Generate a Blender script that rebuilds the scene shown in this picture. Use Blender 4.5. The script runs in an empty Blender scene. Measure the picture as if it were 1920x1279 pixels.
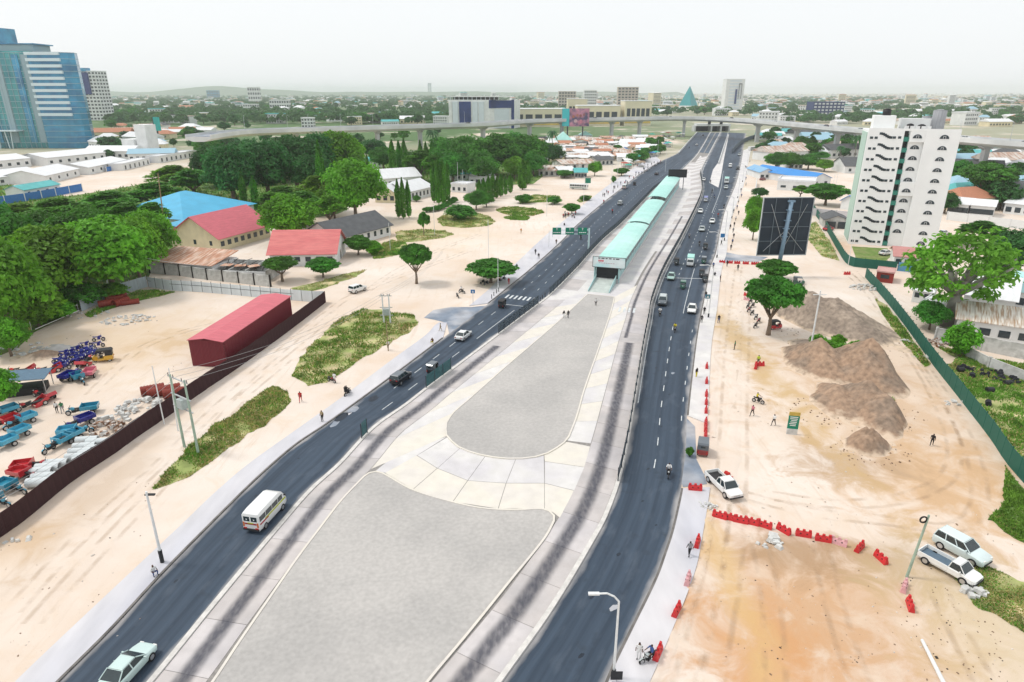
import bpy, bmesh, math, random
from mathutils import Vector, Matrix, noise as mnoise

R = math.radians
rnd = random.Random(11)
S = bpy.context.scene
C = S.collection

# ------------------------------------------------------------------ camera
F, YH, HC = 1230.0, 172.0, 42.0          # focal length and horizon in photo pixels, flying height in metres
PITCH = math.atan((639.5 - YH) / F)
cd = bpy.data.cameras.new('camera')
cd.sensor_fit = 'HORIZONTAL'; cd.sensor_width = 36.0; cd.lens = F / 1920 * 36
cd.clip_start = 0.5; cd.clip_end = 40000
cam = bpy.data.objects.new('camera', cd); C.objects.link(cam)
cam.location = (0, 0, HC); cam.rotation_euler = (math.pi / 2 - PITCH, 0, 0)
S.camera = cam

# ------------------------------------------------------------------ sky, sun, exposure
SUN_EL, SUN_AZ = R(58), R(-80)            # high soft sun behind thin cloud, from the left
w = bpy.data.worlds.new('World'); S.world = w; w.use_nodes = True
nt = w.node_tree; nt.nodes.clear()
sky = nt.nodes.new('ShaderNodeTexSky'); sky.sky_type = 'NISHITA'; sky.sun_disc = False
sky.sun_elevation = SUN_EL; sky.sun_rotation = SUN_AZ
sky.air_density = 1.0; sky.dust_density = 4.0; sky.altitude = 50
sc_ = nt.nodes.new('ShaderNodeMix'); sc_.data_type = 'RGBA'; sc_.blend_type = 'MULTIPLY'; sc_.inputs[0].default_value = 1
sc_.inputs[7].default_value = (0.10, 0.10, 0.10, 1)
mx = nt.nodes.new('ShaderNodeMix'); mx.data_type = 'RGBA'; mx.inputs[0].default_value = 0.86
mx.inputs[7].default_value = (0.88, 0.90, 0.91, 1)   # thin white overcast in front of the blue
bg = nt.nodes.new('ShaderNodeBackground'); bg.inputs[1].default_value = 1.0
wo = nt.nodes.new('ShaderNodeOutputWorld')
nt.links.new(sky.outputs[0], sc_.inputs[6]); nt.links.new(sc_.outputs[2], mx.inputs[6])
nt.links.new(mx.outputs[2], bg.inputs[0]); nt.links.new(bg.outputs[0], wo.inputs[0])
sl = bpy.data.lights.new('sun', 'SUN'); sl.energy = 1.5; sl.angle = R(10); sl.color = (1.0, 0.96, 0.90)
so = bpy.data.objects.new('sun', sl); C.objects.link(so)
sd = Vector((math.sin(SUN_AZ) * math.cos(SUN_EL), math.cos(SUN_AZ) * math.cos(SUN_EL), math.sin(SUN_EL)))
so.rotation_euler = sd.to_track_quat('Z', 'Y').to_euler(); so.location = (0, 0, 300)
S.view_settings.view_transform = 'Standard'; S.view_settings.look = 'None'
S.view_settings.exposure = 0.28; S.view_settings.gamma = 1.0; S.view_settings.use_curve_mapping = False
S.render.engine = 'CYCLES'
S.cycles.max_bounces = 7; S.cycles.diffuse_bounces = 2; S.cycles.glossy_bounces = 2
S.cycles.transparent_max_bounces = 8; S.cycles.volume_bounces = 3
S.cycles.use_adaptive_sampling = True

# ------------------------------------------------------------------ pixel -> place
_cp, _sp = math.cos(PITCH), math.sin(PITCH)
def G(px, py, z=0.0):
    """photo pixel -> the point of that sight line at height z"""
    x = (px - 960) / F; y = -(py - 639.5) / F
    t = (z - HC) / (-_sp + y * _cp)
    return Vector((x * t, (_cp + y * _sp) * t, z))
def P(v):
    z = v[2] - HC; d = v[1] * _cp - z * _sp; u = v[1] * _sp + z * _cp
    return (960 + F * v[0] / d, 639.5 - F * u / d)
def hgt(px, py, pytop):
    """height of a thing standing at ground pixel (px,py) whose top shows at row pytop"""
    g = G(px, py); lo, hi = 0.0, 200.0
    for _ in range(40):
        m = (lo + hi) / 2
        if P((g.x, g.y, m))[1] > pytop: lo = m
        else: hi = m
    return lo
def mpp(px, py):
    """metres per photo pixel at a ground pixel"""
    return (G(px + 1, py) - G(px, py)).length
def heading(px, py, dx, dy):
    d = G(px + dx, py + dy) - G(px, py); return math.atan2(d.y, d.x)

# ------------------------------------------------------------------ materials
MATS = {}
def mat(name, col, rough=0.8, var=0.12, scale=3.0, bump=0.0, metal=0.0, spec=0.3, var2=0.0, scale2=0.2, col2=None, coat=0.0, emit=None, alpha=1.0, rand=0.0, stretch=None, trans=0.0):
    if name in MATS: return MATS[name]
    m = bpy.data.materials.new(name); m.use_nodes = True
    t = m.node_tree; n = t.nodes; L = t.links
    b = n['Principled BSDF']
    b.inputs['Roughness'].default_value = rough; b.inputs['Metallic'].default_value = metal
    b.inputs['Specular IOR Level'].default_value = spec
    if coat: b.inputs['Coat Weight'].default_value = coat; b.inputs['Coat Roughness'].default_value = 0.08
    if trans: b.inputs['Transmission Weight'].default_value = trans
    if alpha < 1: b.inputs['Alpha'].default_value = alpha
    tc = n.new('ShaderNodeTexCoord'); src = tc.outputs['Object']
    if stretch:
        mp = n.new('ShaderNodeMapping'); mp.inputs['Scale'].default_value = stretch
        L.new(src, mp.inputs[0]); src = mp.outputs[0]
    no = n.new('ShaderNodeTexNoise'); no.inputs['Scale'].default_value = scale; no.inputs['Detail'].default_value = 4
    L.new(src, no.inputs['Vector'])
    rp = n.new('ShaderNodeMapRange'); rp.inputs[1].default_value = 0.3; rp.inputs[2].default_value = 0.7
    rp.inputs[3].default_value = 1 - var; rp.inputs[4].default_value = 1 + var
    L.new(no.outputs[0], rp.inputs[0])
    mu = n.new('ShaderNodeVectorMath'); mu.operation = 'SCALE'
    L.new(rp.outputs[0], mu.inputs['Scale'])
    base = n.new('ShaderNodeRGB'); base.outputs[0].default_value = (*col, 1)
    cur = base.outputs[0]
    if col2 is not None:
        n2 = n.new('ShaderNodeTexNoise'); n2.inputs['Scale'].default_value = scale2; n2.inputs['Detail'].default_value = 5
        L.new(src, n2.inputs['Vector'])
        r2 = n.new('ShaderNodeMapRange'); r2.inputs[1].default_value = 0.42; r2.inputs[2].default_value = 0.62
        r2.inputs[4].default_value = var2 if var2 else 1.0
        L.new(n2.outputs[0], r2.inputs[0])
        mm = n.new('ShaderNodeMix'); mm.data_type = 'RGBA'; mm.inputs[7].default_value = (*col2, 1)
        L.new(r2.outputs[0], mm.inputs[0]); L.new(cur, mm.inputs[6]); cur = mm.outputs[2]
    if rand:
        oi = n.new('ShaderNodeObjectInfo')
        hs = n.new('ShaderNodeHueSaturation')
        r3 = n.new('ShaderNodeMapRange'); r3.inputs[3].default_value = 1 - rand; r3.inputs[4].default_value = 1 + rand
        L.new(oi.outputs['Random'], r3.inputs[0]); L.new(r3.outputs[0], hs.inputs['Value'])
        r4 = n.new('ShaderNodeMapRange'); r4.inputs[3].default_value = 0.5 - rand * 0.07; r4.inputs[4].default_value = 0.5 + rand * 0.07
        L.new(oi.outputs['Random'], r4.inputs[0]); L.new(r4.outputs[0], hs.inputs['Hue'])
        L.new(cur, hs.inputs['Color']); cur = hs.outputs[0]
    L.new(cur, mu.inputs[0]); L.new(mu.outputs[0], b.inputs['Base Color'])
    if bump:
        bp = n.new('ShaderNodeBump'); bp.inputs['Strength'].default_value = bump; bp.inputs['Distance'].default_value = 0.05
        L.new(no.outputs[0], bp.inputs['Height']); L.new(bp.outputs[0], b.inputs['Normal'])
    if emit:
        b.inputs['Emission Color'].default_value = (*emit, 1); b.inputs['Emission Strength'].default_value = 1
    MATS[name] = m
    return m

# ------------------------------------------------------------------ meshes
class MB:
    def __init__(s): s.v = []; s.f = []; s.m = []; s.uv = None
    def face(s, pts, mi=0):
        i = len(s.v); s.v += [tuple(p) for p in pts]; s.f.append(tuple(range(i, i + len(pts)))); s.m.append(mi)
    def box(s, c, d, rz=0.0, mi=0, taper=1.0, M=None):
        x, y, z = d[0] / 2, d[1] / 2, d[2] / 2
        ca, sa = math.cos(rz), math.sin(rz); i = len(s.v)
        for dz in (-1, 1):
            k = taper if dz > 0 else 1.0
            for dx, dy in ((-1, -1), (1, -1), (1, 1), (-1, 1)):
                a, b = dx * x * k, dy * y * k
                p = Vector((c[0] + a * ca - b * sa, c[1] + a * sa + b * ca, c[2] + dz * z))
                s.v.append(tuple(M @ p if M else p))
        for q in ((3, 2, 1, 0), (4, 5, 6, 7), (0, 1, 5, 4), (1, 2, 6, 5), (2, 3, 7, 6), (3, 0, 4, 7)):
            s.f.append(tuple(i + k for k in q)); s.m.append(mi)
        return s
    def prism(s, poly, z0, z1, mi=0, mside=None):
        """poly: list of (x,y) counter-clockwise"""
        a = sum(poly[k][0] * poly[(k + 1) % len(poly)][1] - poly[(k + 1) % len(poly)][0] * poly[k][1] for k in range(len(poly)))
        if a < 0: poly = poly[::-1]
        n = len(poly); i = len(s.v)
        s.v += [(p[0], p[1], z0) for p in poly] + [(p[0], p[1], z1) for p in poly]
        s.f.append(tuple(range(i + n, i + 2 * n))); s.m.append(mi)
        s.f.append(tuple(range(i + n - 1, i - 1, -1))); s.m.append(mi)
        for k in range(n):
            k2 = (k + 1) % n
            s.f.append((i + k, i + k2, i + n + k2, i + n + k)); s.m.append(mi if mside is None else mside)
        return s
    def cyl(s, a, b, r0, r1=None, n=8, mi=0, caps=True):
        a, b = Vector(a), Vector(b); r1 = r0 if r1 is None else r1
        d = (b - a); q = d.to_track_quat('Z', 'Y'); i = len(s.v)
        for p, r in ((a, r0), (b, r1)):
            for k in range(n):
                t = 2 * math.pi * k / n
                s.v.append(tuple(p + q @ Vector((r * math.cos(t), r * math.sin(t), 0))))
        for k in range(n):
            k2 = (k + 1) % n
            s.f.append((i + k, i + k2, i + n + k2, i + n + k)); s.m.append(mi)
        if caps:
            s.f.append(tuple(i + n - 1 - k for k in range(n))); s.m.append(mi)
            s.f.append(tuple(i + n + k for k in range(n))); s.m.append(mi)
        return s
    def tube(s, pts, r, n=6, mi=0):
        for a, b in zip(pts, pts[1:]):
            s.cyl(a, b, r, r, n, mi)
        return s
    def loft(s, rings, mi=0, cap=True, closed=True):
        i = len(s.v); n = len(rings[0])
        for r in rings: s.v += [tuple(p) for p in r]
        for j in range(len(rings) - 1):
            for k in range(n if closed else n - 1):
                k2 = (k + 1) % n
                s.f.append((i + j * n + k, i + j * n + k2, i + (j + 1) * n + k2, i + (j + 1) * n + k)); s.m.append(mi)
        if cap:
            s.f.append(tuple(i + n - 1 - k for k in range(n))); s.m.append(mi)
            e = i + (len(rings) - 1) * n
            s.f.append(tuple(e + k for k in range(n))); s.m.append(mi)
        return s
    def ribbon(s, A, B, mi=0):
        i = len(s.v); n = len(A)
        for a, b in zip(A, B): s.v += [tuple(a), tuple(b)]
        for k in range(n - 1):
            s.f.append((i + 2 * k, i + 2 * k + 1, i + 2 * k + 3, i + 2 * k + 2)); s.m.append(mi)
        return s
    def mesh(s, name, mats, smooth=False):
        me = bpy.data.meshes.new(name)
        me.from_pydata(s.v, [], s.f)
        if not isinstance(mats, (list, tuple)): mats = [mats]
        for m in mats: me.materials.append(m)
        if len(mats) > 1: me.polygons.foreach_set('material_index', s.m)
        if smooth: me.polygons.foreach_set('use_smooth', [True] * len(me.polygons))
        me.update()
        return me
    def build(s, name, mats, parent=None, smooth=False):
        return put(name, s.mesh(name, mats, smooth), parent)

def put(name, me, parent=None, loc=None, rz=None):
    o = bpy.data.objects.new(name, me); C.objects.link(o)
    if parent is not None: o.parent = parent
    if loc is not None: o.location = loc
    if rz is not None: o.rotation_euler = (0, 0, rz)
    return o
def tag(o, label=None, cat=None, group=None, kind=None):
    if label: o['label'] = label
    if cat: o['category'] = cat
    if group: o['group'] = group
    if kind: o['kind'] = kind
    return o
def thing(name, label, cat, loc=(0, 0, 0), rz=0.0, group=None):
    o = bpy.data.objects.new(name, None); C.objects.link(o)
    o.location = loc; o.rotation_euler = (0, 0, rz); o.empty_display_size = 0.2
    return tag(o, label, cat, group)
KIDS = {}
def kids(o):
    return [c for c in o.children]
def clone(root, loc, rz=None, label=None, cat=None, group=None, scale=None, colors=None, drop=()):
    """copy a thing with its parts; colors: {part name stem: material}"""
    def cp(o, parent):
        c = o.copy(); C.objects.link(c); c.parent = parent
        stem = o.name.split('.')[0]
        if colors and stem in colors and c.type == 'MESH':
            c.material_slots[0].link = 'OBJECT'; c.material_slots[0].material = colors[stem]
        for k in o.children:
            if k.name.split('.')[0] not in drop: cp(k, c)
        return c
    r = cp(root, None); r.location = loc
    if rz is not None: r.rotation_euler = (0, 0, rz)
    if scale is not None: r.scale = scale if hasattr(scale, '__len__') else (scale,) * 3
    if label: r['label'] = label
    if cat: r['category'] = cat
    if group: r['group'] = group
    elif 'group' in r and label: del r['group']
    return r
USED = set()
def place(proto, loc, rz=None, **k):
    """the prototype itself goes to the first spot, copies to the others"""
    if proto.name not in USED:
        USED.add(proto.name)
        if not k.get('colors') and not k.get('drop') :
            proto.location = loc
            if rz is not None: proto.rotation_euler = (0, 0, rz)
            sc = k.get('scale')
            if sc is not None: proto.scale = sc if hasattr(sc, '__len__') else (sc,) * 3
            for a, b in (('label', 'label'), ('cat', 'category'), ('group', 'group')):
                if k.get(a): proto[b] = k[a]
            return proto
    return clone(proto, loc, rz, **k)
def remove_tree(o):
    for c in list(o.children): remove_tree(c)
    bpy.data.objects.remove(o)

def resample(pts, n):
    pts = [Vector(p) for p in pts]; d = [0.0]
    for a, b in zip(pts, pts[1:]): d.append(d[-1] + (b - a).length)
    out = []; j = 0
    for k in range(n):
        t = d[-1] * k / (n - 1)
        while j < len(pts) - 2 and d[j + 1] < t: j += 1
        u = (t - d[j]) / max(1e-9, d[j + 1] - d[j]); out.append(pts[j].lerp(pts[j + 1], u))
    return out
def spline(pts, per=6):
    """Catmull-Rom through the points"""
    P_ = [Vector(p) for p in pts]; out = []
    for i in range(len(P_) - 1):
        p0 = P_[max(0, i - 1)]; p1 = P_[i]; p2 = P_[i + 1]; p3 = P_[min(len(P_) - 1, i + 2)]
        # centripetal-ish: limit tangents by local segment length
        l = (p2 - p1).length
        t1 = (p2 - p0); t1 = t1 * (l / max(1e-6, (p1 - p0).length + l)) if i else (p2 - p1)
        t2 = (p3 - p1); t2 = t2 * (l / max(1e-6, (p3 - p2).length + l)) if i < len(P_) - 2 else (p2 - p1)
        for k in range(per):
            t = k / per; h = t * t * (3 - 2 * t)
            a = (2 * t**3 - 3 * t**2 + 1); b = (t**3 - 2 * t**2 + t); c = (-2 * t**3 + 3 * t**2); d = (t**3 - t**2)
            out.append(p1 * a + t1 * b + p2 * c + t2 * d)
    out.append(P_[-1]); return out
def wp(pts, z=0.0): return [G(x, y, 0).xy.to_3d() + Vector((0, 0, z)) for x, y in pts]
def offset(pts, d, z=None):
    """shift a polyline sideways by d (positive = to its right)"""
    out = []
    for i, p in enumerate(pts):
        a = pts[max(0, i - 1)]; b = pts[min(len(pts) - 1, i + 1)]
        t = (b - a); t.z = 0; t.normalize()
        q = p + Vector((t.y, -t.x, 0)) * d
        if z is not None: q.z = z
        out.append(q)
    return out
def atz(pts, z): return [Vector((p[0], p[1], z)) for p in pts]
# ================================================================== THE SETTING
def ground_material():
    m = bpy.data.materials.new('sandy_ground'); m.use_nodes = True
    t = m.node_tree; n = t.nodes; L = t.links; b = n['Principled BSDF']
    b.inputs['Roughness'].default_value = 0.95; b.inputs['Specular IOR Level'].default_value = 0.1
    tc = n.new('ShaderNodeTexCoord'); co = tc.outputs['Object']
    def noise(scale, detail=5, rough=0.6, vec=None, dist=0.0):
        k = n.new('ShaderNodeTexNoise'); k.inputs['Scale'].default_value = scale; k.inputs['Detail'].default_value = detail
        k.inputs['Roughness'].default_value = rough; k.inputs['Distortion'].default_value = dist
        L.new(vec or co, k.inputs['Vector']); return k.outputs[0]
    def rng(s, a, b_, c=0.0, d=1.0):
        k = n.new('ShaderNodeMapRange'); k.inputs[1].default_value = a; k.inputs[2].default_value = b_
        k.inputs[3].default_value = c; k.inputs[4].default_value = d; L.new(s, k.inputs[0]); return k.outputs[0]
    def mix(f, a, col):
        k = n.new('ShaderNodeMix'); k.data_type = 'RGBA'; L.new(f, k.inputs[0])
        if isinstance(a, tuple): k.inputs[6].default_value = (*a, 1)
        else: L.new(a, k.inputs[6])
        if isinstance(col, tuple): k.inputs[7].default_value = (*col, 1)
        else: L.new(col, k.inputs[7])
        return k.outputs[2]
    def mul(a, b_):
        k = n.new('ShaderNodeMath'); k.operation = 'MULTIPLY'; L.new(a, k.inputs[0])
        if isinstance(b_, float): k.inputs[1].default_value = b_
        else: L.new(b_, k.inputs[1])
        return k.outputs[0]
    big = noise(0.035, 6, 0.6); mid = noise(0.22, 6, 0.65, dist=0.6); fine = noise(2.2, 5, 0.7); speck = noise(5.0, 2, 0.5)
    c = mix(rng(big, 0.35, 0.65), (0.65, 0.53, 0.43), (0.75, 0.675, 0.61))
    c = mix(rng(mid, 0.50, 0.75, 0, 0.55), c, (0.64, 0.49, 0.35))
    # soil of other colours: (centre pixel, radii in metres, colour, strength)
    blobs = [((1520, 1150), (14, 14), (0.52, 0.30, 0.15), 0.8), ((1440, 1230), (6, 9), (0.56, 0.30, 0.14), 0.8),
             ((1500, 1035), (7, 5), (0.38, 0.25, 0.15), 0.8), ((1760, 900), (15, 13), (0.56, 0.35, 0.18), 0.8),
             ((1620, 760), (20, 34), (0.54, 0.36, 0.21), 0.7), ((1600, 870), (9, 6), (0.36, 0.26, 0.18), 0.5),
             ((1385, 640), (4, 55), (0.54, 0.38, 0.19), 0.75), ((1345, 1040), (2.2, 22), (0.60, 0.42, 0.20), 0.6),
             ((240, 640), (26, 22), (0.62, 0.47, 0.31), 0.65), ((330, 640), (9, 7), (0.52, 0.36, 0.2), 0.5),
             ((215, 900), (3.0, 26), (0.50, 0.38, 0.27), 0.5), ((1560, 460), (9, 22), (0.62, 0.40, 0.24), 0.6),
             ((1690, 1060), (6, 5), (0.40, 0.28, 0.16), 0.6), ((1850, 1180), (9, 12), (0.52, 0.41, 0.24), 0.6),
             ((800, 430), (30, 40), (0.64, 0.50, 0.33), 0.5), ((40, 1020), (5, 6), (0.55, 0.38, 0.22), 0.6)]
    for (px, py), (rx, ry), col, st in blobs:
        g = G(px, py)
        s1 = n.new('ShaderNodeVectorMath'); s1.operation = 'SUBTRACT'; L.new(co, s1.inputs[0]); s1.inputs[1].default_value = (g.x, g.y, 0)
        s2 = n.new('ShaderNodeVectorMath'); s2.operation = 'MULTIPLY'; L.new(s1.outputs[0], s2.inputs[0]); s2.inputs[1].default_value = (1 / rx, 1 / ry, 0)
        ln = n.new('ShaderNodeVectorMath'); ln.operation = 'LENGTH'; L.new(s2.outputs[0], ln.inputs[0])
        ad = n.new('ShaderNodeMath'); ad.operation = 'ADD'; L.new(ln.outputs['Value'], ad.inputs[0]); L.new(rng(mid, 0.25, 0.75, -0.75, 0.75), ad.inputs[1])
        c = mix(rng(ad.outputs[0], 1.05, 0.2, 0, st), c, col)
    # wheel tracks and trodden streaks
    mp = n.new('ShaderNodeMapping'); mp.inputs['Rotation'].default_value = (0, 0, R(-12)); mp.inputs['Scale'].default_value = (0.9, 0.06, 1); L.new(co, mp.inputs[0])
    c = mix(mul(rng(noise(1.0, 5, 0.7, mp.outputs[0]), 0.55, 0.72, 0, 0.5), rng(big, 0.4, 0.6)), c, (0.50, 0.37, 0.25))
    mp2 = n.new('ShaderNodeMapping'); mp2.inputs['Rotation'].default_value = (0, 0, R(-52)); mp2.inputs['Scale'].default_value = (0.9, 0.06, 1); L.new(co, mp2.inputs[0])
    c = mix(rng(noise(1.0, 5, 0.7, mp2.outputs[0]), 0.58, 0.75, 0, 0.35), c, (0.53, 0.41, 0.30))
    c = mix(rng(fine, 0.62, 0.80, 0, 0.35), c, (0.42, 0.30, 0.20))
    c = mix(rng(speck, 0.70, 0.78, 0, 0.55), c, (0.26, 0.20, 0.15))
    # far away: gardens, scrub and pale streets
    sx = n.new('ShaderNodeSeparateXYZ'); L.new(co, sx.inputs[0])
    far = mul(mul(rng(sx.outputs[1], 360.0, 640.0), rng(noise(0.012, 4, 0.7), 0.34, 0.46)), rng(sx.outputs[0], 60.0, 320.0, 1.0, .6))
    c = mix(far, c, (0.10, 0.17, 0.07))
    L.new(c, b.inputs['Base Color'])
    bp = n.new('ShaderNodeBump'); bp.inputs['Strength'].default_value = 0.5; bp.inputs['Distance'].default_value = 0.15
    ml = n.new('ShaderNodeMath'); ml.operation = 'ADD'; L.new(mid, ml.inputs[0]); L.new(mul(fine, 0.4), ml.inputs[1])
    L.new(ml.outputs[0], bp.inputs['Height']); L.new(bp.outputs[0], b.inputs['Normal'])
    return m
def sheet(name, poly, z, m, parent=None, kind='structure'):
    mb = MB(); mb.face([(p[0], p[1], z) for p in poly]); o = mb.build(name, m, parent)
    if kind and parent is None: o['kind'] = kind
    return o
mb = MB(); mb.face([(-9000, -60, 0), (9000, -60, 0), (9000, 16000, 0), (-9000, 16000, 0)])
ground = mb.build('ground', ground_material()); ground['kind'] = 'structure'

M_ASPH = mat('asphalt', (0.050, 0.072, 0.100), 0.75, 0.22, 0.35, 0.1, spec=0.35, col2=(0.075, 0.105, 0.145), scale2=0.08, stretch=(1, 0.25, 1))
def road_material():
    m = bpy.data.materials.new('worn_asphalt'); m.use_nodes = True; t = m.node_tree; n = t.nodes; L = t.links; b = n['Principled BSDF']; b.inputs['Roughness'].default_value = .7; b.inputs['Specular IOR Level'].default_value = .35
    uv = n.new('ShaderNodeUVMap'); sp = n.new('ShaderNodeSeparateXYZ'); L.new(uv.outputs[0], sp.inputs[0])
    def noise(sc, detail, stretch=None, vec=None):
        k = n.new('ShaderNodeTexNoise'); k.inputs['Scale'].default_value = sc; k.inputs['Detail'].default_value = detail; mp = n.new('ShaderNodeMapping'); mp.inputs['Scale'].default_value = stretch or (1, 1, 1); L.new(vec or uv.outputs[0], mp.inputs[0]); L.new(mp.outputs[0], k.inputs['Vector']); return k.outputs[0]
    def rng(s_, a, b_, c=0., d=1.):
        k = n.new('ShaderNodeMapRange'); k.inputs[1].default_value = a; k.inputs[2].default_value = b_; k.inputs[3].default_value = c; k.inputs[4].default_value = d; L.new(s_, k.inputs[0]); return k.outputs[0]
    def mix(f, a, col):
        k = n.new('ShaderNodeMix'); k.data_type = 'RGBA'; L.new(f, k.inputs[0]); k.inputs[7].default_value = (*col, 1)
        if isinstance(a, tuple): k.inputs[6].default_value = (*a, 1)
        else: L.new(a, k.inputs[6])
        return k.outputs[2]
    tc = n.new('ShaderNodeTexCoord')
    c = mix(rng(noise(1, 4, (9, .02, 1)), .38, .62), (.026, .042, .066), (.046, .070, .104))      # tracks along the lanes
    c = mix(rng(noise(1, 5, (5, .22, 1)), .55, .75, 0, .6), c, (.085, .11, .145)); c = mix(rng(noise(.5, 4, vec=tc.outputs['Object']), .60, .74, 0, .6), c, (.025, .035, .05))
    ab = n.new('ShaderNodeMath'); ab.operation = 'SUBTRACT'; L.new(sp.outputs[0], ab.inputs[0]); ab.inputs[1].default_value = .5; a2 = n.new('ShaderNodeMath'); a2.operation = 'ABSOLUTE'; L.new(ab.outputs[0], a2.inputs[0])
    ad = n.new('ShaderNodeMath'); ad.operation = 'ADD'; L.new(a2.outputs[0], ad.inputs[0]); L.new(rng(noise(1, 5, (3, .15, 1)), .3, .7, -.05, .05), ad.inputs[1]); c = mix(rng(ad.outputs[0], .425, .51, 0, .75), c, (.46, .44, .43))   # dust drifted in from the edges
    L.new(c, b.inputs['Base Color']); return m
M_ROAD = road_material()
def ribbon_uv(name, A, B, z, m, parent=None):
    mb = MB(); mb.ribbon(atz(A, z), atz(B, z)); me = mb.mesh(name, m); uv = me.uv_layers.new(name='UVMap'); d = [0.]
    for a, b in zip(A, A[1:]): d.append(d[-1] + (b - a).length)
    for pl in me.polygons:
        for li in pl.loop_indices: vi = me.loops[li].vertex_index; uv.data[li].uv = (vi % 2, d[vi // 2])
    return put(name, me, parent)
M_ASPH2 = mat('dusty_asphalt', (0.20, 0.24, 0.30), 0.85, 0.2, 0.4, 0.1, col2=(0.42, 0.42, 0.44), scale2=0.12)
M_PAVE = mat('pavement_concrete', (0.60, 0.585, 0.60), 0.85, 0.08, 0.6, 0.1, col2=(0.50, 0.50, 0.545), scale2=0.10, stretch=(1, 0.3, 1))
M_CONC = mat('busway_concrete', (0.53, 0.49, 0.475), 0.8, 0.1, 0.8, 0.1, col2=(0.44, 0.415, 0.41), scale2=0.2)
M_CONC2 = mat('busway_concrete_pale', (0.57, 0.535, 0.53), 0.8, 0.1, 0.8, 0.1, col2=(0.47, 0.445, 0.45), scale2=0.2)
M_CREAM = mat('cream_concrete', (0.68, 0.64, 0.565), 0.8, 0.05, 0.7, 0.1, col2=(0.66, 0.62, 0.57), scale2=0.25)
M_SLABW = mat('white_concrete', (0.66, 0.64, 0.62), 0.8, 0.08, 0.8, 0.1, col2=(0.57, 0.55, 0.56), scale2=0.2)
M_JOINT = mat('joint_base', (0.27, 0.255, 0.24), 0.9, 0.2)
M_GREY = mat('grey_gravel', (0.455, 0.435, 0.415), 0.95, 0.09, 2.6, 0.4, col2=(0.395, 0.38, 0.365), scale2=0.09)
M_KERB = mat('kerb_concrete', (0.60, 0.58, 0.55), 0.85, 0.14, 1.5)
M_KERBD = mat('dark_kerb', (0.16, 0.15, 0.14), 0.9, 0.3, 1.0)
M_PAINT = mat('road_paint', (0.58, 0.61, 0.62), 0.7, 0.3, 2.5)

# ---- carriageways
LL = spline(wp([(20, 1372), (112, 1279), (210, 1181), (304, 1078), (400, 980), (485, 896), (555, 835), (610, 798), (690, 740), (760, 688), (843, 625), (910, 574), (943, 548), (1000, 501), (1052, 454), (1082, 423), (1136, 377), (1163, 356), (1185, 338), (1213, 318), (1240, 302), (1272, 286), (1306, 248)]))
LR = spline(wp([(195, 1372), (278, 1279), (400, 1130), (515, 993), (580, 919), (633, 871), (697, 803), (760, 758), (797, 729), (852, 688), (933, 627), (995, 580), (1029, 554), (1083, 500), (1103, 477), (1132, 447), (1163, 420), (1209, 373), (1230, 352), (1253, 339), (1283, 315), (1309, 287), (1332, 248)]))
RL = spline(wp([(875, 1372), (942, 1279), (1040, 1140), (1123, 1000), (1140, 966), (1162, 905), (1179, 830), (1191, 758), (1209, 646), (1218, 600), (1223, 569), (1244, 512), (1280, 444), (1311, 379), (1317, 358), (1316, 342), (1314, 321), (1330, 288), (1351, 248)]))
RR = spline(wp([(1098, 1372), (1135, 1279), (1149, 1246), (1180, 1183), (1228, 1085), (1247, 1033), (1258, 1000), (1267, 964), (1277, 917), (1287, 850), (1288, 780), (1290, 758), (1307, 623), (1323, 542), (1331, 500), (1340, 478), (1349, 435), (1359, 394), (1380, 342), (1390, 300), (1395, 270), (1399, 250)]))
N = 160
road_l = ribbon_uv('road', resample(LL, N), resample(LR, N), 0.03, M_ROAD); road_l['kind'] = 'structure'
road_r = ribbon_uv('road', resample(RL, N), resample(RR, N), 0.03, M_ROAD); road_r['kind'] = 'structure'
# busway: concrete between the two carriageways, its two lanes asphalted beyond the station
mb = MB(); mb.ribbon(atz(resample(offset(LR, 0.1), N), 0.045), atz(resample(offset(RL, -0.1), N), 0.045)); busway = mb.build('busway', M_JOINT); busway['kind'] = 'structure'
def pz(pts, z): return [(p.x, p.y, z) for p in wp(pts)]
def piece(name, poly, z0, z1, m, parent):
    mb = MB(); mb.prism([(p[0], p[1]) for p in poly], z0, z1); return mb.build(name, m, parent)
for a, b in (((1311, 286), (1319, 287)), ((1321, 287), (1329, 288))):
    top = ((1332.5, 249), (1340.5, 249)) if a[0] == 1311 else ((1342.5, 249), (1350, 249))
    piece('bus_lane', wp([a, b, top[1], top[0]]), 0.05, 0.09, M_ASPH, busway)
# kerbs each side of the busway
def strip(name, A, w0, w1, z0, z1, m, parent, i0=0, i1=None):
    A = A[i0:i1]; mb = MB(); a = offset(A, w0); b = offset(A, w1)
    mb.loft([[(p.x, p.y, z0), (p.x, p.y, z1), (q.x, q.y, z1), (q.x, q.y, z0)] for p, q in zip(a, b)])
    return mb.build(name, m, parent)
strip('kerb', LR, 0.0, 0.45, 0.0, 0.20, M_KERB, busway)
strip('kerb', RL, -0.45, 0.0, 0.0, 0.20, M_KERB, busway)
def cut(pts, ya, yb):
    """part of a polyline between two photo rows (from ya up to yb)"""
    return [p for p in pts if yb <= P(p)[1] <= ya]
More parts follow.
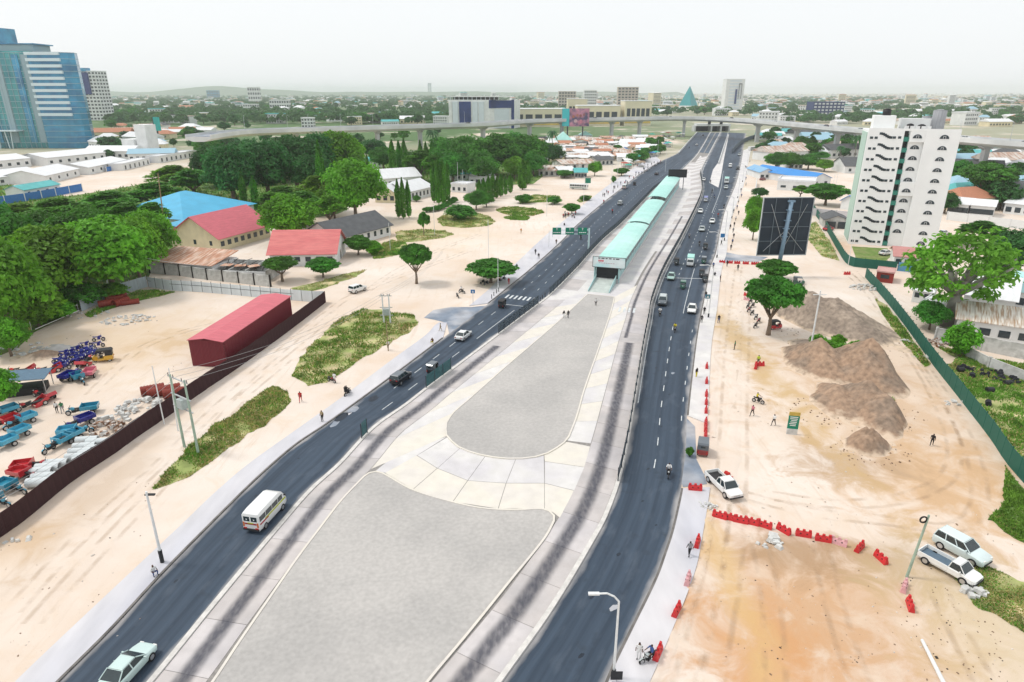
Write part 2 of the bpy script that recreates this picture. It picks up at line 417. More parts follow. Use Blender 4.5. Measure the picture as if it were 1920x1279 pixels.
# lane slabs, one by one
def slabs(A, B, step, m, z1=0.075, gap=0.05, n0=3):
    """A,B: the two edges; slabs about step long with open joints"""
    n = max(2, int(sum((q - p).length for p, q in zip(A, A[1:])) / step))
    a = resample(A, n * n0 + 1); b = resample(B, n * n0 + 1)
    for k in range(n):
        ia, ib = k * n0, (k + 1) * n0
        pa = a[ia:ib + 1]; pb = b[ia:ib + 1]
        g = gap / step * n0
        pa = [pa[0].lerp(pa[1], g)] + pa[1:]; pb = [pb[0].lerp(pb[1], g)] + pb[1:]
        o = piece('slab', pa + pb[::-1], 0.0, z1 + rnd.uniform(-.006, .006), m[k % len(m)], busway)
lane_l = cut(offset(LR, 0.5), 1400, 560)
inner_l = cut(offset(LR, 4.35), 1400, 562)
slabs(lane_l, inner_l, 5.2, [M_CONC, M_CONC2, M_CONC])
lane_r = cut(offset(RL, -0.5), 1400, 470); inner_r = cut(offset(RL, -4.6), 1400, 468)
slabs(lane_r, inner_r, 5.2, [M_CONC, M_CONC2, M_CONC])
far_l = cut(offset(LR, 0.5), 566, 300); far_li = cut(offset(LR, 5.2), 568, 301)
slabs(far_l, far_li, 9.0, [M_SLABW, M_CONC], .07)
far_r = cut(offset(RL, -0.5), 476, 292); far_ri = cut(offset(RL, -5.4), 475, 293)
slabs(far_r, far_ri, 9.0, [M_SLABW, M_CONC], .07)
# cream concrete around the islands (left of the upper island, right of it, and the turning loop)
ISA_L = wp([(1102, 553), (1041, 610), (954, 685), (874, 756), (852, 775), (838, 797), (839, 818)])
ISA_B = wp([(839, 818), (861, 839), (908, 855), (967, 861), (1020, 853), (1062, 827)])
ISA_R = wp([(1062, 827), (1079, 784), (1093, 735), (1124, 646), (1145, 583), (1151, 558)])
ISB_T = wp([(686, 890), (703, 885), (720, 889), (774, 919), (849, 942), (908, 954), (967, 957), (1020, 955), (1037, 964), (1043, 974)])
ISB_L = wp([(330, 1372), (398, 1279), (443, 1211), (503, 1124), (553, 1052), (592, 1000), (640, 938), (686, 890)])
ISB_R = wp([(1043, 974), (1024, 1010), (960, 1090), (880, 1190), (806, 1279), (735, 1372)])
up_l = cut(offset(LR, 4.42), 890, 553)
slabs(resample(up_l, 60), resample(spline(ISA_L)[::-1], 60), 7.0, [M_CREAM, M_SLABW])
up_r = cut(offset(RL, -4.68), 835, 530)
slabs(resample(up_r, 60), resample(spline(ISA_R), 60), 6.0, [M_SLABW, M_CREAM])
def quad_slab(pts, m):
    c = sum(wp(pts), Vector()) / len(pts)
    piece('slab', [c + (p - c) * 0.985 for p in wp(pts)], 0.0, 0.07 + rnd.uniform(-.006, .006), m, busway)
for q, m in (([(841, 819), (863, 841), (820, 879), (782, 855)], M_SLABW), ([(863, 841), (910, 856), (877, 902), (820, 879)], M_SLABW),
             ([(910, 856), (967, 862), (949, 907), (877, 902)], M_SLABW), ([(967, 862), (1020, 854), (1021, 907), (949, 907)], M_SLABW),
             ([(782, 855), (820, 879), (774, 919), (722, 888), (740, 872)], M_CREAM), ([(820, 879), (877, 902), (849, 942), (774, 919)], M_CREAM),
             ([(877, 902), (949, 907), (934, 955), (849, 942)], M_CREAM), ([(949, 907), (1021, 907), (1021, 955), (934, 955)], M_CREAM),
             ([(1020, 854), (1062, 829), (1107, 838), (1096, 877), (1021, 866)], M_CREAM), ([(1021, 866), (1096, 877), (1077, 921), (1021, 907)], M_SLABW),
             ([(1021, 907), (1077, 921), (1050, 972), (1037, 962), (1021, 955)], M_CREAM), ([(800, 832), (839, 819), (782, 855), (722, 888), (704, 884), (760, 838)], M_SLABW)):
    quad_slab(q, m)
# the two grey islands with their kerb rings
def island(poly, label):
    o = thing('traffic_island', None, None); o['kind'] = 'structure'
    p = [Vector(v) for v in poly]
    mb = MB(); mb.prism([(v.x, v.y) for v in p], 0.0, 0.13); mb.build('fill', M_GREY, o)
    ring = p + [p[0]]
    mb = MB(); a = offset(ring, 0.0); b = offset(ring, 0.22)
    mb.loft([[(u.x, u.y, 0.0), (u.x, u.y, 0.19), (v.x, v.y, 0.19), (v.x, v.y, 0.0)] for u, v in zip(a, b)], cap=False)
    mb.build('kerb', M_CREAM, o)
    return o
island(resample(spline(ISA_L) + spline(ISA_B)[1:] + spline(ISA_R)[1:], 90), '')
island(resample(spline(ISB_L) + spline(ISB_T)[1:] + spline(ISB_R)[1:], 90), '')

# dark tyre and oil streaks down the bus lanes
def stain_material():
    m = bpy.data.materials.new('tyre_streak'); m.use_nodes = True
    t = m.node_tree; n = t.nodes; L = t.links; b = n['Principled BSDF']
    b.inputs['Base Color'].default_value = (0.055, 0.06, 0.085, 1); b.inputs['Roughness'].default_value = 0.7
    uv = n.new('ShaderNodeUVMap'); sp = n.new('ShaderNodeSeparateXYZ'); L.new(uv.outputs[0], sp.inputs[0])
    tc = n.new('ShaderNodeTexCoord')
    mp = n.new('ShaderNodeMapping'); mp.inputs['Scale'].default_value = (2.6, 1.1, 1); L.new(tc.outputs['Object'], mp.inputs[0])
    no = n.new('ShaderNodeTexNoise'); no.inputs['Scale'].default_value = 1.0; no.inputs['Detail'].default_value = 6; L.new(mp.outputs[0], no.inputs['Vector'])
    a = n.new('ShaderNodeMath'); a.operation = 'SUBTRACT'; L.new(sp.outputs[0], a.inputs[0]); a.inputs[1].default_value = 0.5
    ab = n.new('ShaderNodeMath'); ab.operation = 'ABSOLUTE'; L.new(a.outputs[0], ab.inputs[0])
    r = n.new('ShaderNodeMapRange'); r.interpolation_type = 'SMOOTHSTEP'; r.inputs[1].default_value = 0.5; r.inputs[2].default_value = 0.08; L.new(ab.outputs[0], r.inputs[0])
    r2 = n.new('ShaderNodeMapRange'); r2.inputs[1].default_value = 0.32; r2.inputs[2].default_value = 0.62; r2.inputs[3].default_value = 0.46; r2.inputs[4].default_value = 0.70; L.new(no.outputs[0], r2.inputs[0])
    mu = n.new('ShaderNodeMath'); mu.operation = 'MULTIPLY'; L.new(r.outputs[0], mu.inputs[0]); L.new(r2.outputs[0], mu.inputs[1])
    L.new(mu.outputs[0], b.inputs['Alpha'])
    return m
M_STAIN = stain_material()
def streak(pts, wid, z=0.092):
    a = offset(pts, -wid / 2, z); b = offset(pts, wid / 2, z)
    mb = MB(); mb.ribbon(a, b); me = mb.mesh('tyre_streak', M_STAIN)
    uv = me.uv_layers.new(name='UVMap')
    for pl in me.polygons:
        for li in pl.loop_indices:
            vi = me.loops[li].vertex_index; uv.data[li].uv = (vi % 2, vi // 2)
    put('tyre_streak', me, busway)
streak(cut(offset(LR, 2.5), 1400, 640), 2.1)
streak(cut(offset(RL, -2.7), 1400, 640), 2.3)
streak(cut(offset(RL, -3.6), 640, 400), 1.0, 0.094)

M_TRACK = stain_material(); M_TRACK.name = 'wheel_track'; M_TRACK.node_tree.nodes['Principled BSDF'].inputs['Base Color'].default_value = (.46, .33, .21, 1)
for n_ in M_TRACK.node_tree.nodes:
    if n_.type == 'MAP_RANGE' and abs(n_.inputs[4].default_value - .70) < .01: n_.inputs[1].default_value = .42; n_.inputs[3].default_value = .0; n_.inputs[4].default_value = .24
for n_ in M_TRACK.node_tree.nodes:
    if n_.type == 'MAPPING': n_.inputs['Scale'].default_value = (.4, .4, 1)
def tracks(pts, wid=.8, gauge=1.55, par=None):
    c = spline(wp(pts), 10)
    for s_ in (-1, 1):
        l = offset(c, s_ * gauge / 2); a = offset(l, -wid / 2, .012 + .001 * s_); b = offset(l, wid / 2, .012 + .001 * s_); put('wheel_track', ribbon_uv('wheel_track', a, b, .012 + .001 * s_, M_TRACK).data, ground); bpy.data.objects.remove([o for o in C.objects if o.name.startswith('wheel_track') and o.parent is None][0])
for t_ in ([(1585, 508), (1625, 545), (1665, 600), (1705, 660), (1745, 725), (1775, 790), (1790, 850), (1770, 900), (1690, 935), (1570, 945), (1450, 930)], [(1600, 508), (1650, 560), (1690, 620), (1735, 690), (1780, 760), (1815, 830), (1835, 900), (1830, 960), (1780, 990), (1650, 975), (1520, 960), (1400, 930)], [(1385, 500), (1378, 560), (1370, 640), (1365, 720), (1362, 800), (1358, 880), (1350, 980), (1335, 1080), (1310, 1180), (1280, 1290)], [(1398, 560), (1395, 660), (1390, 760), (1388, 860), (1382, 960), (1372, 1080), (1350, 1200), (1330, 1300)], [(1420, 1000), (1440, 1090), (1450, 1180), (1455, 1300)], [(1540, 1030), (1560, 1120), (1590, 1220), (1620, 1300)], [(1760, 1110), (1800, 1190), (1850, 1290)], [(620, 580), (560, 630), (500, 680), (440, 735), (370, 800), (290, 880), (200, 960), (110, 1050), (20, 1150)], [(640, 590), (580, 640), (520, 690), (455, 745), (390, 815), (320, 890), (230, 985), (150, 1070), (60, 1170)], [(880, 470), (800, 500), (720, 530), (650, 560), (610, 590)], [(900, 440), (820, 470), (740, 510), (690, 545)], [(440, 600), (350, 620), (270, 650), (220, 690), (170, 740)]): tracks(t_)
# pavements (raised a kerb's height)
def pavement(inner, outer, m, n=60, z=0.13):
    a = resample(inner, n); b = resample(outer, n)
    mb = MB(); mb.loft([[(p.x, p.y, 0), (p.x, p.y, z), (q.x, q.y, z), (q.x, q.y, 0)] for p, q in zip(a, b)])
    o = mb.build('pavement', m); o['kind'] = 'structure'
    mb = MB(); e0 = offset(a, 0.02); e1 = offset(a, 0.22) if (b[0] - a[0]).cross(a[1] - a[0]).z > 0 else offset(a, -0.22)
    mb.loft([[(p.x, p.y, 0), (p.x, p.y, z + .02), (q.x, q.y, z + .02), (q.x, q.y, 0)] for p, q in zip(a, e1)])
    mb.build('kerb', M_KERBD, o)
    return o
pv_l = pavement(cut(LL, 1400, 626), spline(wp([(-62, 1372), (30, 1279), (140, 1174), (257, 1064), (346, 980), (400, 928), (464, 873), (570, 797), (644, 744), (740, 672), (800, 628), (822, 606), (838, 606)])), M_PAVE)
pv_l2 = pavement(cut(LL, 573, 300), spline(wp([(880, 574), (915, 545), (930, 530), (975, 487), (1030, 436), (1065, 408), (1118, 365), (1150, 341), (1172, 326), (1200, 307), (1228, 292)])), M_PAVE)
pv_r = pavement(cut(RR, 785, 280), spline(wp([(1326, 795), (1328, 758), (1334, 646), (1344, 583), (1354, 500), (1362, 478), (1366, 435), (1377, 394), (1396, 342), (1404, 300), (1409, 276)])), M_SLABW)
pv_r2 = pavement(cut(RR, 1400, 912), spline(wp([(1180, 1372), (1219, 1279), (1264, 1174), (1293, 1102), (1308, 1054), (1318, 1000), (1328, 940), (1331, 915)])), M_PAVE)
sheet('road_apron', wp([(1288, 785), (1303, 800), (1306, 862), (1320, 890), (1326, 908), (1280, 914), (1278, 905), (1286, 850)]), 0.034, M_ASPH2)
sheet('side_road', wp([(842, 626), (838, 606), (815, 600), (795, 596), (812, 582), (845, 576), (885, 576), (912, 573)]), 0.034, M_ASPH2)
sheet('side_road', wp([(1338, 482), (1346, 470), (1385, 478), (1440, 482), (1420, 492), (1380, 490), (1345, 494), (1333, 500)]), 0.034, M_ASPH2)
# pale kerbed wedge dividing the through lanes from the service road
sheet('median_wedge', wp([(1347, 352), (1330, 343), (1337, 318), (1346, 306), (1364, 252), (1367, 252), (1357, 300), (1352, 330)]), 0.06, M_SLABW)

# ---- painted markings, each dash its own piece
def dash(a, b, w, parent, z=0.045):
    d = (b - a).normalized(); s = Vector((d.y, -d.x, 0)) * w / 2
    mb = MB(); mb.face([atz([p], z)[0] for p in (a - s, a + s, b + s, b - s)]); return mb.build('lane_dash', M_PAINT, parent)
def dashes(A, B, frac, parent, ya, yb, ln=2.6, gap=3.8, w=0.12):
    a = resample(A, 300); b = resample(B, 300)
    c = [p.lerp(q, frac) for p, q in zip(a, b)]; c = [p for p in c if yb <= P(p)[1] <= ya]
    L_ = sum((q - p).length for p, q in zip(c, c[1:])); n = int(L_ / (ln + gap)); c = resample(c, n * 8 + 1)
    for k in range(n):
        dash(c[k * 8], c[k * 8 + int(8 * ln / (ln + gap) + .5)], w, parent)
def solid(A, B, frac, parent, ya, yb, w=0.14, name='edge_line'):
    a = resample(A, 300); b = resample(B, 300); c = [p.lerp(q, frac) for p, q in zip(a, b)]; c = [p for p in c if yb <= P(p)[1] <= ya]
    mb = MB(); mb.ribbon(offset(c, -w / 2, 0.042), offset(c, w / 2, 0.042)); mb.build(name, M_PAINT, parent)
dashes(LL, LR, 0.36, road_l, 548, 300, 1.8, 4.2); dashes(LL, LR, 0.66, road_l, 548, 300, 1.8, 4.2)
dashes(LL, LR, 0.36, road_l, 740, 572, 2.2, 4.0); dashes(LL, LR, 0.70, road_l, 770, 640, 2.2, 4.0)
solid(LL, LR, 0.70, road_l, 636, 577); solid(LL, LR, 0.93, road_l, 545, 300, 0.1)
solid(RL, RR, 0.05, road_r, 770, 300); dashes(RL, RR, 0.50, road_r, 880, 600, 1.9, 3.6)
dashes(RL, RR, 0.90, road_r, 790, 600, 1.6, 4.4, 0.12); dashes(RL, RR, 0.36, road_r, 520, 350, 1.8, 3.6); dashes(RL, RR, 0.66, road_r, 500, 380, 1.8, 3.6)
solid(RL, RR, 0.66, road_r, 590, 500, 0.12); solid(RL, RR, 0.60, road_r, 400, 320, 0.14)
def zebra(pa, pb, n, ln, w, parent):
    a, b = G(*pa), G(*pb)
    for k in range(n):
        c = a.lerp(b, k / (n - 1)); u = G(pa[0] + 20, pa[1] - 17) - a; u.normalize()
        dash(c - u * ln / 2, c + u * ln / 2, w, parent, 0.046 if parent is not busway else 0.10).name = 'zebra_bar'
zebra((951, 556), (1000, 562), 7, 2.6, 0.45, road_l)
for k in range(4):
    c = G(1162 + k * 9, 581 + k * 0.6); u = Vector((0.25, 1, 0)).normalized()
    dash(c - u * 1.6, c + u * 1.6, 0.42, busway, 0.096).name = 'zebra_bar'
def blot(px, py, r, m, parent, z=.037, seed=0):
    g = G(px, py); d = (G(px + 10, py - 9) - g).normalized(); s_ = Vector((d.y, -d.x, 0)); mb = MB(); mb.face([tuple(g + (d * math.cos(a) * 1.9 + s_ * math.sin(a)) * r * (1 + .45 * mnoise.noise((math.cos(a) * 1.5 + px, math.sin(a) * 1.5, seed))) + Vector((0, 0, z))) for a in [2 * math.pi * k / 18 for k in range(18)]]); mb.build('road_patch', m, parent)
M_OIL = mat('oil_stain', (.018, .026, .04), .6, .2)
for x, y, r, m in ((640, 782, 0.72, M_OIL), (628, 795, .5, M_ASPH2), (662, 768, .6, M_ASPH2), (655, 776, .25, M_PAVE), (700, 748, 0.56, M_OIL), (330, 1090, 0.13, M_OIL), (560, 860, 0.10, M_OIL), (480, 930, 0.13, M_OIL), (820, 665, 0.17, M_OIL)): blot(x, y, r, m, road_l)
for x, y, r, m in ((1230, 690, 0.15, M_OIL), (1255, 740, 0.13, M_OIL), (1240, 800, 0.13, M_OIL), (1215, 880, 0.15, M_OIL), (1205, 940, 0.13, M_OIL), (1160, 1040, 0.17, M_OIL), (1110, 1120, 0.15, M_OIL), (1230, 985, 0.10, M_OIL), (1262, 700, .25, M_ASPH2), (1275, 640, 0.13, M_OIL), (1090, 1230, 0.17, M_OIL), (1150, 1140, .25, M_ASPH2)): blot(x, y, r, m, road_r)
# white stop line and worn paint on the right carriageway
dash(G(1246, 521), G(1322, 523), 0.3, road_r).name = 'stop_line'
dash(G(948, 571), G(1000, 577), 0.2, road_l).name = 'stop_line'
# ================================================================== BUSWAY FENCES, STATION, GANTRY, FLYOVER
# floor of the station zone
sheet('station_forecourt', [tuple(p) for p in (resample(cut(offset(LR, 5.0), 566, 292), 30) + resample(cut(offset(RL, -5.2), 566, 292), 30)[::-1])], 0.062, M_SLABW)
M_FPOST = mat('fence_post', (0.035, 0.045, 0.06), 0.5, 0.2, spec=0.4)
def mesh_material(name, col, alpha):
    m = mat(name, col, 0.6, 0.15); return m
M_FMESH = mat('fence_mesh', (0.045, 0.075, 0.10), 0.6, 0.2, alpha=0.72)
M_FMESH2 = mat('fence_mesh_green', (0.04, 0.13, 0.14), 0.6, 0.2, alpha=0.75)
def fence_line(name, label, pts, h, step, m_post, m_panel, group=None, gaps=(), post_w=0.12, tilt=None):
    """posts and separate panels along a world polyline standing on z0"""
    n = max(1, int(round(sum((q - p).length for p, q in zip(pts, pts[1:])) / step)))
    q = resample(pts, n + 1); root = thing(name, label, 'fence', tuple(q[0]), 0, group); o0 = q[0]
    pm = MB(); pm.box((0, 0, h / 2), (post_w, post_w, h)); post = pm.mesh('post', m_post)
    for k in range(n + 1):
        put('post', post, root, q[k] - o0)
    for k in range(n):
        if k in gaps: continue
        a, b = q[k] - o0, q[k + 1] - o0; d = b - a; L_ = d.length
        pb = MB(); pb.box((0, 0, 0), (L_ - post_w - 0.03, 0.03, h - 0.14))
        put('panel', pb.mesh('panel', m_panel), root, (a + b) / 2 + Vector((0, 0, h / 2 + 0.04)), math.atan2(d.y, d.x))
    return root
fl = atz(cut(offset(LR, 0.22), 556, 340), 0.2)
fence_line('mesh_fence', 'long dark mesh fence between bus lane and outbound carriageway beside the station', fl, 1.75, 3.0, M_FPOST, M_FMESH)
fence_line('mesh_fence', 'mesh fence run of five panels between zebra crossing and white sedan', atz(cut(offset(LR, 0.22), 629, 571), 0.2), 1.9, 2.6, M_FPOST, M_FMESH)
fence_line('mesh_fence', 'two mesh fence panels beside the black three-wheeler on the road', atz(cut(offset(LR, 0.22), 731, 693), 0.2), 2.0, 2.9, M_FPOST, M_FMESH2)
fence_line('mesh_fence', 'single green mesh fence panel standing alone on the kerb', atz(cut(offset(LR, 0.22), 832, 806), 0.2), 2.1, 3.4, M_FPOST, M_FMESH2)
fence_line('mesh_fence', 'dark mesh fence curving between inbound bus lane and oncoming traffic', atz(cut(offset(RL, -0.22), 905, 322), 0.2), 1.75, 3.0, M_FPOST, M_FMESH)
# steel bollards at the crossing
M_STEEL = mat('galvanised_steel', (0.55, 0.57, 0.58), 0.4, 0.1, metal=0.6)
M_DARK = mat('dark_paint', (0.02, 0.022, 0.025), 0.5, 0.2)
mb = MB(); mb.cyl((0, 0, 0), (0, 0, 0.85), 0.08, 0.08, 8); mb.cyl((0, 0, 0.85), (0, 0, 0.95), 0.11, 0.05, 8); boll = mb.mesh('bollard', M_DARK)
for x, y in ((922, 561), (926, 556), (931, 551), (935, 548), (1009, 570), (1013, 566), (1017, 562), (1022, 558)):
    tag(put('bollard', boll, None, G(x, y) + Vector((0, 0, .12))), 'short dark bollard at the end of the zebra crossing', 'bollard', 'bollards by the zebra crossing')

# ---- bus station
M_ROOF = mat('mint_roof', (0.36, 0.66, 0.60), 0.55, 0.07, 0.35, spec=0.4, col2=(0.45, 0.72, 0.66), scale2=0.06)
M_MINT = mat('mint_wall', (0.40, 0.60, 0.60), 0.6, 0.1)
M_GLASSD = mat('dark_glass', (0.02, 0.03, 0.04), 0.15, 0.2, spec=0.6)
M_WHITE = mat('white_paint', (0.78, 0.78, 0.77), 0.6, 0.05, 0.6)
M_FLOOR = mat('wet_floor', (0.48, 0.53, 0.50), 0.6, 0.15, 0.8)
st_a, st_b = G(1114, 528), G(1158, 531)
ax_ = (G(1262, 352) - G(1136, 530)); ax_.z = 0; LEN = ax_.length; ang = math.atan2(ax_.y, ax_.x)
station = thing('bus_station', 'long bus station with curved mint green roof between the bus lanes', 'bus station', tuple((st_a + st_b) / 2), ang)
WID = 6.2
def st_roof(x0, x1, z, wid):
    mb = MB(); rings = []
    prof = [(-wid / 2, -0.55), (-wid * .36, -0.12), (-wid * .14, 0.12), (wid * .12, 0.10), (wid * .34, -0.12), (wid / 2, -0.5)]
    lo = [(y, h - 0.16) for y, h in prof][::-1]
    for x in (x0, x0 + (x1 - x0) * .5, x1):
        rings.append([(x, -y, z + h) for y, h in prof + lo])
    mb.loft(rings); return mb.build('roof', M_ROOF, station)
secs = [(1.2, LEN * .30, 4.6), (LEN * .305, LEN * .57, 4.9), (LEN * .59, LEN * .99, 5.6)]
for x0, x1, z in secs: st_roof(x0, x1, z + .25, WID + 0.5)
mb = MB(); mb.box((LEN / 2, 0, 0.45), (LEN, WID - .2, 0.9)); mb.build('platform', M_SLABW, station)
mb = MB(); mb.face([(-9, -WID / 2 + .9, 0.08), (-9, WID / 2 - .9, 0.08), (0, WID / 2 - .5, 0.92), (0, -WID / 2 + .5, 0.92)]); mb.build('ramp', M_FLOOR, station)
for s in (-1, 1):
    mb = MB(); mb.loft([[(x, s * (WID / 2 - .75) - .06, 0), (x, s * (WID / 2 - .75) - .06, z), (x, s * (WID / 2 - .75) + .06, z), (x, s * (WID / 2 - .75) + .06, 0)] for x, z in ((-9, .5), (0, 1.9))]); mb.build('ramp_wall', M_MINT, station)
colm = MB(); colm.box((0, 0, 1.9), (0.18, 0.18, 3.8)); colm = colm.mesh('column', M_MINT)
wal = MB(); wal.box((0, 0, 0.9), (3.6, 0.08, 1.8)); wal = wal.mesh('side_wall', M_MINT)
gls = MB(); gls.box((0, 0, 0), (3.6, 0.05, 1.5)); gls = gls.mesh('side_opening', M_GLASSD)
nb = int(LEN / 4)
for k in range(nb + 1):
    for s in (-1, 1):
        put('column', colm, station, (k * 4 + .1, s * (WID / 2 - .25), 0.5))
        if k < nb:
            put('side_wall', wal, station, (k * 4 + 2.1, s * (WID / 2 - .25), 0.6))
            put('side_opening', gls, station, (k * 4 + 2.1, s * (WID / 2 - .25), 3.2))
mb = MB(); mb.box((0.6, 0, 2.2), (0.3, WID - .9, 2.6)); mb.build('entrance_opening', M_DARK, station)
mb = MB(); mb.box((0.2, 0, 3.75), (0.5, WID, 0.5)); mb.build('entrance_lintel', M_WHITE, station)
# name board over the entrance
M_SIGNW = mat('sign_white', (0.74, 0.82, 0.82), 0.5, 0.06, 0.8, col2=(0.35, 0.72, 0.74), scale2=0.25)
M_INK = mat('sign_ink', (0.03, 0.03, 0.04), 0.6, 0); M_RED = mat('sign_red', (0.6, 0.03, 0.06), 0.6, 0)
mb = MB(); mb.box((-0.5, -.6, 4.95), (0.12, 7.6, 2.5)); brd = mb.build('name_board', M_SIGNW, station)
mb = MB()
for (y0, z0, y1, z1) in ((-4.4, 3.7, 3.2, 3.7), (-4.4, 6.2, 3.2, 6.2), (-4.4, 3.7, -4.4, 6.2), (3.2, 3.7, 3.2, 6.2)):
    mb.cyl((-0.58, y0, z0), (-0.58, y1, z1), 0.06, 0.06, 6)
mb.build('board_frame', M_DARK, brd)
# the board shows a dark heading, red letters and a small line below: too blurred to read a word from
mb = MB()
for k, wd in enumerate((.5, .7, .45, .6, .35, .8)): mb.box((-0.58, 1.7 - k * .85, 5.85), (.03, wd, .22))
mb.build('heading_print', M_INK, brd)
mb = MB()
for k, wd in enumerate((.28, .32, .3)): mb.box((-0.58, 1.75 - k * .45, 5.25), (.03, wd, .42))
mb.build('red_print', M_RED, brd)
mb = MB()
for k in range(7): mb.box((-0.58, 1.6 - k * .55, 4.75), (.03, .38, .12))
mb.build('line_print', mat('sign_rose', (.5, .35, .38), .6, 0), brd)
for s in (-3.1, 2.4):
    mb = MB(); mb.cyl((-.3, s, 0.05), (-.3, s, 6.0), 0.1, 0.1, 6); mb.build('board_post', M_MINT, station)
# dark board at the far end of the station
far_b = thing('dark_hoarding', 'black rectangular hoarding at the far end of the station roof', 'hoarding', tuple(G(1268, 356)), 0)
mb = MB(); mb.box((0, 0, 7.3), (8.4, 0.3, 3.6)); mb.build('panel', M_DARK, far_b)
for s in (-3, 3):
    mb = MB(); mb.cyl((s, .3, 0), (s, .3, 7), 0.16, 0.16, 6); mb.build('post', M_FPOST, far_b)

# ---- green sign gantry
M_GREEN = mat('sign_green', (0.01, 0.21, 0.13), 0.5, 0.05)
M_LBLUE = mat('pale_steel', (0.50, 0.66, 0.66), 0.5, 0.06)
gp = G(1103, 476); gh = hgt(1103, 476, 428)
gan = thing('sign_gantry', 'overhead gantry with three green direction signs over the outbound carriageway', 'road sign', tuple(gp), 0)
mb = MB(); mb.cyl((0, 0, 0), (0, 0, gh), 0.26, 0.2, 10); mb.build('post', M_LBLUE, gan)
gw = (1103 - 1034) * mpp(1103, 476)
for dz in (0.2, 1.3):
    mb = MB(); mb.box((-gw / 2, 0, gh - dz - .3), (gw, 0.16, 0.16)); mb.build('beam', M_LBLUE, gan)
for k, (xa, xb, t1) in enumerate(((1035, 1051, 0), (1059, 1075, 0), (1082, 1099, 0))):
    x0, x1 = (xa - 1103) * mpp(1103, 476), (xb - 1103) * mpp(1103, 476)
    mb = MB(); mb.box(((x0 + x1) / 2, -0.16, gh - 0.75), (x1 - x0, 0.1, 1.9)); pn = mb.build('sign_panel', M_GREEN, gan)
    mb = MB()      # the photo shows a white arrow and an unreadable white line on each panel
    cx = (x0 + x1) / 2
    mb.box((cx, -0.225, gh - 0.25), (0.14, 0.02, 0.55)); mb.face([(cx - .25, -.23, gh - .05), (cx + .25, -.23, gh - .05), (cx, -.23, gh + .14)])
    for j in range(4): mb.box((cx - .75 + j * .5, -0.225, gh - 1.15), (0.4, 0.02, 0.22))
    mb.build('sign_print', M_WHITE, pn)
mb = MB(); mb.cyl((-gw * .98, 0, gh - 2.5), (-gw * .98, 0, gh - .3), 0.06, 0.06, 6); mb.build('end_hanger', M_LBLUE, gan)

# ---- flyover
M_FLY = mat('flyover_concrete', (0.66, 0.67, 0.66), 0.85, 0.08, 0.12, col2=(0.55, 0.57, 0.57), scale2=0.04)
M_PIER = mat('pier_concrete', (0.50, 0.51, 0.51), 0.85, 0.12, 0.2)
ZF = 18.0
deck = spline([G(x, y, ZF) for x, y in ((395, 256), (467, 247), (560, 243.5), (640, 241), (760, 237.5), (918, 232.5), (1004, 226.5), (1156, 223), (1286, 221), (1369, 224), (1465, 232), (1540, 239), (1620, 246), (1740, 256), (1812, 262), (1920, 270), (2050, 279))], 5)
fly = thing('flyover', 'long pale concrete flyover curving across above the road junction', 'flyover', tuple(deck[30])); fo = Vector(deck[30])
DW = 15.0
def deck_ring(p, q, prof):
    d = (q - p).normalized(); return [tuple(p + d * a + Vector((0, 0, b)) - fo) for a, b in prof]
near = offset(deck, 0.0); farr = offset(deck, -DW)
mb = MB(); mb.loft([deck_ring(a, b, [(0, -1.4), (0.0, -.2), (DW, -.2), (DW, -1.4), (DW * .72, -3.0), (DW * .28, -3.0)]) for a, b in zip(near, farr)]); mb.build('deck', M_FLY, fly)
for nm, o0 in (('parapet', 0.0), ('parapet', DW - .35)):
    mb = MB(); mb.loft([deck_ring(a, b, [(o0, -.25), (o0, 1.0), (o0 + .35, 1.0), (o0 + .35, -.25)]) for a, b in zip(near, farr)]); mb.build(nm, M_FLY, fly)
mb = MB(); mb.ribbon([Vector(deck_ring(a, b, [(.6, -.14)])[0]) for a, b in zip(near, farr)], [Vector(deck_ring(a, b, [(DW - .6, -.14)])[0]) for a, b in zip(near, farr)]); mb.build('carriageway', M_ASPH2, fly)
for px in (560, 640, 720, 800, 905, 1010, 1075, 1145, 1209, 1278, 1409, 1483, 1552, 1660, 1840):
    best = min(range(len(deck)), key=lambda i: abs(P(deck[i])[0] - px)); a, b = near[best], farr[best]
    c = a.lerp(b, .5); mb = MB(); d = (b - a).normalized(); rz = math.atan2(d.y, d.x)
    mb.box((0, 0, (ZF - 4.6) / 2), (3.2, 2.4, ZF - 4.6)); mb.loft([[(-x, -1.3, z), (x, -1.3, z), (x, 1.3, z), (-x, 1.3, z)] for x, z in ((1.6, ZF - 4.8), (4.6, ZF - 3.2), (4.6, ZF - 2.9))])
    put('pier', mb.mesh('pier', M_PIER), fly, (c.x - fo.x, c.y - fo.y, -fo.z), rz)
# lamp posts standing on the flyover
mb = MB(); mb.cyl((0, 0, 0), (0, 0, 9), .12, .07, 6); mb.tube([(0, 0, 9), (1.2, 0, 9.5), (2.2, 0, 9.5)], .06, 5); lampf = mb.mesh('lamp_post', M_STEEL)
for i in range(6, len(deck) - 4, 3):
    p = near[i].lerp(farr[i], 0.03 if i % 2 else .97)
    tag(put('lamp_post', lampf, None, (p.x, p.y, ZF), rnd.uniform(1.2, 1.9)), 'thin grey lamp post standing on the flyover parapet', 'lamp post', 'lamp posts along the flyover')
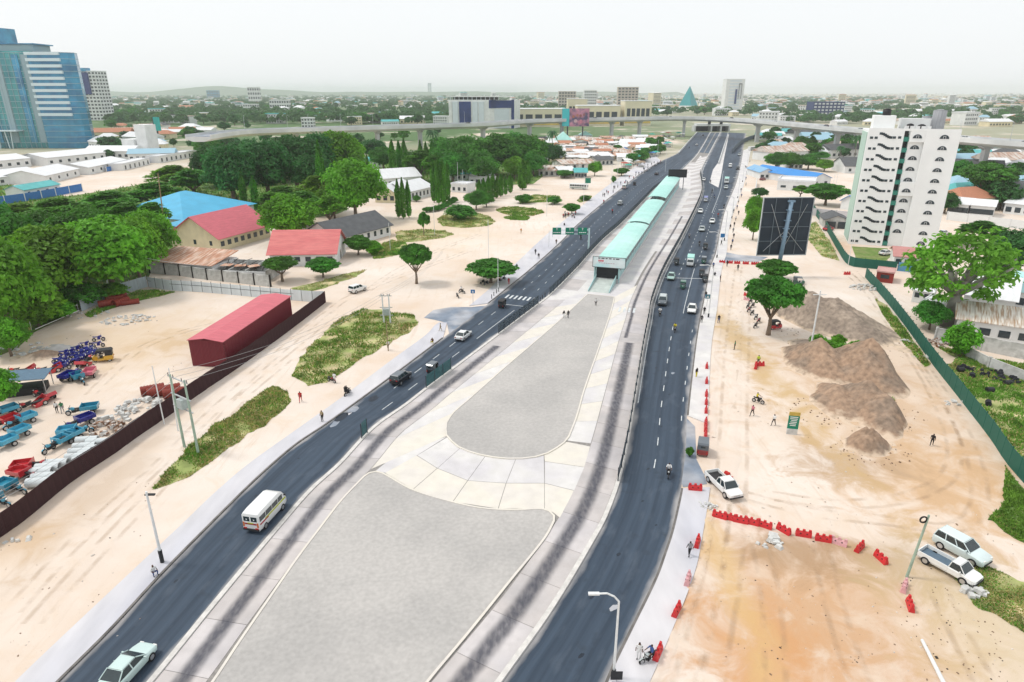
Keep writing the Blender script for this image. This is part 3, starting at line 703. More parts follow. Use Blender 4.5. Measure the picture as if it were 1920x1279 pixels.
# low bridge with the underpass mouths behind the flyover
up = thing('underpass_bridge', 'low concrete bridge with dark underpass mouths beneath the flyover', 'bridge', tuple(G(1337, 247)))
u0 = G(1337, 247); mw = mpp(1337, 247)
mb = MB(); mb.box((0, 6, 7.2), (64 * mw, 12, 2.4)); mb.build('beam', M_FLY, up)
for a in (1303, 1333.5, 1351.5, 1367):
    mb = MB(); mb.box(((a - 1337) * mw, 6, 3.0), (1.6, 12, 6.0)); mb.build('wall', M_PIER, up)
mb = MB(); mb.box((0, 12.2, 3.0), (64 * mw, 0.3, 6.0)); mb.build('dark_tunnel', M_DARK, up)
for a in (1328, 1350):
    mb = MB(); mb.box(((a - 1337) * mw, -1, 10.0), (3.2, .5, 4.2)); mb.cyl(((a - 1337) * mw, -.6, 8), ((a - 1337) * mw, -.6, 12.5), .15, .15, 6); mb.build('signal_board', M_DARK, up)
# side walls of the sunken approach
for pts, lab in (([(1272, 289), (1290, 268), (1307, 249)], 'low concrete side wall between market and underpass approach'), ([(1347, 308), (1356, 280), (1365, 251)], 'low concrete side wall between underpass approach and service road')):
    q = resample(wp(pts), 10); mb = MB()
    mb.loft([[(p.x - q[0].x - .2, p.y - q[0].y, 0), (p.x - q[0].x - .2, p.y - q[0].y, 1.3), (p.x - q[0].x + .2, p.y - q[0].y, 1.3), (p.x - q[0].x + .2, p.y - q[0].y, 0)] for p in q])
    tag(put('approach_wall', mb.mesh('approach_wall', M_FLY), None, q[0]), lab, 'wall')
# curved service ramp right of the underpass
mb = MB(); q = spline(wp([(1372, 288), (1382, 277), (1397, 266), (1420, 259), (1450, 257)])); mb.loft([[(p.x - q[0].x, p.y - q[0].y - .3, 0), (p.x - q[0].x, p.y - q[0].y - .3, 3.4), (p.x - q[0].x, p.y - q[0].y + .3, 3.4), (p.x - q[0].x, p.y - q[0].y + .3, 0)] for p in q])
tag(put('ramp_wall', mb.mesh('ramp_wall', mat('dark_concrete', (.12, .15, .18), .8, .2, .3)), None, q[0]), 'dark curved retaining wall of the side ramp below the flyover', 'wall')
# ================================================================== TREES AND PLANTS
import numpy as np
nr = np.random.RandomState(5)
def leaf_mat(name, col, rand=0.16, var=0.45, scale=1.6):
    m = mat(name, col, 0.55, var, scale, spec=0.25, rand=rand)
    t = m.node_tree; b = t.nodes['Principled BSDF']; o = t.nodes['Material Output']    # thin leaves let light through
    tr = t.nodes.new('ShaderNodeBsdfTranslucent'); mi = t.nodes.new('ShaderNodeMixShader'); mi.inputs[0].default_value = .38
    src = b.inputs['Base Color'].links[0].from_socket; t.links.new(src, tr.inputs[0]); t.links.new(b.outputs[0], mi.inputs[1]); t.links.new(tr.outputs[0], mi.inputs[2]); t.links.new(mi.outputs[0], o.inputs[0])
    return m
LEAF = {'bright': leaf_mat('leaf_bright', (0.15, 0.40, 0.022)), 'dark': leaf_mat('leaf_dark', (0.05, 0.18, 0.04)),
        'mid': leaf_mat('leaf_mid', (0.08, 0.28, 0.03)), 'lime': leaf_mat('leaf_lime', (0.17, 0.38, 0.03)),
        'column': leaf_mat('leaf_column', (0.095, 0.31, 0.025)), 'palm': leaf_mat('leaf_palm', (0.06, 0.19, 0.06)),
        'dry': leaf_mat('leaf_dry', (0.16, 0.17, 0.07))}
M_BARK = mat('bark', (0.20, 0.15, 0.11), 0.9, 0.3, 3.0, 0.3)
M_BARKG = mat('grey_bark', (0.30, 0.29, 0.26), 0.9, 0.25, 3.0, 0.3)
def leaves(name, pos, nrm, size, m, asp=1.6):
    """one quad per leaf spray"""
    n = len(pos); size = np.asarray(size).reshape(-1, 1) * np.ones((n, 1))
    nrm = nrm / (np.linalg.norm(nrm, axis=1, keepdims=True) + 1e-9)
    a = np.cross(nrm, nr.normal(size=(n, 3))); a /= (np.linalg.norm(a, axis=1, keepdims=True) + 1e-9)
    b = np.cross(nrm, a)
    a = a * size * .5 * asp; b = b * size * .5
    bend = nrm * size * .18
    v = np.stack([pos - a - bend, pos - b * .9, pos + a - bend, pos + b * .9], 1).reshape(-1, 3)
    f = np.arange(n * 4).reshape(-1, 4)
    me = bpy.data.meshes.new(name); me.from_pydata(v.tolist(), [], f.tolist()); me.materials.append(m); me.update()
    return me
def sph(n):
    d = nr.normal(size=(n, 3)); return d / np.linalg.norm(d, axis=1, keepdims=True)
def clump_crown(nc, per, rz=0.43, cz=0.56, rxy=0.5, cr=0.17, size=0.05, flat=1.0, low=-0.55, fill=0.25):
    """crown in unit box (width 1, tree height 1): leaf clumps spread over an uneven ellipsoid"""
    pos, nrm = [], []
    d = sph(nc * 3); d = d[d[:, 2] > low][:nc]
    for k in range(len(d)):
        rr = nr.uniform(0.62, 0.86); c = d[k] * rr * np.array([rxy, rxy, rz]) + np.array([0, 0, cz])
        r = cr * nr.uniform(0.7, 1.25)
        s = sph(per); s[:, 2] = np.where(s[:, 2] < -0.3, -s[:, 2] * .4, s[:, 2])
        q = s * r * nr.uniform(0.75, 1.05, (per, 1)) * np.array([1, 1, flat * rz / rxy * 1.05])
        pos.append(c + q); nrm.append(s + nr.normal(size=(per, 3)) * .45 + np.array([0, 0, .35]))
    ni = int(nc * per * fill)
    s = sph(ni) * nr.uniform(0.2, 0.8, (ni, 1)) ** .5 * np.array([rxy, rxy, rz]) * .82 + np.array([0, 0, cz])
    pos.append(s); nrm.append(sph(ni))
    p = np.concatenate(pos); return p, np.concatenate(nrm)
def trunk_mesh(h=0.4, r=0.03, limbs=5, m=None, spread=0.28, top=0.62, lean=0.0):
    mb = MB(); pts = [Vector((0, 0, -.01)), Vector((lean * .4, .01, h * .5)), Vector((lean, 0, h))]
    mb.cyl(pts[0], pts[1], r * 1.35, r, 8); mb.cyl(pts[1], pts[2], r, r * .8, 8)
    for k in range(limbs):
        a = 2 * math.pi * (k + .3) / limbs + rnd.uniform(-.3, .3); q = Vector((math.cos(a) * spread * rnd.uniform(.7, 1.1), math.sin(a) * spread * rnd.uniform(.7, 1.1), top * rnd.uniform(.9, 1.12)))
        m1 = pts[2].lerp(q, .5) + Vector((0, 0, -.03))
        mb.cyl(pts[2] - Vector((0, 0, .03)), m1, r * .6, r * .4, 6); mb.cyl(m1, q, r * .4, r * .12, 5)
    return mb.mesh('trunk', m or M_BARK, True)
PROTO = {}
def tree_kind(key, name, crowns, trunks, cat='tree'):
    PROTO[key] = (name, crowns, trunks, cat)
def mk(pn, size, m, asp=1.6): return leaves('crown', pn[0], pn[1], size * nr.uniform(.7, 1.35, len(pn[0])), m, asp)
tree_kind('B', 'broadleaf_tree', [mk(clump_crown(78, 120), .040, LEAF['bright']), mk(clump_crown(52, 150, cr=.21), .042, LEAF['bright'])], [trunk_mesh(), trunk_mesh(limbs=6)])
tree_kind('A', 'mango_tree', [mk(clump_crown(90, 105, cr=.14, fill=.35), .038, LEAF['dark']), mk(clump_crown(60, 140, cr=.19, fill=.35), .040, LEAF['dark'])], [trunk_mesh(.35, .035), trunk_mesh(.33, .04)])
tree_kind('M', 'shade_tree', [mk(clump_crown(80, 110, cr=.15), .039, LEAF['mid']), mk(clump_crown(56, 140, cr=.2), .040, LEAF['mid'])], [trunk_mesh(), trunk_mesh(.42)])
tree_kind('K', 'spreading_tree', [mk(clump_crown(80, 75, rz=.30, cz=.66, cr=.13, flat=.6, low=-.25), .042, LEAF['mid'])], [trunk_mesh(.3, .035, 7, top=.6)])
# layered flame trees: flat tiers of fine leaf
def tier_crown(nt_, per):
    pos, nrm = [], []
    for k in range(nt_):
        a = nr.uniform(0, 6.28); rr = nr.uniform(0, .36) ; z = .92 - rr * .75 - nr.uniform(0, .22)
        c = np.array([math.cos(a) * rr, math.sin(a) * rr, z]); r = nr.uniform(.09, .19)
        t = nr.uniform(0, 6.28, per); q = np.sqrt(nr.uniform(0, 1, per)) * r
        pos.append(c + np.stack([np.cos(t) * q, np.sin(t) * q, nr.normal(size=per) * .012 - q * q * 1.2], 1)); nrm.append(np.array([0, 0, 1]) + nr.normal(size=(per, 3)) * .28)
    return np.concatenate(pos), np.concatenate(nrm)
tree_kind('D', 'layered_tree', [mk(tier_crown(62, 95), .042, LEAF['lime'], 2.2), mk(tier_crown(55, 100), .045, LEAF['column'], 2.2)], [trunk_mesh(.3, .03, 7, spread=.34, top=.66), trunk_mesh(.28, .032, 6, spread=.34, top=.62)])
# columns (weeping ashoka)
def column_crown(n, w=.5):
    z = nr.uniform(.05, 1.0, n); t = nr.uniform(0, 6.28, n); prof = np.minimum(1, (1.0 - z) * 3.2 + .06) * np.minimum(1, z * 4 + .45) * (0.86 + .14 * np.sin(t * 3 + z * 14))
    r = w * prof * nr.uniform(.72, 1.02, n); pos = np.stack([np.cos(t) * r, np.sin(t) * r, z], 1)
    return pos, np.stack([np.cos(t), np.sin(t), np.full(n, -.15)], 1) + nr.normal(size=(n, 3)) * .4
def col_mesh(n):
    p, q = column_crown(n); s = nr.uniform(.16, .30, n)
    me = leaves('crown', p * np.array([1, 1, 1]), q, s, LEAF['column'], 1.0)
    # leaves hang: stretch kept short because the tree itself is scaled tall
    v = np.array([x.co[:] for x in me.vertices]); c = np.repeat(p, 4, 0); d = v - c; d[:, 2] *= .16; v = c + d
    me.vertices.foreach_set('co', v.astype('f4').ravel()); me.update(); return me
cm = MB(); cm.cyl((0, 0, -.005), (0, 0, .5), .07, .04, 7); cm = cm.mesh('trunk', M_BARK)
tree_kind('C', 'column_tree', [col_mesh(1500), col_mesh(1500)], [cm, cm])
def palm():
    mb = MB(); pts = []
    for k in range(22):
        a = k * 2.4; up = .9 - (k / 22) * 1.15; prev = None
        for j in range(6):
            t = j / 5; r = .5 * t; z = .80 + .12 * math.sin(up) * t * 1.6 - .30 * t * t * (1.25 - up * .5)
            p = Vector((math.cos(a) * r, math.sin(a) * r, z)); w_ = .055 * math.sin(math.pi * min(1, t * .85 + .12)) + .004
            sd_ = Vector((-math.sin(a), math.cos(a), 0)) * w_
            cur = (p - sd_ - Vector((0, 0, w_ * .5)), p, p + sd_ - Vector((0, 0, w_ * .5)))
            if prev: mb.face([prev[0], prev[1], cur[1], cur[0]]); mb.face([prev[1], prev[2], cur[2], cur[1]])
            prev = cur
    t = MB(); t.cyl((0, 0, 0), (.02, 0, .45), .035, .026, 7); t.cyl((.02, 0, .45), (0, 0, .82), .026, .022, 7)
    return mb.mesh('crown', LEAF['palm']), t.mesh('trunk', M_BARKG)
pc, pt = palm(); tree_kind('P', 'palm_tree', [pc], [pt])
# low bushes and hedges
tree_kind('S', 'bush', [mk(clump_crown(40, 60, rz=.5, cz=.45, cr=.2, low=-.3, fill=.3), .07, LEAF['bright']), mk(clump_crown(36, 60, rz=.5, cz=.45, cr=.22, low=-.3), .075, LEAF['mid'])], [trunk_mesh(.3, .03, 4, top=.4), trunk_mesh(.3, .03, 4, top=.4)], 'bush')
tree_kind('U', 'umbrella_tree', [mk(clump_crown(60, 85, rz=.42, cz=.56, cr=.14, flat=.55, low=-.1, fill=.3), .05, LEAF['mid'], 2.0)], [trunk_mesh(.3, .03, 7, top=.5, spread=.36)])
# young plant with big leaf rosettes
tree_kind('Y', 'young_tree', [mk(clump_crown(16, 45, rz=.34, cz=.62, cr=.2, fill=.1), .13, LEAF['mid'])], [trunk_mesh(.6, .03, 4, top=.7)])
# the big open-crowned tree with a thick pale trunk
tree_kind('O', 'open_crowned_tree', [mk(clump_crown(74, 40, rz=.42, cz=.57, cr=.11, low=-.75, fill=.05), .038, LEAF['lime'])], [trunk_mesh(.36, .062, 11, M_BARKG, spread=.42, top=.66)])
# cheap crowns for the far belts
tree_kind('f', 'distant_tree', [mk(clump_crown(24, 34, cr=.22, fill=.3), .11, LEAF['dark']), mk(clump_crown(22, 36, cr=.22, fill=.3), .11, LEAF['mid']), mk(clump_crown(26, 34, cr=.2, rz=.4), .11, LEAF['palm'])], [trunk_mesh(.3, .03, 3)] * 3)
def plant(key, x, yb, yt, wpx, label, group=None, var=None, wm=None, hm=None, at=None, cat=None, asp=1.0):
    name, crowns, trunks, ct = PROTO[key]; k = rnd.randrange(len(crowns)) if var is None else var
    g = G(x, yb) if at is None else Vector(at)
    h = hm or max(.4, hgt(x, yb, yt)); wd = wm or wpx * mpp(x, yb)
    o = thing(name, label, cat or ct, tuple(g), rnd.uniform(0, 6.28), group); o.scale = (wd, wd * asp, h)
    put('crown', crowns[k], o); put('trunk', trunks[k], o)
    return o
T = plant
# ---- thicket at the far left of the yard
GT = 'thicket behind the storage yard'
for x, yb, yt, w_, k in ((215, 556, 415, 150, 'B'), (120, 575, 425, 160, 'B'), (25, 640, 450, 150, 'B'), (265, 530, 415, 90, 'B'), (60, 560, 400, 130, 'M'), (160, 520, 395, 120, 'M'), (10, 540, 385, 120, 'M'), (290, 505, 400, 80, 'B'), (-40, 600, 430, 130, 'B'), (95, 500, 395, 110, 'M')):
    T(k, x, yb, yt, w_, {'B': 'bright green broadleaf tree in the dense thicket behind the pale sheet fence', 'M': 'mid green shade tree deep in the thicket behind the yard'}[k], GT)
T('S', 75, 612, 540, 90, 'loose light green thicket bush with thin pale stems by the white rails', var=0)
T('S', 160, 575, 530, 70, 'green bush at the thicket foot beside the sheet fence corner', var=1)
T('B', 22, 668, 598, 70, 'small bright tree overhanging the rubble edge of the yard')
T('B', 0, 775, 690, 75, 'leafy tree beside the small blue-roofed shelter in the yard')
T('S', 215, 560, 532, 50, 'low bush under the pole frame behind the sheet fence'); T('S', 110, 600, 565, 60, 'low bush along the white rails of the yard')
for x, yb, yt, w_ in ((300, 405, 335, 120), (215, 425, 352, 130), (120, 440, 365, 130), (296, 452, 372, 90), (250, 455, 372, 110), (365, 372, 312, 100), (330, 365, 305, 110), (50, 440, 375, 110), (420, 352, 308, 80), (175, 460, 375, 100)):
    T('D', x, yb, yt, w_, 'layered flame tree with flat lime tiers behind the thicket', 'layered trees by the blue roof')
for x, yb, yt, w_ in ((440, 385, 272, 105), (505, 375, 262, 100), (560, 365, 255, 105), (405, 350, 272, 70), (600, 350, 250, 80), (470, 345, 262, 90), (535, 340, 262, 90), (590, 375, 290, 80)):
    T('A', x, yb, yt, w_, 'tall dark mango tree in the row behind the blue roof', 'dark mango trees')
T('B', 640, 345, 248, 90, 'bright tall tree at the end of the dark mango row'); T('D', 665, 350, 290, 60, 'small layered tree beside the mango row end')
T('B', 548, 458, 366, 98, 'big bright tree between the two salmon-roofed houses'); T('B', 668, 415, 305, 100, 'tall bright tree with billowing crown behind the grey roof')
T('B', 628, 410, 345, 60, 'bright tree joined to the tall billowing tree'); T('D', 600, 400, 322, 100, 'broad layered tree behind the long salmon roof', var=0)
T('D', 535, 395, 345, 100, 'layered tree beside the twin columns of the blue roof', var=1); T('D', 570, 425, 352, 110, 'layered tree right behind the big bright tree', var=1); T('D', 620, 430, 360, 80, 'layered tree at the foot of the tall billowing tree', var=0)
LC = 'narrow column-shaped tree '
for x, yb, yt, w_, lab in ((460, 392, 322, 15, 'of the pair in front of the blue roof, nearer the mango row'), (481, 394, 330, 16, 'of the pair in front of the blue roof, nearer the salmon roof'), (608, 400, 263, 17, 'very tall, rising alone above the layered trees'), (533, 345, 318, 10, 'short one behind the layered trees'), (515, 348, 330, 8, 'smallest one behind the layered trees'), (690, 330, 290, 9, 'short one beside the teal roof')):
    T('C', x, yb, yt, w_, LC + lab)
for x, yb, yt, w_, grp in ([(738, 335, 262, 15, 0), (750, 328, 263, 13, 0), (760, 330, 260, 14, 0), (735, 330, 268, 10, 0), (748, 409, 336, 12, 1), (757, 411, 333, 12, 1), (767, 408, 338, 12, 1), (814, 380, 300, 13, 2), (823, 384, 298, 13, 2), (832, 384, 299, 13, 2), (840, 378, 303, 12, 2), (819, 370, 302, 12, 2), (790, 330, 263, 12, 3), (800, 325, 266, 12, 3), (812, 322, 262, 12, 3), (825, 322, 265, 12, 3), (867, 330, 262, 14, 3),
                           (899, 382, 337, 13, 4), (907, 379, 334, 12, 4), (916, 376, 330, 12, 4), (924, 372, 322, 11, 4), (931, 372, 334, 10, 4), (939, 369, 326, 12, 4), (948, 366, 330, 9, 4), (957, 362, 326, 11, 4), (980, 356, 300, 20, 5), (989, 346, 300, 15, 5)]):
    T('C', x, yb, yt, w_, LC + ['in the tall clump behind the white-roofed hall', 'in the tight clump before the white hall front', 'in the dense clump beside the curved hedge', 'poking above the round forest trees', 'in the row beside the round lawns', 'of the stout pair beside the rusty roofs'][grp], ['columns behind hall', 'columns before hall', 'columns by the hedge', 'columns above the forest', 'columns by the lawns', 'stout columns'][grp])
# round forest before the flyover
for x, yb, yt, w_, k in ((880, 335, 258, 75, 'M'), (930, 330, 250, 95, 'M'), (985, 322, 252, 80, 'M'), (1010, 300, 262, 50, 'M'), (835, 320, 262, 70, 'M'), (790, 340, 275, 70, 'D'), (850, 345, 285, 60, 'M'), (905, 345, 285, 60, 'M'), (965, 338, 294, 42, 'B'), (1000, 330, 288, 45, 'M'), (1036, 308, 270, 42, 'A'), (775, 325, 285, 60, 'M'), (720, 320, 275, 50, 'M'), (700, 300, 262, 60, 'A'), (955, 300, 250, 60, 'M'), (815, 345, 285, 60, 'D'), (870, 300, 255, 60, 'M')):
    T(k, x, yb, yt, w_, {'M': 'round-crowned forest tree below the flyover', 'D': 'layered forest tree at the forest edge below the flyover', 'B': 'bright round tree at the forest edge by the rusty roofs', 'A': 'dark dense forest tree below the flyover'}[k], 'forest below the flyover')
# single trees and bushes on the open sand
T('K', 781, 532, 452, 62, 'single dense tree with stout trunk on the open sand'); T('U', 920, 530, 486, 92, 'wide low umbrella tree shading motorbikes by the roadside')
T('K', 530, 528, 478, 64, 'round tree at the corner of the stained white wall'); T('U', 606, 520, 482, 60, 'low spreading bush tree before the salmon-roofed house')
T('U', 672, 478, 440, 50, 'low bush tree against the gable of the salmon-roofed house'); T('S', 700, 478, 452, 34, 'low scrub beside the dark grey roof')
T('Y', 795, 442, 397, 22, 'spindly young tree with large drooping leaves'); T('S', 865, 412, 384, 52, 'dark bush in the middle of the oval lawn', var=1)
T('M', 893, 394, 358, 40, 'small dark tree at the near end of the column row'); T('M', 912, 388, 362, 28, 'small tree beside the column row')
T('U', 1072, 402, 380, 32, 'flat-topped tree sheltering a crowd near the gantry'); T('S', 983, 381, 364, 30, 'low bush on the column-tree side of the sandy lot', var=1); T('S', 1040, 383, 368, 26, 'low bush on the road side of the sandy lot', var=1); T('S', 1098, 376, 366, 20, 'small bush on the kerbside lawn')
T('S', 781, 378, 366, 14, 'clipped round shrub at the hall wall', var=1); T('U', 1058, 334, 318, 34, 'flat green tree before the rusty roofs'); T('B', 1115, 330, 304, 24, 'small yellow-green tree beside the pale road'); T('U', 1165, 330, 314, 30, 'flat dark tree near the stalls'); T('S', 1150, 343, 330, 9, 'thin shrub at the crowded roadside')
T('M', 1200, 302, 288, 30, 'small dark tree beside the kerbside lawn'); T('S', 875, 350, 340, 30, 'low hedge under the teal roof', var=1)
for k in range(9): T('S', 800 + k * 6.5, 398 - k * k * .28, 388 - k * k * .3, 14, 'clipped hedge bush of the curved hedge by the hall', 'curved hedge', var=1)
# right side
T('K', 1440, 628, 510, 108, 'roadside tree shading a row of parked motorbikes', asp=.9); T('U', 1452, 528, 486, 70, 'small tree at the foot of the billboard mast')
T('B', 1411, 450, 392, 34, 'kerbside tree next to the billboard panel'); T('B', 1412, 415, 368, 32, 'kerbside tree between the dark clipped tree and the billboard'); T('A', 1424, 372, 352, 32, 'dark clipped kerbside tree by the white yard wall')
T('U', 1547, 385, 342, 76, 'spreading tree over the red car behind the billboard', asp=.8); T('D', 1500, 372, 345, 40, 'yellow-green tree beside the spreading tree')
for x, yb, yt, w_, k, lab in ((1455, 318, 285, 45, 'M', 'dark tree behind the small blue roof'), (1480, 318, 286, 40, 'M', 'dark tree beside the terracotta roof'), (1515, 318, 290, 40, 'M', 'dark tree hiding the terracotta roof'), (1545, 322, 300, 28, 'B', 'bright tree beside the long blue roof'), (1537, 300, 285, 30, 'M', 'dark tree behind the terracotta roof'), (1500, 284, 255, 30, 'M', 'pointed tree under the flyover'), (1520, 284, 255, 22, 'C', 'narrow column tree under the flyover')):
    T(k, x, yb, yt, w_, lab)
T('P', 1601, 300, 243, 26, 'tall palm under the flyover arm by the white tower'); T('P', 1573, 300, 268, 18, 'short palm under the flyover arm by the white tower')
T('P', 1035, 285, 236, 24, 'palm beside the mint pyramid roof'); T('P', 812, 285, 236, 30, 'palm in front of the blue-striped office block'); T('P', 247, 255, 228, 16, 'palm beside the teal hoarding')
T('K', 1840, 385, 300, 120, 'huge dark spreading tree beyond the white tower', asp=.8); T('M', 1795, 350, 300, 60, 'dark tree close behind the white tower'); T('D', 1835, 462, 410, 98, 'broad layered tree beside the green lawn', var=1)
T('A', 1905, 520, 430, 90, 'dark tree close beside the open-crowned tree'); T('O', 1778, 612, 425, 190, 'large tree with thick pale trunk and open crown over the sheds', asp=.8)
T('M', 1742, 618, 566, 56, 'dark bush at the foot of the thick pale trunk'); T('S', 1797, 668, 606, 56, 'round feathery bush beside the rubble wall', var=0)
T('A', 1770, 400, 360, 40, 'tree squeezed behind the white tower corner')
for x, yb, w_ in ((1532, 650, 30), (1570, 650, 26), (1604, 662, 30), (1550, 662, 44), (1580, 668, 44)): T('S', x, yb, yb - 22, w_, 'weedy green bush growing on the grey spoil heap', 'weeds on the spoil heap', var=0)
# ================================================================== BUILDINGS
M_CREAMW = mat('cream_wall', (0.70, 0.62, 0.42), 0.85, 0.08, 0.5); M_WWALL = mat('white_wall', (0.76, 0.77, 0.76), 0.8, 0.05, 0.3, col2=(0.62, 0.63, 0.62), scale2=0.2, var2=.5)
M_STAINW = mat('stained_wall', (0.62, 0.62, 0.60), 0.9, 0.15, 0.6, col2=(0.28, 0.28, 0.26), scale2=0.5, var2=.8)
M_WIN = mat('window_glass', (0.03, 0.045, 0.055), 0.2, 0.3, spec=0.5); M_FRAME = mat('window_frame', (0.6, 0.62, 0.62), 0.6, 0.05)
M_SALMON = mat('salmon_roof', (0.62, 0.19, 0.18), 0.7, 0.08, 0.5, stretch=(1, 6, 1), col2=(0.56, 0.15, 0.15), scale2=0.15); M_ROSE = mat('rose_roof', (0.56, 0.14, 0.17), 0.65, 0.1, 0.5, stretch=(1, 6, 1))
M_BLUER = mat('blue_roof', (0.08, 0.40, 0.62), 0.5, 0.08, 0.3); M_GREYR = mat('dark_grey_roof', (0.10, 0.105, 0.11), 0.8, 0.15, 0.6); M_TEALR = mat('teal_roof', (0.10, 0.42, 0.42), 0.6, 0.1, 0.3)
M_WROOF = mat('white_roof', (0.72, 0.73, 0.74), 0.6, 0.07, 0.3, stretch=(4, 1, 1)); M_RUST = mat('rusty_roof', (0.42, 0.20, 0.12), 0.8, 0.25, 0.8, stretch=(3, .4, 1), col2=(0.60, 0.45, 0.36), scale2=0.7)
M_RUSTW = mat('patchy_roof', (0.58, 0.53, 0.48), 0.8, 0.18, 0.8, stretch=(2, .6, 1), col2=(0.40, 0.24, 0.17), scale2=0.35); M_TERRA = mat('terracotta_roof', (0.45, 0.20, 0.12), 0.8, 0.15); M_COBALT = mat('cobalt_roof', (0.03, 0.24, 0.62), 0.45, 0.06, .3)
M_MAROON = mat('maroon_sheet', (0.17, 0.022, 0.032), 0.55, 0.12, 2.0, stretch=(6, 6, .3)); M_BLUEW = mat('blue_wall', (0.05, 0.18, 0.48), .7, .1)
WINM = {}
def win_mesh(w_, h_, m=None):
    k = (round(w_, 2), round(h_, 2), (m or M_WIN).name)
    if k not in WINM: mb = MB(); mb.box((0, 0, 0), (w_, .07, h_)); WINM[k] = mb.mesh('window', m or M_WIN)
    return WINM[k]
def frame_at(pa, pb):
    a, b = G(*pa), G(*pb); d = b - a; return a, d.length, math.atan2(d.y, d.x)
def roofing(root, L_, D_, h, kind, rh, m, ov=.5, wm=None):
    mb = MB(); x0, x1, y0, y1 = -ov, L_ + ov, -ov, D_ + ov; t = .14
    if kind == 'gable_x':
        for dz in (0,):
            yc = D_ / 2; dr = rh * ov / (D_ / 2)
            mb.loft([[(x, y0, h - dr), (x, yc, h + rh), (x, y1, h - dr), (x, y1, h - dr - t), (x, yc, h + rh - t), (x, y0, h - dr - t)] for x in (x0, x1)])
        g = MB()
        for x in (0.02, L_ - .02): g.face([(x, 0, h - .02), (x, D_ / 2, h + rh - t), (x, D_, h - .02)])
        g.build('gable', wm, root)
    elif kind == 'gable_y':
        xc = L_ / 2; dr = rh * ov / (L_ / 2)
        mb.loft([[(x0, y, h - dr), (xc, y, h + rh), (x1, y, h - dr), (x1, y, h - dr - t), (xc, y, h + rh - t), (x0, y, h - dr - t)] for y in (y0, y1)])
        g = MB()
        for y in (0.02, D_ - .02): g.face([(0, y, h - .02), (L_ / 2, y, h + rh - t), (L_, y, h - .02)])
        g.build('gable', wm, root)
    elif kind == 'hip':
        r = min(L_, D_) / 2; a, b = (r, L_ - r) if L_ > D_ else (L_ / 2 - .01, L_ / 2 + .01); c, d = (D_ / 2 - .01, D_ / 2 + .01) if L_ > D_ else (r, D_ - r)
        mb.loft([[(x0, y0, h), (x1, y0, h), (x1, y1, h), (x0, y1, h)], [(a, c, h + rh), (b, c, h + rh), (b, d, h + rh), (a, d, h + rh)]])
    elif kind == 'shed':
        mb.loft([[(x, y0, h), (x, y1, h + rh), (x, y1, h + rh + t), (x, y0, h + t)] for x in (x0, x1)])
    elif kind == 'flat':
        mb.box((L_ / 2, D_ / 2, h + .1), (L_ + .3, D_ + .3, .2))
        for (cx, cy, sx, sy) in ((L_ / 2, .1, L_ + .3, .25), (L_ / 2, D_ - .1, L_ + .3, .25), (.1, D_ / 2, .25, D_), (L_ - .1, D_ / 2, .25, D_)): mb.box((cx, cy, h + .2 + rh / 2), (sx, sy, rh))
    return mb.build('roof', m, root)
def house(name, label, pa, pb, depth, h, kind, rh, roof, wall, wins=(), cat='house', group=None, at=None, ov=.5):
    """pa,pb: photo pixels of the foot of the wall facing us; wins: (face f/l/r, count, sill z, w, h)"""
    if at is None: o, L_, rz = frame_at(pa, pb)
    else: o, L_, rz = at
    root = thing(name, label, cat, tuple(o), rz, group)
    mb = MB(); mb.box((L_ / 2, depth / 2, h / 2), (L_, depth, h)); mb.build('wall', wall, root)
    roofing(root, L_, depth, h, kind, rh, roof, ov, wall)
    for face, n, z, w_, h_ in wins:
        span = L_ if face in 'fb' else depth
        for k in range(n):
            u = span * (k + .5) / n
            p, r_ = {'f': ((u, -.03, z + h_ / 2), 0), 'b': ((u, depth + .03, z + h_ / 2), 0), 'l': ((-.03, u, z + h_ / 2), R(90)), 'r': ((L_ + .03, u, z + h_ / 2), R(90))}[face]
            put('window' if h_ < 1.95 else 'door', win_mesh(w_, h_), root, p, r_)
    return root
H = house
# ---- compounds on the left
H('school_house', 'long cream house with salmon roof and blue-edged gable', (413, 472), (508, 444), 17, 4.2, 'gable_x', 5.2, M_ROSE, M_CREAMW, [('f', 8, 1.3, 1.4, 1.4), ('l', 3, 1.5, .9, 1.3)], ov=.9)
H('low_house', 'white house with salmon roof and bare white gable end', (508, 500), (630, 498), 15, 3.6, 'gable_x', 4.4, M_SALMON, M_WWALL, [('f', 6, 1.2, 1.4, 1.2), ('r', 1, .1, 1.2, 2.4)], ov=.7)
H('hall', 'white hall with dark grey pitched roof', (634, 468), (733, 441), 13, 3.6, 'gable_x', 3.6, M_GREYR, M_WWALL, [('f', 8, 1.0, 1.0, 1.5)], 'hall', ov=.8)
H('compound_house', 'big low house with broad sky blue hipped roof', (348, 436), (478, 404), 30, 4.2, 'hip', 6.0, M_BLUER, M_WWALL, [('f', 9, 1.2, 1.4, 1.4)], ov=1.0)
H('annex', 'small blue-roofed annex beside the broad blue roof', (345, 446), (392, 438), 9, 3.2, 'hip', 1.6, M_BLUER, M_WWALL, [('f', 3, 1.1, 1.2, 1.2)])
H('rusty_shed', 'long low shed with rust-red corrugated roof by the burnt ruin', (285, 512), (400, 522), 9.5, 3.0, 'shed', 1.6, M_RUST, M_WWALL, [('f', 6, .8, 1.2, 1.5)], 'shed', ov=.4)
ruin = thing('burnt_ruin', 'roofless burnt-out ruin with charred rafters beside the rusty shed', 'ruin', *[tuple(G(402, 524)), frame_at((402, 524), (500, 528))[2]])
RL_ = frame_at((402, 524), (500, 528))[1]; M_CHAR = mat('charred', (.025, .022, .02), .9, .4, 2)
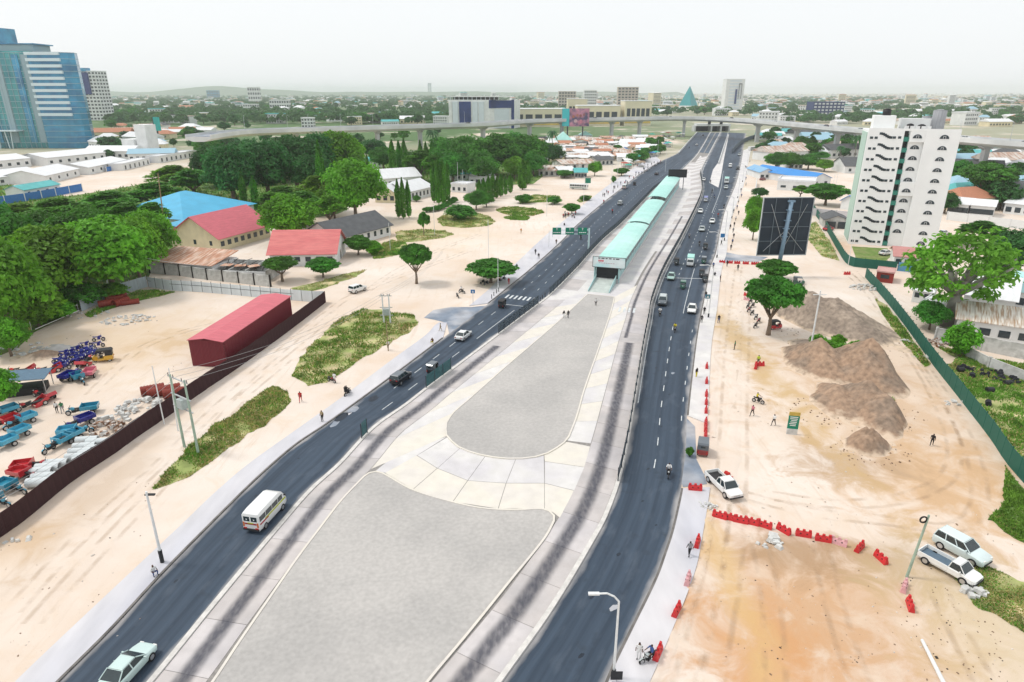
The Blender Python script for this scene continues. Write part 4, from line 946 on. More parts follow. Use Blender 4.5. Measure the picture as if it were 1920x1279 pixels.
for y in (0, 4.5, 9): mb = MB(); mb.box((RL_ / 2, y, 1.4), (RL_, .25, 2.8 - (y == 0) * 1.0)); mb.build('wall', M_STAINW if y else M_WWALL, ruin)
for x in (0, RL_ * .3, RL_ * .62, RL_): mb = MB(); mb.box((x, 4.5, 1.3), (.25, 9, 2.6)); mb.build('cross_wall', M_STAINW, ruin)
mb = MB(); mb.box((RL_ / 2, 4.6, .25), (RL_ - .6, 8.4, .4)); mb.build('charred_floor', M_CHAR, ruin)
for k in range(14): mb = MB(); x = rnd.uniform(0, RL_); mb.cyl((x, rnd.uniform(0, 3), rnd.uniform(1.4, 2.9)), (x + rnd.uniform(-3, 3), rnd.uniform(5, 9), rnd.uniform(2, 3.8)), .09, .07, 5); mb.build('rafter', M_CHAR, ruin)
for k in range(3): mb = MB(); mb.box((2 + k * 3.4, 3, 2.9), (2.6, 2.2, .08), rz=.4 * k); mb.build('fallen_sheet', M_RUST, ruin)
H('white_hall', 'white-roofed hall with arched white front beside the column trees', (764, 378), (812, 366), 13, 4.0, 'gable_x', 3.0, M_WROOF, M_WWALL, [('f', 7, 1.0, 1.2, 1.8)], 'hall')
H('white_hall', 'white house with blue-edged gable front below the tall trees', (704, 380), (742, 381), 22, 4.2, 'gable_y', 3.0, M_WROOF, M_CREAMW, [('f', 3, 1.0, 1.6, 1.8)], 'hall')
H('white_hall', 'rear white roof joined behind the gable-fronted house', (712, 352), (790, 346), 16, 4.2, 'gable_x', 3.4, M_WROOF, M_WWALL, [('f', 6, 1.0, 1.4, 1.5)], 'hall')
H('teal_house', 'teal-roofed long house behind the column trees', (845, 340), (925, 334), 10, 3.4, 'gable_x', 2.2, M_TEALR, M_WWALL, [('f', 8, 1.0, 1.2, 1.3)])
H('teal_house', 'small teal-roofed house among the tall trees', (690, 316), (716, 314), 10, 4, 'hip', 2.6, M_TEALR, M_WWALL, [('f', 3, 1.2, 1.4, 1.4)])
H('teal_house', 'half-hidden house with teal and pink roof behind the layered trees', (600, 340), (650, 330), 12, 4, 'gable_x', 2.6, M_TEALR, M_WWALL, [('f', 4, 1.2, 1.4, 1.4)])
H('gatehouse', 'small white gatehouse behind two white masts', (846, 360), (876, 362), 8, 3.4, 'flat', .5, M_WROOF, M_WWALL, [('f', 3, .8, 1.2, 1.5)])
H('gatehouse', 'white flat-roofed shed with long canopy behind the masts', (880, 346), (930, 345), 8, 3.2, 'flat', .4, M_WROOF, M_WWALL, [('f', 5, .8, 1.4, 1.5)])
# rusty settlement beside the road below the flyover
for k, (xa, ya, xb, yb, dep, rm, lab) in enumerate(((1010, 330, 1050, 331, 20, M_RUSTW, 'large patchy rust roof beside the stout column trees'), (1050, 332, 1078, 331, 13, M_WROOF, 'white-grey tin roof beside the flat green tree'), (1054, 318, 1116, 316, 18, M_RUSTW, 'broad rust and pink tin roof in the settlement'), (1062, 304, 1150, 302, 26, M_WROOF, 'widest pale tin roof in the settlement'), (1078, 334, 1100, 334, 8, M_TEALR, 'pale kiosk at the corner of the settlement'), (1120, 310, 1150, 309, 14, M_GREYR, 'dark tin roof in the settlement'))):
    H('tin_house', lab, (xa, ya), (xb, yb), dep, 3.2, 'gable_x', 1.6, rm, M_STAINW, [('f', 4, .6, 1.3, 1.7)], ov=.7)
slum = []
rs = random.Random(3)
for k in range(95):
    for _ in range(40):
        x = rs.uniform(985, 1232); y = rs.uniform(262, 304)
        edge = 1228 - (y - 262) * 1.15
        if x > edge or any(abs(x - a) < 9 and abs(y - b) < 4.5 for a, b in slum): continue
        slum.append((x, y)); break
    else: continue
    rm, nm = rs.choice([(M_RUSTW, 'patchy rust'), (M_RUST, 'rust-red'), (M_WROOF, 'pale tin'), (M_GREYR, 'dark grey'), (M_RUSTW, 'patchy rust'), (M_TERRA, 'brown'), (M_WROOF, 'pale tin')])
    L_ = rs.uniform(7, 14)
    H('tin_house', nm + ' roofed small house crowded in the settlement below the flyover', None, None, rs.uniform(6, 9), rs.uniform(2.6, 3.6), rs.choice(['gable_x', 'gable_y', 'shed', 'gable_x']), rs.uniform(1, 1.8), rm, rs.choice([M_STAINW, M_WWALL, M_CREAMW]), [('f', 2, .5, 1.4, 1.8)], group=nm + ' settlement houses', at=(G(x, y), L_, rs.uniform(-.5, .4)))
H('pyramid_roof_house', 'house with mint pyramid roof below the flyover', (1042, 272), (1072, 272), 17, 4, 'hip', 6.5, M_ROOF, M_WWALL, [('f', 4, 1, 1.4, 1.6)])
H('pyramid_roof_house', 'smaller pale mint roof beside the pyramid-roofed house', (1088, 262), (1110, 262), 16, 4, 'hip', 3.4, M_ROOF, M_WWALL, [('f', 4, 1, 1.4, 1.6)])
# ---- pale compounds far left
for lab, pa, pb, dep, h, kd, rh, rm, wm_, wn in (('long white-roofed shed beside the blue wall', (88, 345), (150, 330), 20, 4, 'gable_x', 2.5, M_WROOF, M_WWALL, [('f', 4, 1.2, 1.6, 1.4)]), ('wide white-roofed shed behind the blue wall end', (-30, 352), (85, 338), 24, 4, 'gable_x', 2.2, M_WROOF, M_WWALL, [('f', 5, 1.2, 1.6, 1.4)]),
    ('white-roofed store behind the bushes', (168, 328), (240, 312), 18, 4, 'gable_x', 2.0, M_WROOF, M_WWALL, [('f', 5, 1.2, 1.6, 1.4)]), ('small pale house with aqua roof inside the blue wall', (48, 372), (115, 360), 9, 3.6, 'gable_x', 1.6, M_TEALR, M_WWALL, [('f', 4, .8, 1.2, 1.6)]),
    ('white low house with blue doors beside the scrub', (232, 320), (282, 308), 8, 3.4, 'flat', .4, M_WROOF, M_WWALL, [('f', 6, .4, 1.6, 2.2)]), ('white terrace with dark arches beside the grass bank', (300, 306), (368, 294), 9, 3.8, 'flat', .5, M_WROOF, M_WWALL, [('f', 8, .6, 1.6, 2.2)]),
    ('low white works building behind the parked trucks', (90, 312), (200, 300), 26, 5, 'gable_x', 2.2, M_WROOF, M_WWALL, [('f', 7, 1.5, 1.8, 1.6)]), ('low pale building behind the wide white-roofed shed', (-40, 322), (60, 312), 24, 5, 'gable_x', 2.2, M_WROOF, M_WWALL, [('f', 6, 1.5, 1.8, 1.6)])):
    H('compound_building', lab, pa, pb, dep, h, kd, rh, rm, wm_, wn, 'building')
blk = thing('cream_block', 'tall plain cream block beside the teal hoarding', 'building', tuple(G(258, 294)), -.25)
mb = MB(); mb.box((5, 6, 10), (9, 10, 22)); mb.build('wall', M_WWALL, blk); mb = MB(); mb.box((-5, 5, 5.5), (10, 12, 12)); mb.build('lower_wall', M_WWALL, blk)
for k in range(4): put('window', win_mesh(1.6, 2.2), blk, (-8 + k * 2.6, -1.06, 2.5))
# blue and white boundary wall
def wall_line(name, label, pts, h, step, mats_, thick=.2, cat='wall', group=None, z0=0.0):
    w_ = resample(wp(pts), max(2, int(sum((q - p).length for p, q in zip(wp(pts), wp(pts)[1:])) / step) + 1)); root = thing(name, label, cat, tuple(w_[0]), 0, group)
    pm = MB(); pm.box((0, 0, (h + .15) / 2), (thick + .14, thick + .14, h + .15)); pm = pm.mesh('pillar', mats_[-1])
    for k in range(len(w_)):
        put('pillar', pm, root, w_[k] - w_[0])
        if k < len(w_) - 1:
            d = w_[k + 1] - w_[k]; mb = MB(); mb.box((0, 0, h / 2), (d.length - thick - .14, thick, h)); put('panel', mb.mesh('panel', mats_[k % (len(mats_) - 1)]), root, (w_[k] + w_[k + 1]) / 2 - w_[0], math.atan2(d.y, d.x))
    return root
wall_line('boundary_wall', 'bright blue boundary wall with white pillars in front of pale sheds', [(-30, 388), (60, 376), (155, 358)], 3.2, 7, [M_BLUEW, M_BLUEW, M_WWALL])
wall_line('boundary_wall', 'blue and white wall along the grass bank', [(200, 322), (290, 304), (370, 288)], 2.4, 7, [M_BLUEW, M_WWALL, M_WWALL])
wall_line('stained_wall', 'stained white concrete wall with dark streaks below the ruin', [(282, 512), (330, 516), (380, 524), (440, 530), (508, 538)], 2.7, 4.2, [M_STAINW, M_STAINW, M_CHAR])
wall_line('stained_wall', 'rough grey concrete boundary wall of the sheds', [(1752, 640), (1800, 648), (1860, 662), (1930, 676)], 2.6, 5, [M_STAINW, M_STAINW, M_STAINW])
wall_line('stained_wall', 'lower broken grey wall beside the black tyre heap', [(1795, 662), (1850, 690), (1930, 722)], 1.9, 5, [M_STAINW, M_STAINW])
wall_line('boundary_wall', 'grey panel wall behind the billboard beside the white tower', [(1500, 402), (1545, 406), (1600, 412)], 2.6, 5, [M_PAVE, M_PAVE, M_STAINW])
wall_line('boundary_wall', 'long white wall with dark slots beyond the white tower', [(1775, 412), (1850, 422), (1935, 432)], 2.8, 6, [M_WWALL, M_WWALL, M_WWALL])
wall_line('boundary_wall', 'whitewashed yard wall beside the oncoming-side pavement', [(1418, 345), (1416, 362), (1420, 380)], 2.4, 5, [M_WWALL, M_WWALL])
# ---- right compounds
H('yard_house', 'small white house with pale blue roof in the white yard', (1424, 336), (1452, 336), 20, 3.6, 'gable_y', 1.8, mat('paleblue_roof', (.22, .42, .62), .5, .08), M_WWALL, [('f', 3, .8, 1.6, 1.4)])
H('yard_house', 'long bright blue roofed house in the white yard', (1520, 350), (1556, 348), 42, 3.8, 'gable_y', 2.2, M_COBALT, M_WWALL, [('f', 2, .8, 1.6, 1.4)])
H('yard_house', 'second bright blue roof close behind the white tower', (1575, 392), (1602, 396), 30, 3.6, 'gable_y', 2.0, M_COBALT, M_WWALL)
H('yard_house', 'white flat hall with aqua stripe in the white yard', (1456, 356), (1526, 360), 16, 4.0, 'flat', .7, M_WROOF, M_WWALL, [('f', 3, 1.2, 2.2, 1.0)])
H('terracotta_house', 'terracotta-roofed house among dark trees', (1480, 318), (1504, 318), 14, 4.0, 'hip', 3, M_TERRA, M_WWALL, [('f', 3, 1, 1.4, 1.5)])
H('grey_roof_house', 'white house with slate grey roof below the flyover', (1583, 325), (1622, 325), 16, 4.0, 'gable_x', 4.0, M_GREYR, M_WWALL, [('f', 2, 1, 1.4, 1.5)])
H('pink_roof_house', 'small house with faded pink roof at the green fence', (1674, 500), (1742, 506), 9, 3.0, 'gable_x', 1.5, mat('pink_roof', (.50, .24, .22), .8, .1, .6), M_WWALL, [('f', 4, .8, 1.3, 1.3)])
H('kiosk', 'red kiosk hut standing behind the green fence end', (1641, 528), (1673, 532), 5, 2.4, 'flat', .1, mat('pinkish_roof', (.55, .33, .30), .8, .1), mat('red_kiosk', (.28, .04, .03), .7, .12), [('f', 1, 1.0, 1.8, .9)], 'kiosk')
H('shed', 'pale grey box shed under the open-crowned tree', (1722, 592), (1760, 600), 6, 3.0, 'flat', .15, M_WROOF, M_WWALL, [('l', 2, 1.2, .9, 1.0), ('f', 2, .1, 1, 2)], 'shed')
H('shed', 'small white hut behind the grey box shed', (1708, 566), (1742, 572), 6, 3.0, 'gable_x', 1.0, M_WROOF, M_WWALL, [('f', 2, 1.2, .9, 1.0)], 'shed')
H('long_shed', 'long white house with brown-striped tin roof and air conditioner', (1788, 630), (1935, 652), 12, 3.6, 'gable_x', 1.8, mat('striped_roof', (.66, .62, .56), .8, .15, 1.0, stretch=(3, .1, 1), col2=(.38, .25, .16), scale2=1.1), M_WWALL, [('f', 4, 1.0, 1.7, 1.3)])
mb = MB(); mb.box((0, 0, 0), (1.0, .5, .8)); tag(mb.build('air_conditioner', M_WHITE), 'white air conditioner box on the long white shed wall', 'air conditioner').location = G(1896, 646) + Vector((0, .35, 1.3))
H('pale_roof_house', 'broad white roofed house behind the striped roof', (1800, 585), (1895, 600), 18, 4, 'gable_x', 2.6, M_WROOF, M_WWALL, [('f', 4, 1, 1.4, 1.5)])
H('pale_roof_house', 'aqua-roofed house beside the striped-roof house', (1880, 575), (1960, 590), 14, 4, 'gable_x', 2.4, mat('aqua_roof', (.42, .68, .68), .6, .06), M_WWALL, [('f', 4, 1, 1.4, 1.5)])
for lab, pa, pb, dep, rm in (('white-roofed workshop with domed tents beyond the wall', (1880, 400), (1950, 408), 18, M_WROOF), ('low glass-fronted shop beyond the white wall', (1775, 400), (1812, 404), 12, M_WROOF), ('white box office beyond the white wall', (1816, 404), (1860, 408), 10, M_WROOF)):
    H('workshop', lab, pa, pb, dep, 4, 'gable_x', 1.6, rm, M_WWALL, [('f', 4, .8, 1.8, 1.8)], 'building')
H('carport', 'small grey tented carport beside the white tower', (1545, 428), (1590, 430), 10, 3.0, 'gable_y', 1.4, M_GREYR, M_STAINW, [('f', 2, .1, 3.0, 2.2)], 'carport')
# ---- white stair tower on the right
def tower():
    o, L_, rz = frame_at((1590, 457), (1752, 468)); Ht = hgt(1600, 456, 244); nf = 11; fh = Ht / nf; D_ = 13.0
    t = thing('white_tower', 'white eleven-storey tower with stepped stair windows and half-round windows', 'tower block', tuple(o), rz)
    M_TW = mat('tower_white', (.87, .88, .87), .75, .03, .25); M_TG = mat('balcony_green', (.05, .26, .20), .6, .1)
    a, b, c = L_ * .40, L_ * .465, L_ * .63
    mb = MB(); mb.box((a / 2, D_ / 2, Ht / 2), (a, D_, Ht)); mb.build('left_wing', M_TW, t)
    mb = MB(); mb.box(((a + b) / 2, D_ / 2 + 1.0, Ht / 2 - .4), (b - a - .01, D_ - 2.0, Ht - .8)); mb.build('balcony_shaft', M_TG, t)
    mb = MB(); mb.box(((b + c) / 2, D_ / 2 + .45, Ht / 2), (c - b, D_ - .9, Ht)); mb.build('middle_wall', M_TW, t)
    mb = MB(); mb.box(((c + L_) / 2, D_ / 2, Ht / 2), (L_ - c - .01, D_, Ht + .004)); mb.build('right_wing', M_TW, t)
    for z0, z1 in ((Ht - fh * 1.0, Ht), (Ht - fh * 6, Ht - fh * 4.7)):
        mb = MB(); mb.box(((b + c) / 2, .55, (z0 + z1) / 2), (c - b - .02, 1.0, z1 - z0)); mb.build('middle_panel', M_TW, t)
    mb = MB(); mb.box((-.12, D_ / 2, Ht / 2), (.2, D_ * .8, Ht * .96)); mb.build('side_panel', mat('side_green', (.45, .60, .52), .7, .08), t)
    sq = win_mesh(.78, .64); arch = MB(); pts = [(math.cos(math.pi * k / 10) * 1.12, math.sin(math.pi * k / 10) * 1.05) for k in range(11)]
    arch.loft([[(x, y, z) for x, z in pts] for y in (-.05, .05)]); arch = arch.mesh('window', M_WIN)
    am = MB(); am.box((-.28, -.07, .35), (.07, .04, .62)); am.box((.28, -.07, .35), (.07, .04, .62)); am.box((0, -.07, .66), (.6, .04, .07)); am = am.mesh('mullion', M_WHITE)
    balc = MB(); balc.box((0, 0, .55), (b - a - .04, 1.2, 1.1)); balc = balc.mesh('balcony', M_TG); dk = MB(); dk.box((0, 0, .8), (b - a - .3, .1, 1.5)); dk = dk.mesh('balcony_opening', M_DARK)
    for f in range(nf):
        z = Ht - (f + 1) * fh
        for u, dz in ((1.0, .95), (2.15, .95), (3.2, 2.1), (3.75, 2.0), (4.25, 1.75), (4.75, 1.45), (5.25, 1.2), (5.75, 1.1), (6.6, 1.1), (7.9, 1.15)): put('window', sq, t, (u * a / 8.9, -.02, z + dz))
        put('balcony', balc, t, ((a + b) / 2, 1.2, z + .1)); put('balcony_opening', dk, t, ((a + b) / 2, 1.92, z + 1.3))
        for u, y in (((b + c) / 2, .86 if f not in (0, 5) else .0), (L_ * .835, -.04)):
            if f == 10 and u < c: continue
            w_ = put('window', arch, t, (u, y, z + 1.0)); put('mullion', am, w_)
    M_TANK = mat('grey_tank', (.30, .31, .33), .7, .2, 1, stretch=(8, 8, .2)); M_BT = mat('black_tank', (.015, .015, .018), .5, .2)
    mb = MB(); mb.box((4, 6, Ht + 1.9), (5.4, 5, 3.8)); mb.build('stair_penthouse', M_TW, t)
    mb = MB(); mb.box((12.5, 8.5, Ht + 1.5), (8, 4, 3.0)); mb.build('roof_room', M_WWALL, t)
    for x, y, r, h_, m in ((4.5, 6, 1.1, 1.5, M_BT), (17.6, 6.5, 1.7, 5.2, M_TANK), (15.2, 9, 1.3, 3.4, M_TANK), (10.5, 3.5, .9, 1.5, M_BT), (13.2, 3.0, 1.0, 1.4, M_BT)):
        z = Ht + (3.8 if x == 4.5 else 0); mb = MB(); mb.cyl((x, y, z), (x, y, z + h_), r, r, 16); mb.cyl((x, y, z + h_), (x, y, z + h_ + .3), r, r * .3, 16); mb.build('water_tank', m, t, True)
    for k in range(5): mb = MB(); mb.box((9.4 + k * 1.35, 1.6, Ht + .6), (.9, .8, 1.2)); mb.build('roof_unit', M_WHITE, t)
    mb = MB(); mb.box((L_ / 2, .12, Ht + .3), (L_, .2, .6)); mb.build('parapet', M_TW, t)
tower()
sheet('lawn', wp([(1597, 462), (1664, 466), (1672, 480), (1655, 494), (1605, 484)]), .02, mat('lawn_green', (.14, .22, .05), .95, .25, .8, .3, col2=(.20, .24, .08), scale2=.3))
# ---- glass towers on the left
M_CURT = mat('curtain_glass', (.06, .33, .34), .15, .4, .06, metal=.15, spec=.6, col2=(.02, .15, .20), scale2=.07, stretch=(1, 1, .5)); M_CURT2 = mat('blue_glass', (.04, .27, .44), .15, .3, .08, metal=.2, spec=.6, col2=(.03, .16, .30), scale2=.09)  # tone noise painted into the tower glass imitates its uneven reflections
M_BAND = mat('band_white', (.60, .72, .76), .6, .05); M_MULL = mat('mullion_grey', (.28, .40, .44), .5, .1)
def glass_tower():
    o = G(92, 278); Ht = 70.0; gq = [Vector(q + (0,)) for q in ((0, 0), (25, 0), (29.5, 2.6), (32, 7), (27.5, 18))]; t = thing('glass_tower', 'teal glass office tower with white floor bands', 'office tower', tuple(o), 0.0); nf = 16; fh = Ht / nf
    fp = [(q.x, q.y) for q in gq] + [(0, gq[-1].y)]; W1 = gq[1].x
    mb = MB(); mb.prism(fp, 0, Ht); mb.build('right_glass', M_CURT2, t)
    lp = [(-46, 1), (-.3, 4), (-.3, 34), (-46, 34)]
    mb = MB(); mb.prism(lp, 0, Ht + 1); mb.build('left_glass', M_CURT, t)
    bd = MB(); bd.prism([(-1.0, -1.6), (W1, gq[1].y - 1.6), (W1, gq[1].y + .2), (-1.0, .3)], 0, 2.1); bd = bd.mesh('floor_band', M_BAND)
    ln = MB(); ln.loft([[(x, y - .25, 0), (x, y - .25, .35), (x, y + .1, .35), (x, y + .1, 0)] for x, y in [(-46, 1), (-.3, 4)]]); ln.loft([[(x, y - .25, 0), (x, y - .25, .35), (x, y + .1, .35), (x, y + .1, 0)] for x, y in [(q.x + .1, q.y - .1) for q in gq]]); ln = ln.mesh('floor_line', M_MULL)
    for f in range(nf):
        put('floor_line', ln, t, (0, 0, (f + 1) * fh - .4))
        if f >= 5: put('floor_band', bd, t, (0, 0, (f + .55) * fh))
    for k in range(12): mb = MB(); u = k / 12; mb.box((-46 + 46 * u, 1 + 3 * u - .15, Ht / 2), (.3, .3, Ht)); mb.build('mullion', M_MULL, t)
    for x, m in ((-38, M_CURT2), (-26, M_MULL), (-12, M_CURT2), (-5, M_MULL)): mb = MB(); mb.box((x, 1 + 3 * (x + 46) / 46 - .1, Ht * .52), (5, .3, Ht * .92)); mb.build('glass_strip', m, t)
    mb = MB(); mb.box((-12, 18, Ht + 3.2), (26, 20, 5)); mb.build('plant_room', M_MULL, t); mb = MB(); mb.box((-12, 18, Ht + 6.2), (30, 23, .8)); mb.build('roof_slab', M_CURT2, t)
    for s in (0, 10):
        for a in (-1, 1): mb = MB(); mb.cyl((-36 + s + a * 1.2, -5, 0), (-36 + s + a * 2.4, -5, 13), .4, .4, 8); mb.build('porch_column', M_BAND, t)
    mb = MB(); mb.box((-30, -2, 13.4), (24, 10, .8)); mb.build('porch_roof', M_BAND, t)
    t2 = thing('tall_glass_tower', 'taller blue glass tower rising behind the teal tower', 'office tower', tuple(G(-8, 262)), R(-10))
    mb = MB(); mb.box((0, 20, 48), (34, 26, 96)); mb.build('glass', M_CURT2, t2)
    for f in range(20): mb = MB(); mb.box((0, 6.9, 6 + f * 4.5), (34.2, .3, .4)); mb.build('floor_line', M_MULL, t2)
    for k in range(3): mb = MB(); mb.box((-10 + k * 10, 6.85, 48), (2.4, .4, 95)); mb.build('glass_strip', M_BAND, t2)
glass_tower()
def slab_tower(name, label, px, py, wpx, ytop, depth, m, cat='office tower', rz=0.0, floors=12, wm=None, cols=6, wh=1.4, side=True):
    """tower whose foot shows at pixel row py; windows row by row"""
    g = G(px, py); h = hgt(px, py, ytop); wd = wpx * mpp(px, py); t = thing(name, label, cat, tuple(g), rz)
    mb = MB(); mb.box((0, depth / 2, h / 2), (wd, depth, h)); mb.build('wall', m, t); fh = h / floors
    me = win_mesh(wd / cols * .62, fh * .5, wm or M_WIN); ms = win_mesh(depth / 4 * .6, fh * .5, wm or M_WIN)
    for f in range(floors):
        for k in range(cols): put('window', me, t, ((k + .5) / cols * wd - wd / 2, -.05, (f + .55) * fh))
        if side:
            for k in range(4): put('window', ms, t, ((-1 if px > 960 else 1) * (wd / 2 + .05), (k + .5) / 4 * depth, (f + .55) * fh), R(90))
    mb = MB(); mb.box((0, depth / 2, h + .5), (wd + .6, depth + .6, 1)); mb.build('roof', m, t)
    return t, wd, h
t, wd, h = slab_tower('office_tower', 'white office tower with dark blue glass corner beyond the teal tower', 183, 226, 28, 134, 26, M_WWALL, floors=14, cols=4, rz=-.12)
mb = MB(); mb.box((-4, -1, h * .76), (9, 3, h * .44)); mb.build('blue_glass', mat('navy_glass', (.02, .04, .18), .2, .2), t); mb = MB(); mb.box((-10, 4, h + 2.5), (16, 12, 5)); mb.build('crown', M_CURT2, t)
mb = MB(); mb.box((-wd * .5 - 4, 8, h * .40), (8, 20, h * .8)); mb.build('side_wing', M_WWALL, t)
# office block with deep blue stripes
o = G(843, 240); Lh = 75.0; hq = thing('striped_office', 'pale office block with deep blue glass stripes behind the flyover', 'office block', tuple(o), R(-16)); HH = hgt(843, 240, 187)
M_NAVY = mat('deep_blue_glass', (.012, .035, .16), .2, .2, .1); M_PALE = mat('pale_cladding', (.62, .68, .72), .7, .06, .1)
mb = MB(); mb.box((Lh * .35, 15, HH / 2), (Lh * .7, 30, HH)); mb.build('wall', M_WWALL, hq); mb = MB(); mb.prism([(Lh * .7, 0.0), (Lh * 1.06, 12), (Lh * 1.06, 40), (Lh * .7, 30)], 0, HH - .5); mb.build('right_wall', M_WWALL, hq)
for x, wd_, m in ((2, 4, M_WWALL), (8.5, 7, M_PALE), (21, 15, M_NAVY), (34, 6.5, M_PALE), (42, 6.5, M_PALE)): mb = MB(); mb.box((x, -.4, HH * .47), (wd_, 1.0, HH * .93)); mb.build('stripe', m, hq)
rzr = math.atan2(12, Lh * .36)
for u, wd_, z, hh, m in ((.12, 9, HH * .85, HH * .28, M_NAVY), (.5, 26, HH * .85, HH * .26, M_NAVY), (.95, 3.5, HH * .5, HH, M_NAVY), (.5, 18, HH * .35, HH * .66, M_PALE)): mb = MB(); mb.box((0, 0, 0), (wd_, .8, hh)); put('stripe', mb.mesh('stripe', m), hq, (Lh * .7 + Lh * .36 * u, 12 * u - .3, z), rzr)
mb = MB(); mb.box((Lh * .45, 17, HH + 3.6), (Lh * 1.0, 34, .9)); mb.build('roof_canopy', M_WWALL, hq)
for k in range(12): mb = MB(); mb.box((2 + k * 5.6, .8, HH + 1.7), (.6, .6, 3.4)); mb.build('roof_column', M_PALE, hq)
mb = MB(); mb.box((Lh * .4, 16, HH + 1.5), (Lh * .7, 20, 3)); mb.build('roof_room', M_DARK, hq)
# cream shopping mall
M_MALL = mat('mall_cream', (.72, .66, .48), .8, .06, .1)
for lab, px, py, wp_, yt, dep, rz in (('cream shopping mall wing beside the round tree', 1010, 238, 100, 205, 40, .05), ('cream mall block with big dark windows', 1122, 236, 80, 199, 40, 0), ('cream mall tower block at the pyramid end', 1195, 236, 50, 190, 30, .05), ('cream upper storey of the mall', 1082, 232, 36, 186, 25, 0)):
    g = G(px, py); t = thing('shopping_mall', lab, 'mall', tuple(g), rz); wd = wp_ * mpp(px, py); h = hgt(px, py, yt); mb = MB(); mb.box((0, dep / 2, h / 2), (wd, dep, h)); mb.build('wall', M_MALL, t)
    for k in range(5): mb = MB(); mb.box(((k + .5) / 5 * wd * .9 - wd * .45, -.1, h * .55), (wd * .13, .3, h * .32)); mb.build('window', M_WIN, t)
    mb = MB(); mb.box((0, dep / 2, h + .4), (wd + 1, dep + 1, .8)); mb.build('roof', M_WWALL, t)
    mb = MB(); mb.box((0, -.3, h * .18), (wd * .96, .5, h * .14)); mb.build('shop_front', mat('shop_yellow', (.62, .45, .12), .7, .2, .1), t)
# bright advertising board standing at the flyover
bb = thing('flyover_billboard', 'bright teal and pink advertising billboard above the flyover', 'billboard', tuple(G(1076, 262))); s_ = mpp(1076, 262); b0 = hgt(1076, 262, 236); b1 = hgt(1076, 262, 203)
mb = MB(); mb.box((0, -10, (b0 + b1) / 2), (50 * s_, .6, b1 - b0)); mb.build('panel', mat('advert_pink', (.55, .25, .34), .6, .25, .12, col2=(.10, .10, .18), scale2=.22), bb)
mb = MB(); mb.box((-18 * s_, -10.4, (b0 + b1) / 2), (13 * s_, .3, b1 - b0 - .3)); mb.build('teal_field', mat('advert_teal', (.06, .55, .58), .6, .1), bb)
for x, z, r, c in ((-4, .55, 2.6, (.42, .16, .12)), (3, .62, 2.4, (.50, .22, .16)), (9, .6, 2.4, (.35, .13, .12)), (15, .66, 2.2, (.30, .12, .13)), (0, .3, 3.2, (.62, .42, .45)), (10, .28, 3.4, (.60, .22, .30))):
    mb = MB(); p = [(x * s_ + r * s_ * math.cos(a) * .9, b0 + (b1 - b0) * z + r * s_ * math.sin(a)) for a in [2 * math.pi * k / 14 for k in range(14)]]; mb.loft([[(u, y, v) for u, v in p] for y in (-10.75, -10.32)]); mb.build('printed_shape', mat('advert_%d' % int(c[0] * 1000 + x), c, .6, .2, .5), bb)
for x in (-14, 14): mb = MB(); mb.cyl((x * s_, -9, 0), (x * s_, -9, b0 + 2), .6, .6, 8); mb.build('mast', M_FPOST, bb)
# pyramid, cream slab tower, concrete frames, dark block
py_ = thing('glass_pyramid', 'teal glass pyramid roof rising above the trees', 'pyramid', tuple(G(1290, 204)), R(45)); s_ = mpp(1290, 204); hb = hgt(1290, 204, 198); ha = hgt(1290, 204, 161)
mb = MB(); r = 12.5 * s_; mb.loft([[(-r, -r, 0), (r, -r, 0), (r, r, 0), (-r, r, 0)], [(-r, -r, hb), (r, -r, hb), (r, r, hb), (-r, r, hb)]]); mb.build('base', M_WWALL, py_); mb = MB(); mb.loft([[(-r, -r, hb), (r, -r, hb), (r, r, hb), (-r, r, hb)], [(-.1, -.1, ha), (.1, -.1, ha), (.1, .1, ha), (-.1, .1, ha)]]); mb.build('glass_roof', mat('pyramid_teal', (.02, .28, .30), .3, .1, .02), py_)
t, wd, h = slab_tower('cream_tower', 'cream tower with open dark sky frame on its roof edge', 1374, 206, 34, 149, 30, M_WWALL, floors=10, cols=1, side=False, wm=M_PALE)
for x, w_, z0, z1, m in ((4, 7, .2, .68, M_NAVY), (12, .9, .36, .86, M_DARK), (20, .9, .36, .86, M_DARK)): mb = MB(); mb.box((x * s_ * .55, -1.2, h * (z0 + z1) / 2), (w_ * .6, 1.5, h * (z1 - z0))); mb.build('fin', m, t)
mb = MB(); mb.box((16 * s_ * .55, -1.2, h * .86), (9 * s_ * .55, 1.5, 1.2)); mb.build('fin', M_DARK, t)
M_RAW = mat('raw_concrete', (.50, .44, .38), .9, .12, .2)
for lab, px, py, wp_, yt, fl in (('unfinished concrete apartment frame behind the mall', 1063, 205, 32, 172, 6), ('second unfinished apartment block behind the mall', 1106, 207, 23, 170, 7), ('tall unfinished apartment frame with dark openings', 1176, 207, 38, 164, 8)):
    slab_tower('apartment_frame', lab, px, py, wp_, yt, 18, M_RAW if fl != 7 else M_WWALL, 'apartment block', floors=fl, cols=6, side=False)
slab_tower('dark_office', 'dark navy office block beyond the flyover', 1551, 222, 60, 192, 24, mat('navy_wall', (.03, .05, .14), .6, .1), 'office block', floors=5, cols=8, wm=M_FRAME, side=False, rz=.08)
slab_tower('white_villa', 'white three-storey villa among the trees beyond the flyover', 577, 240, 22, 222, 10, M_WWALL, 'house', floors=3, cols=4)
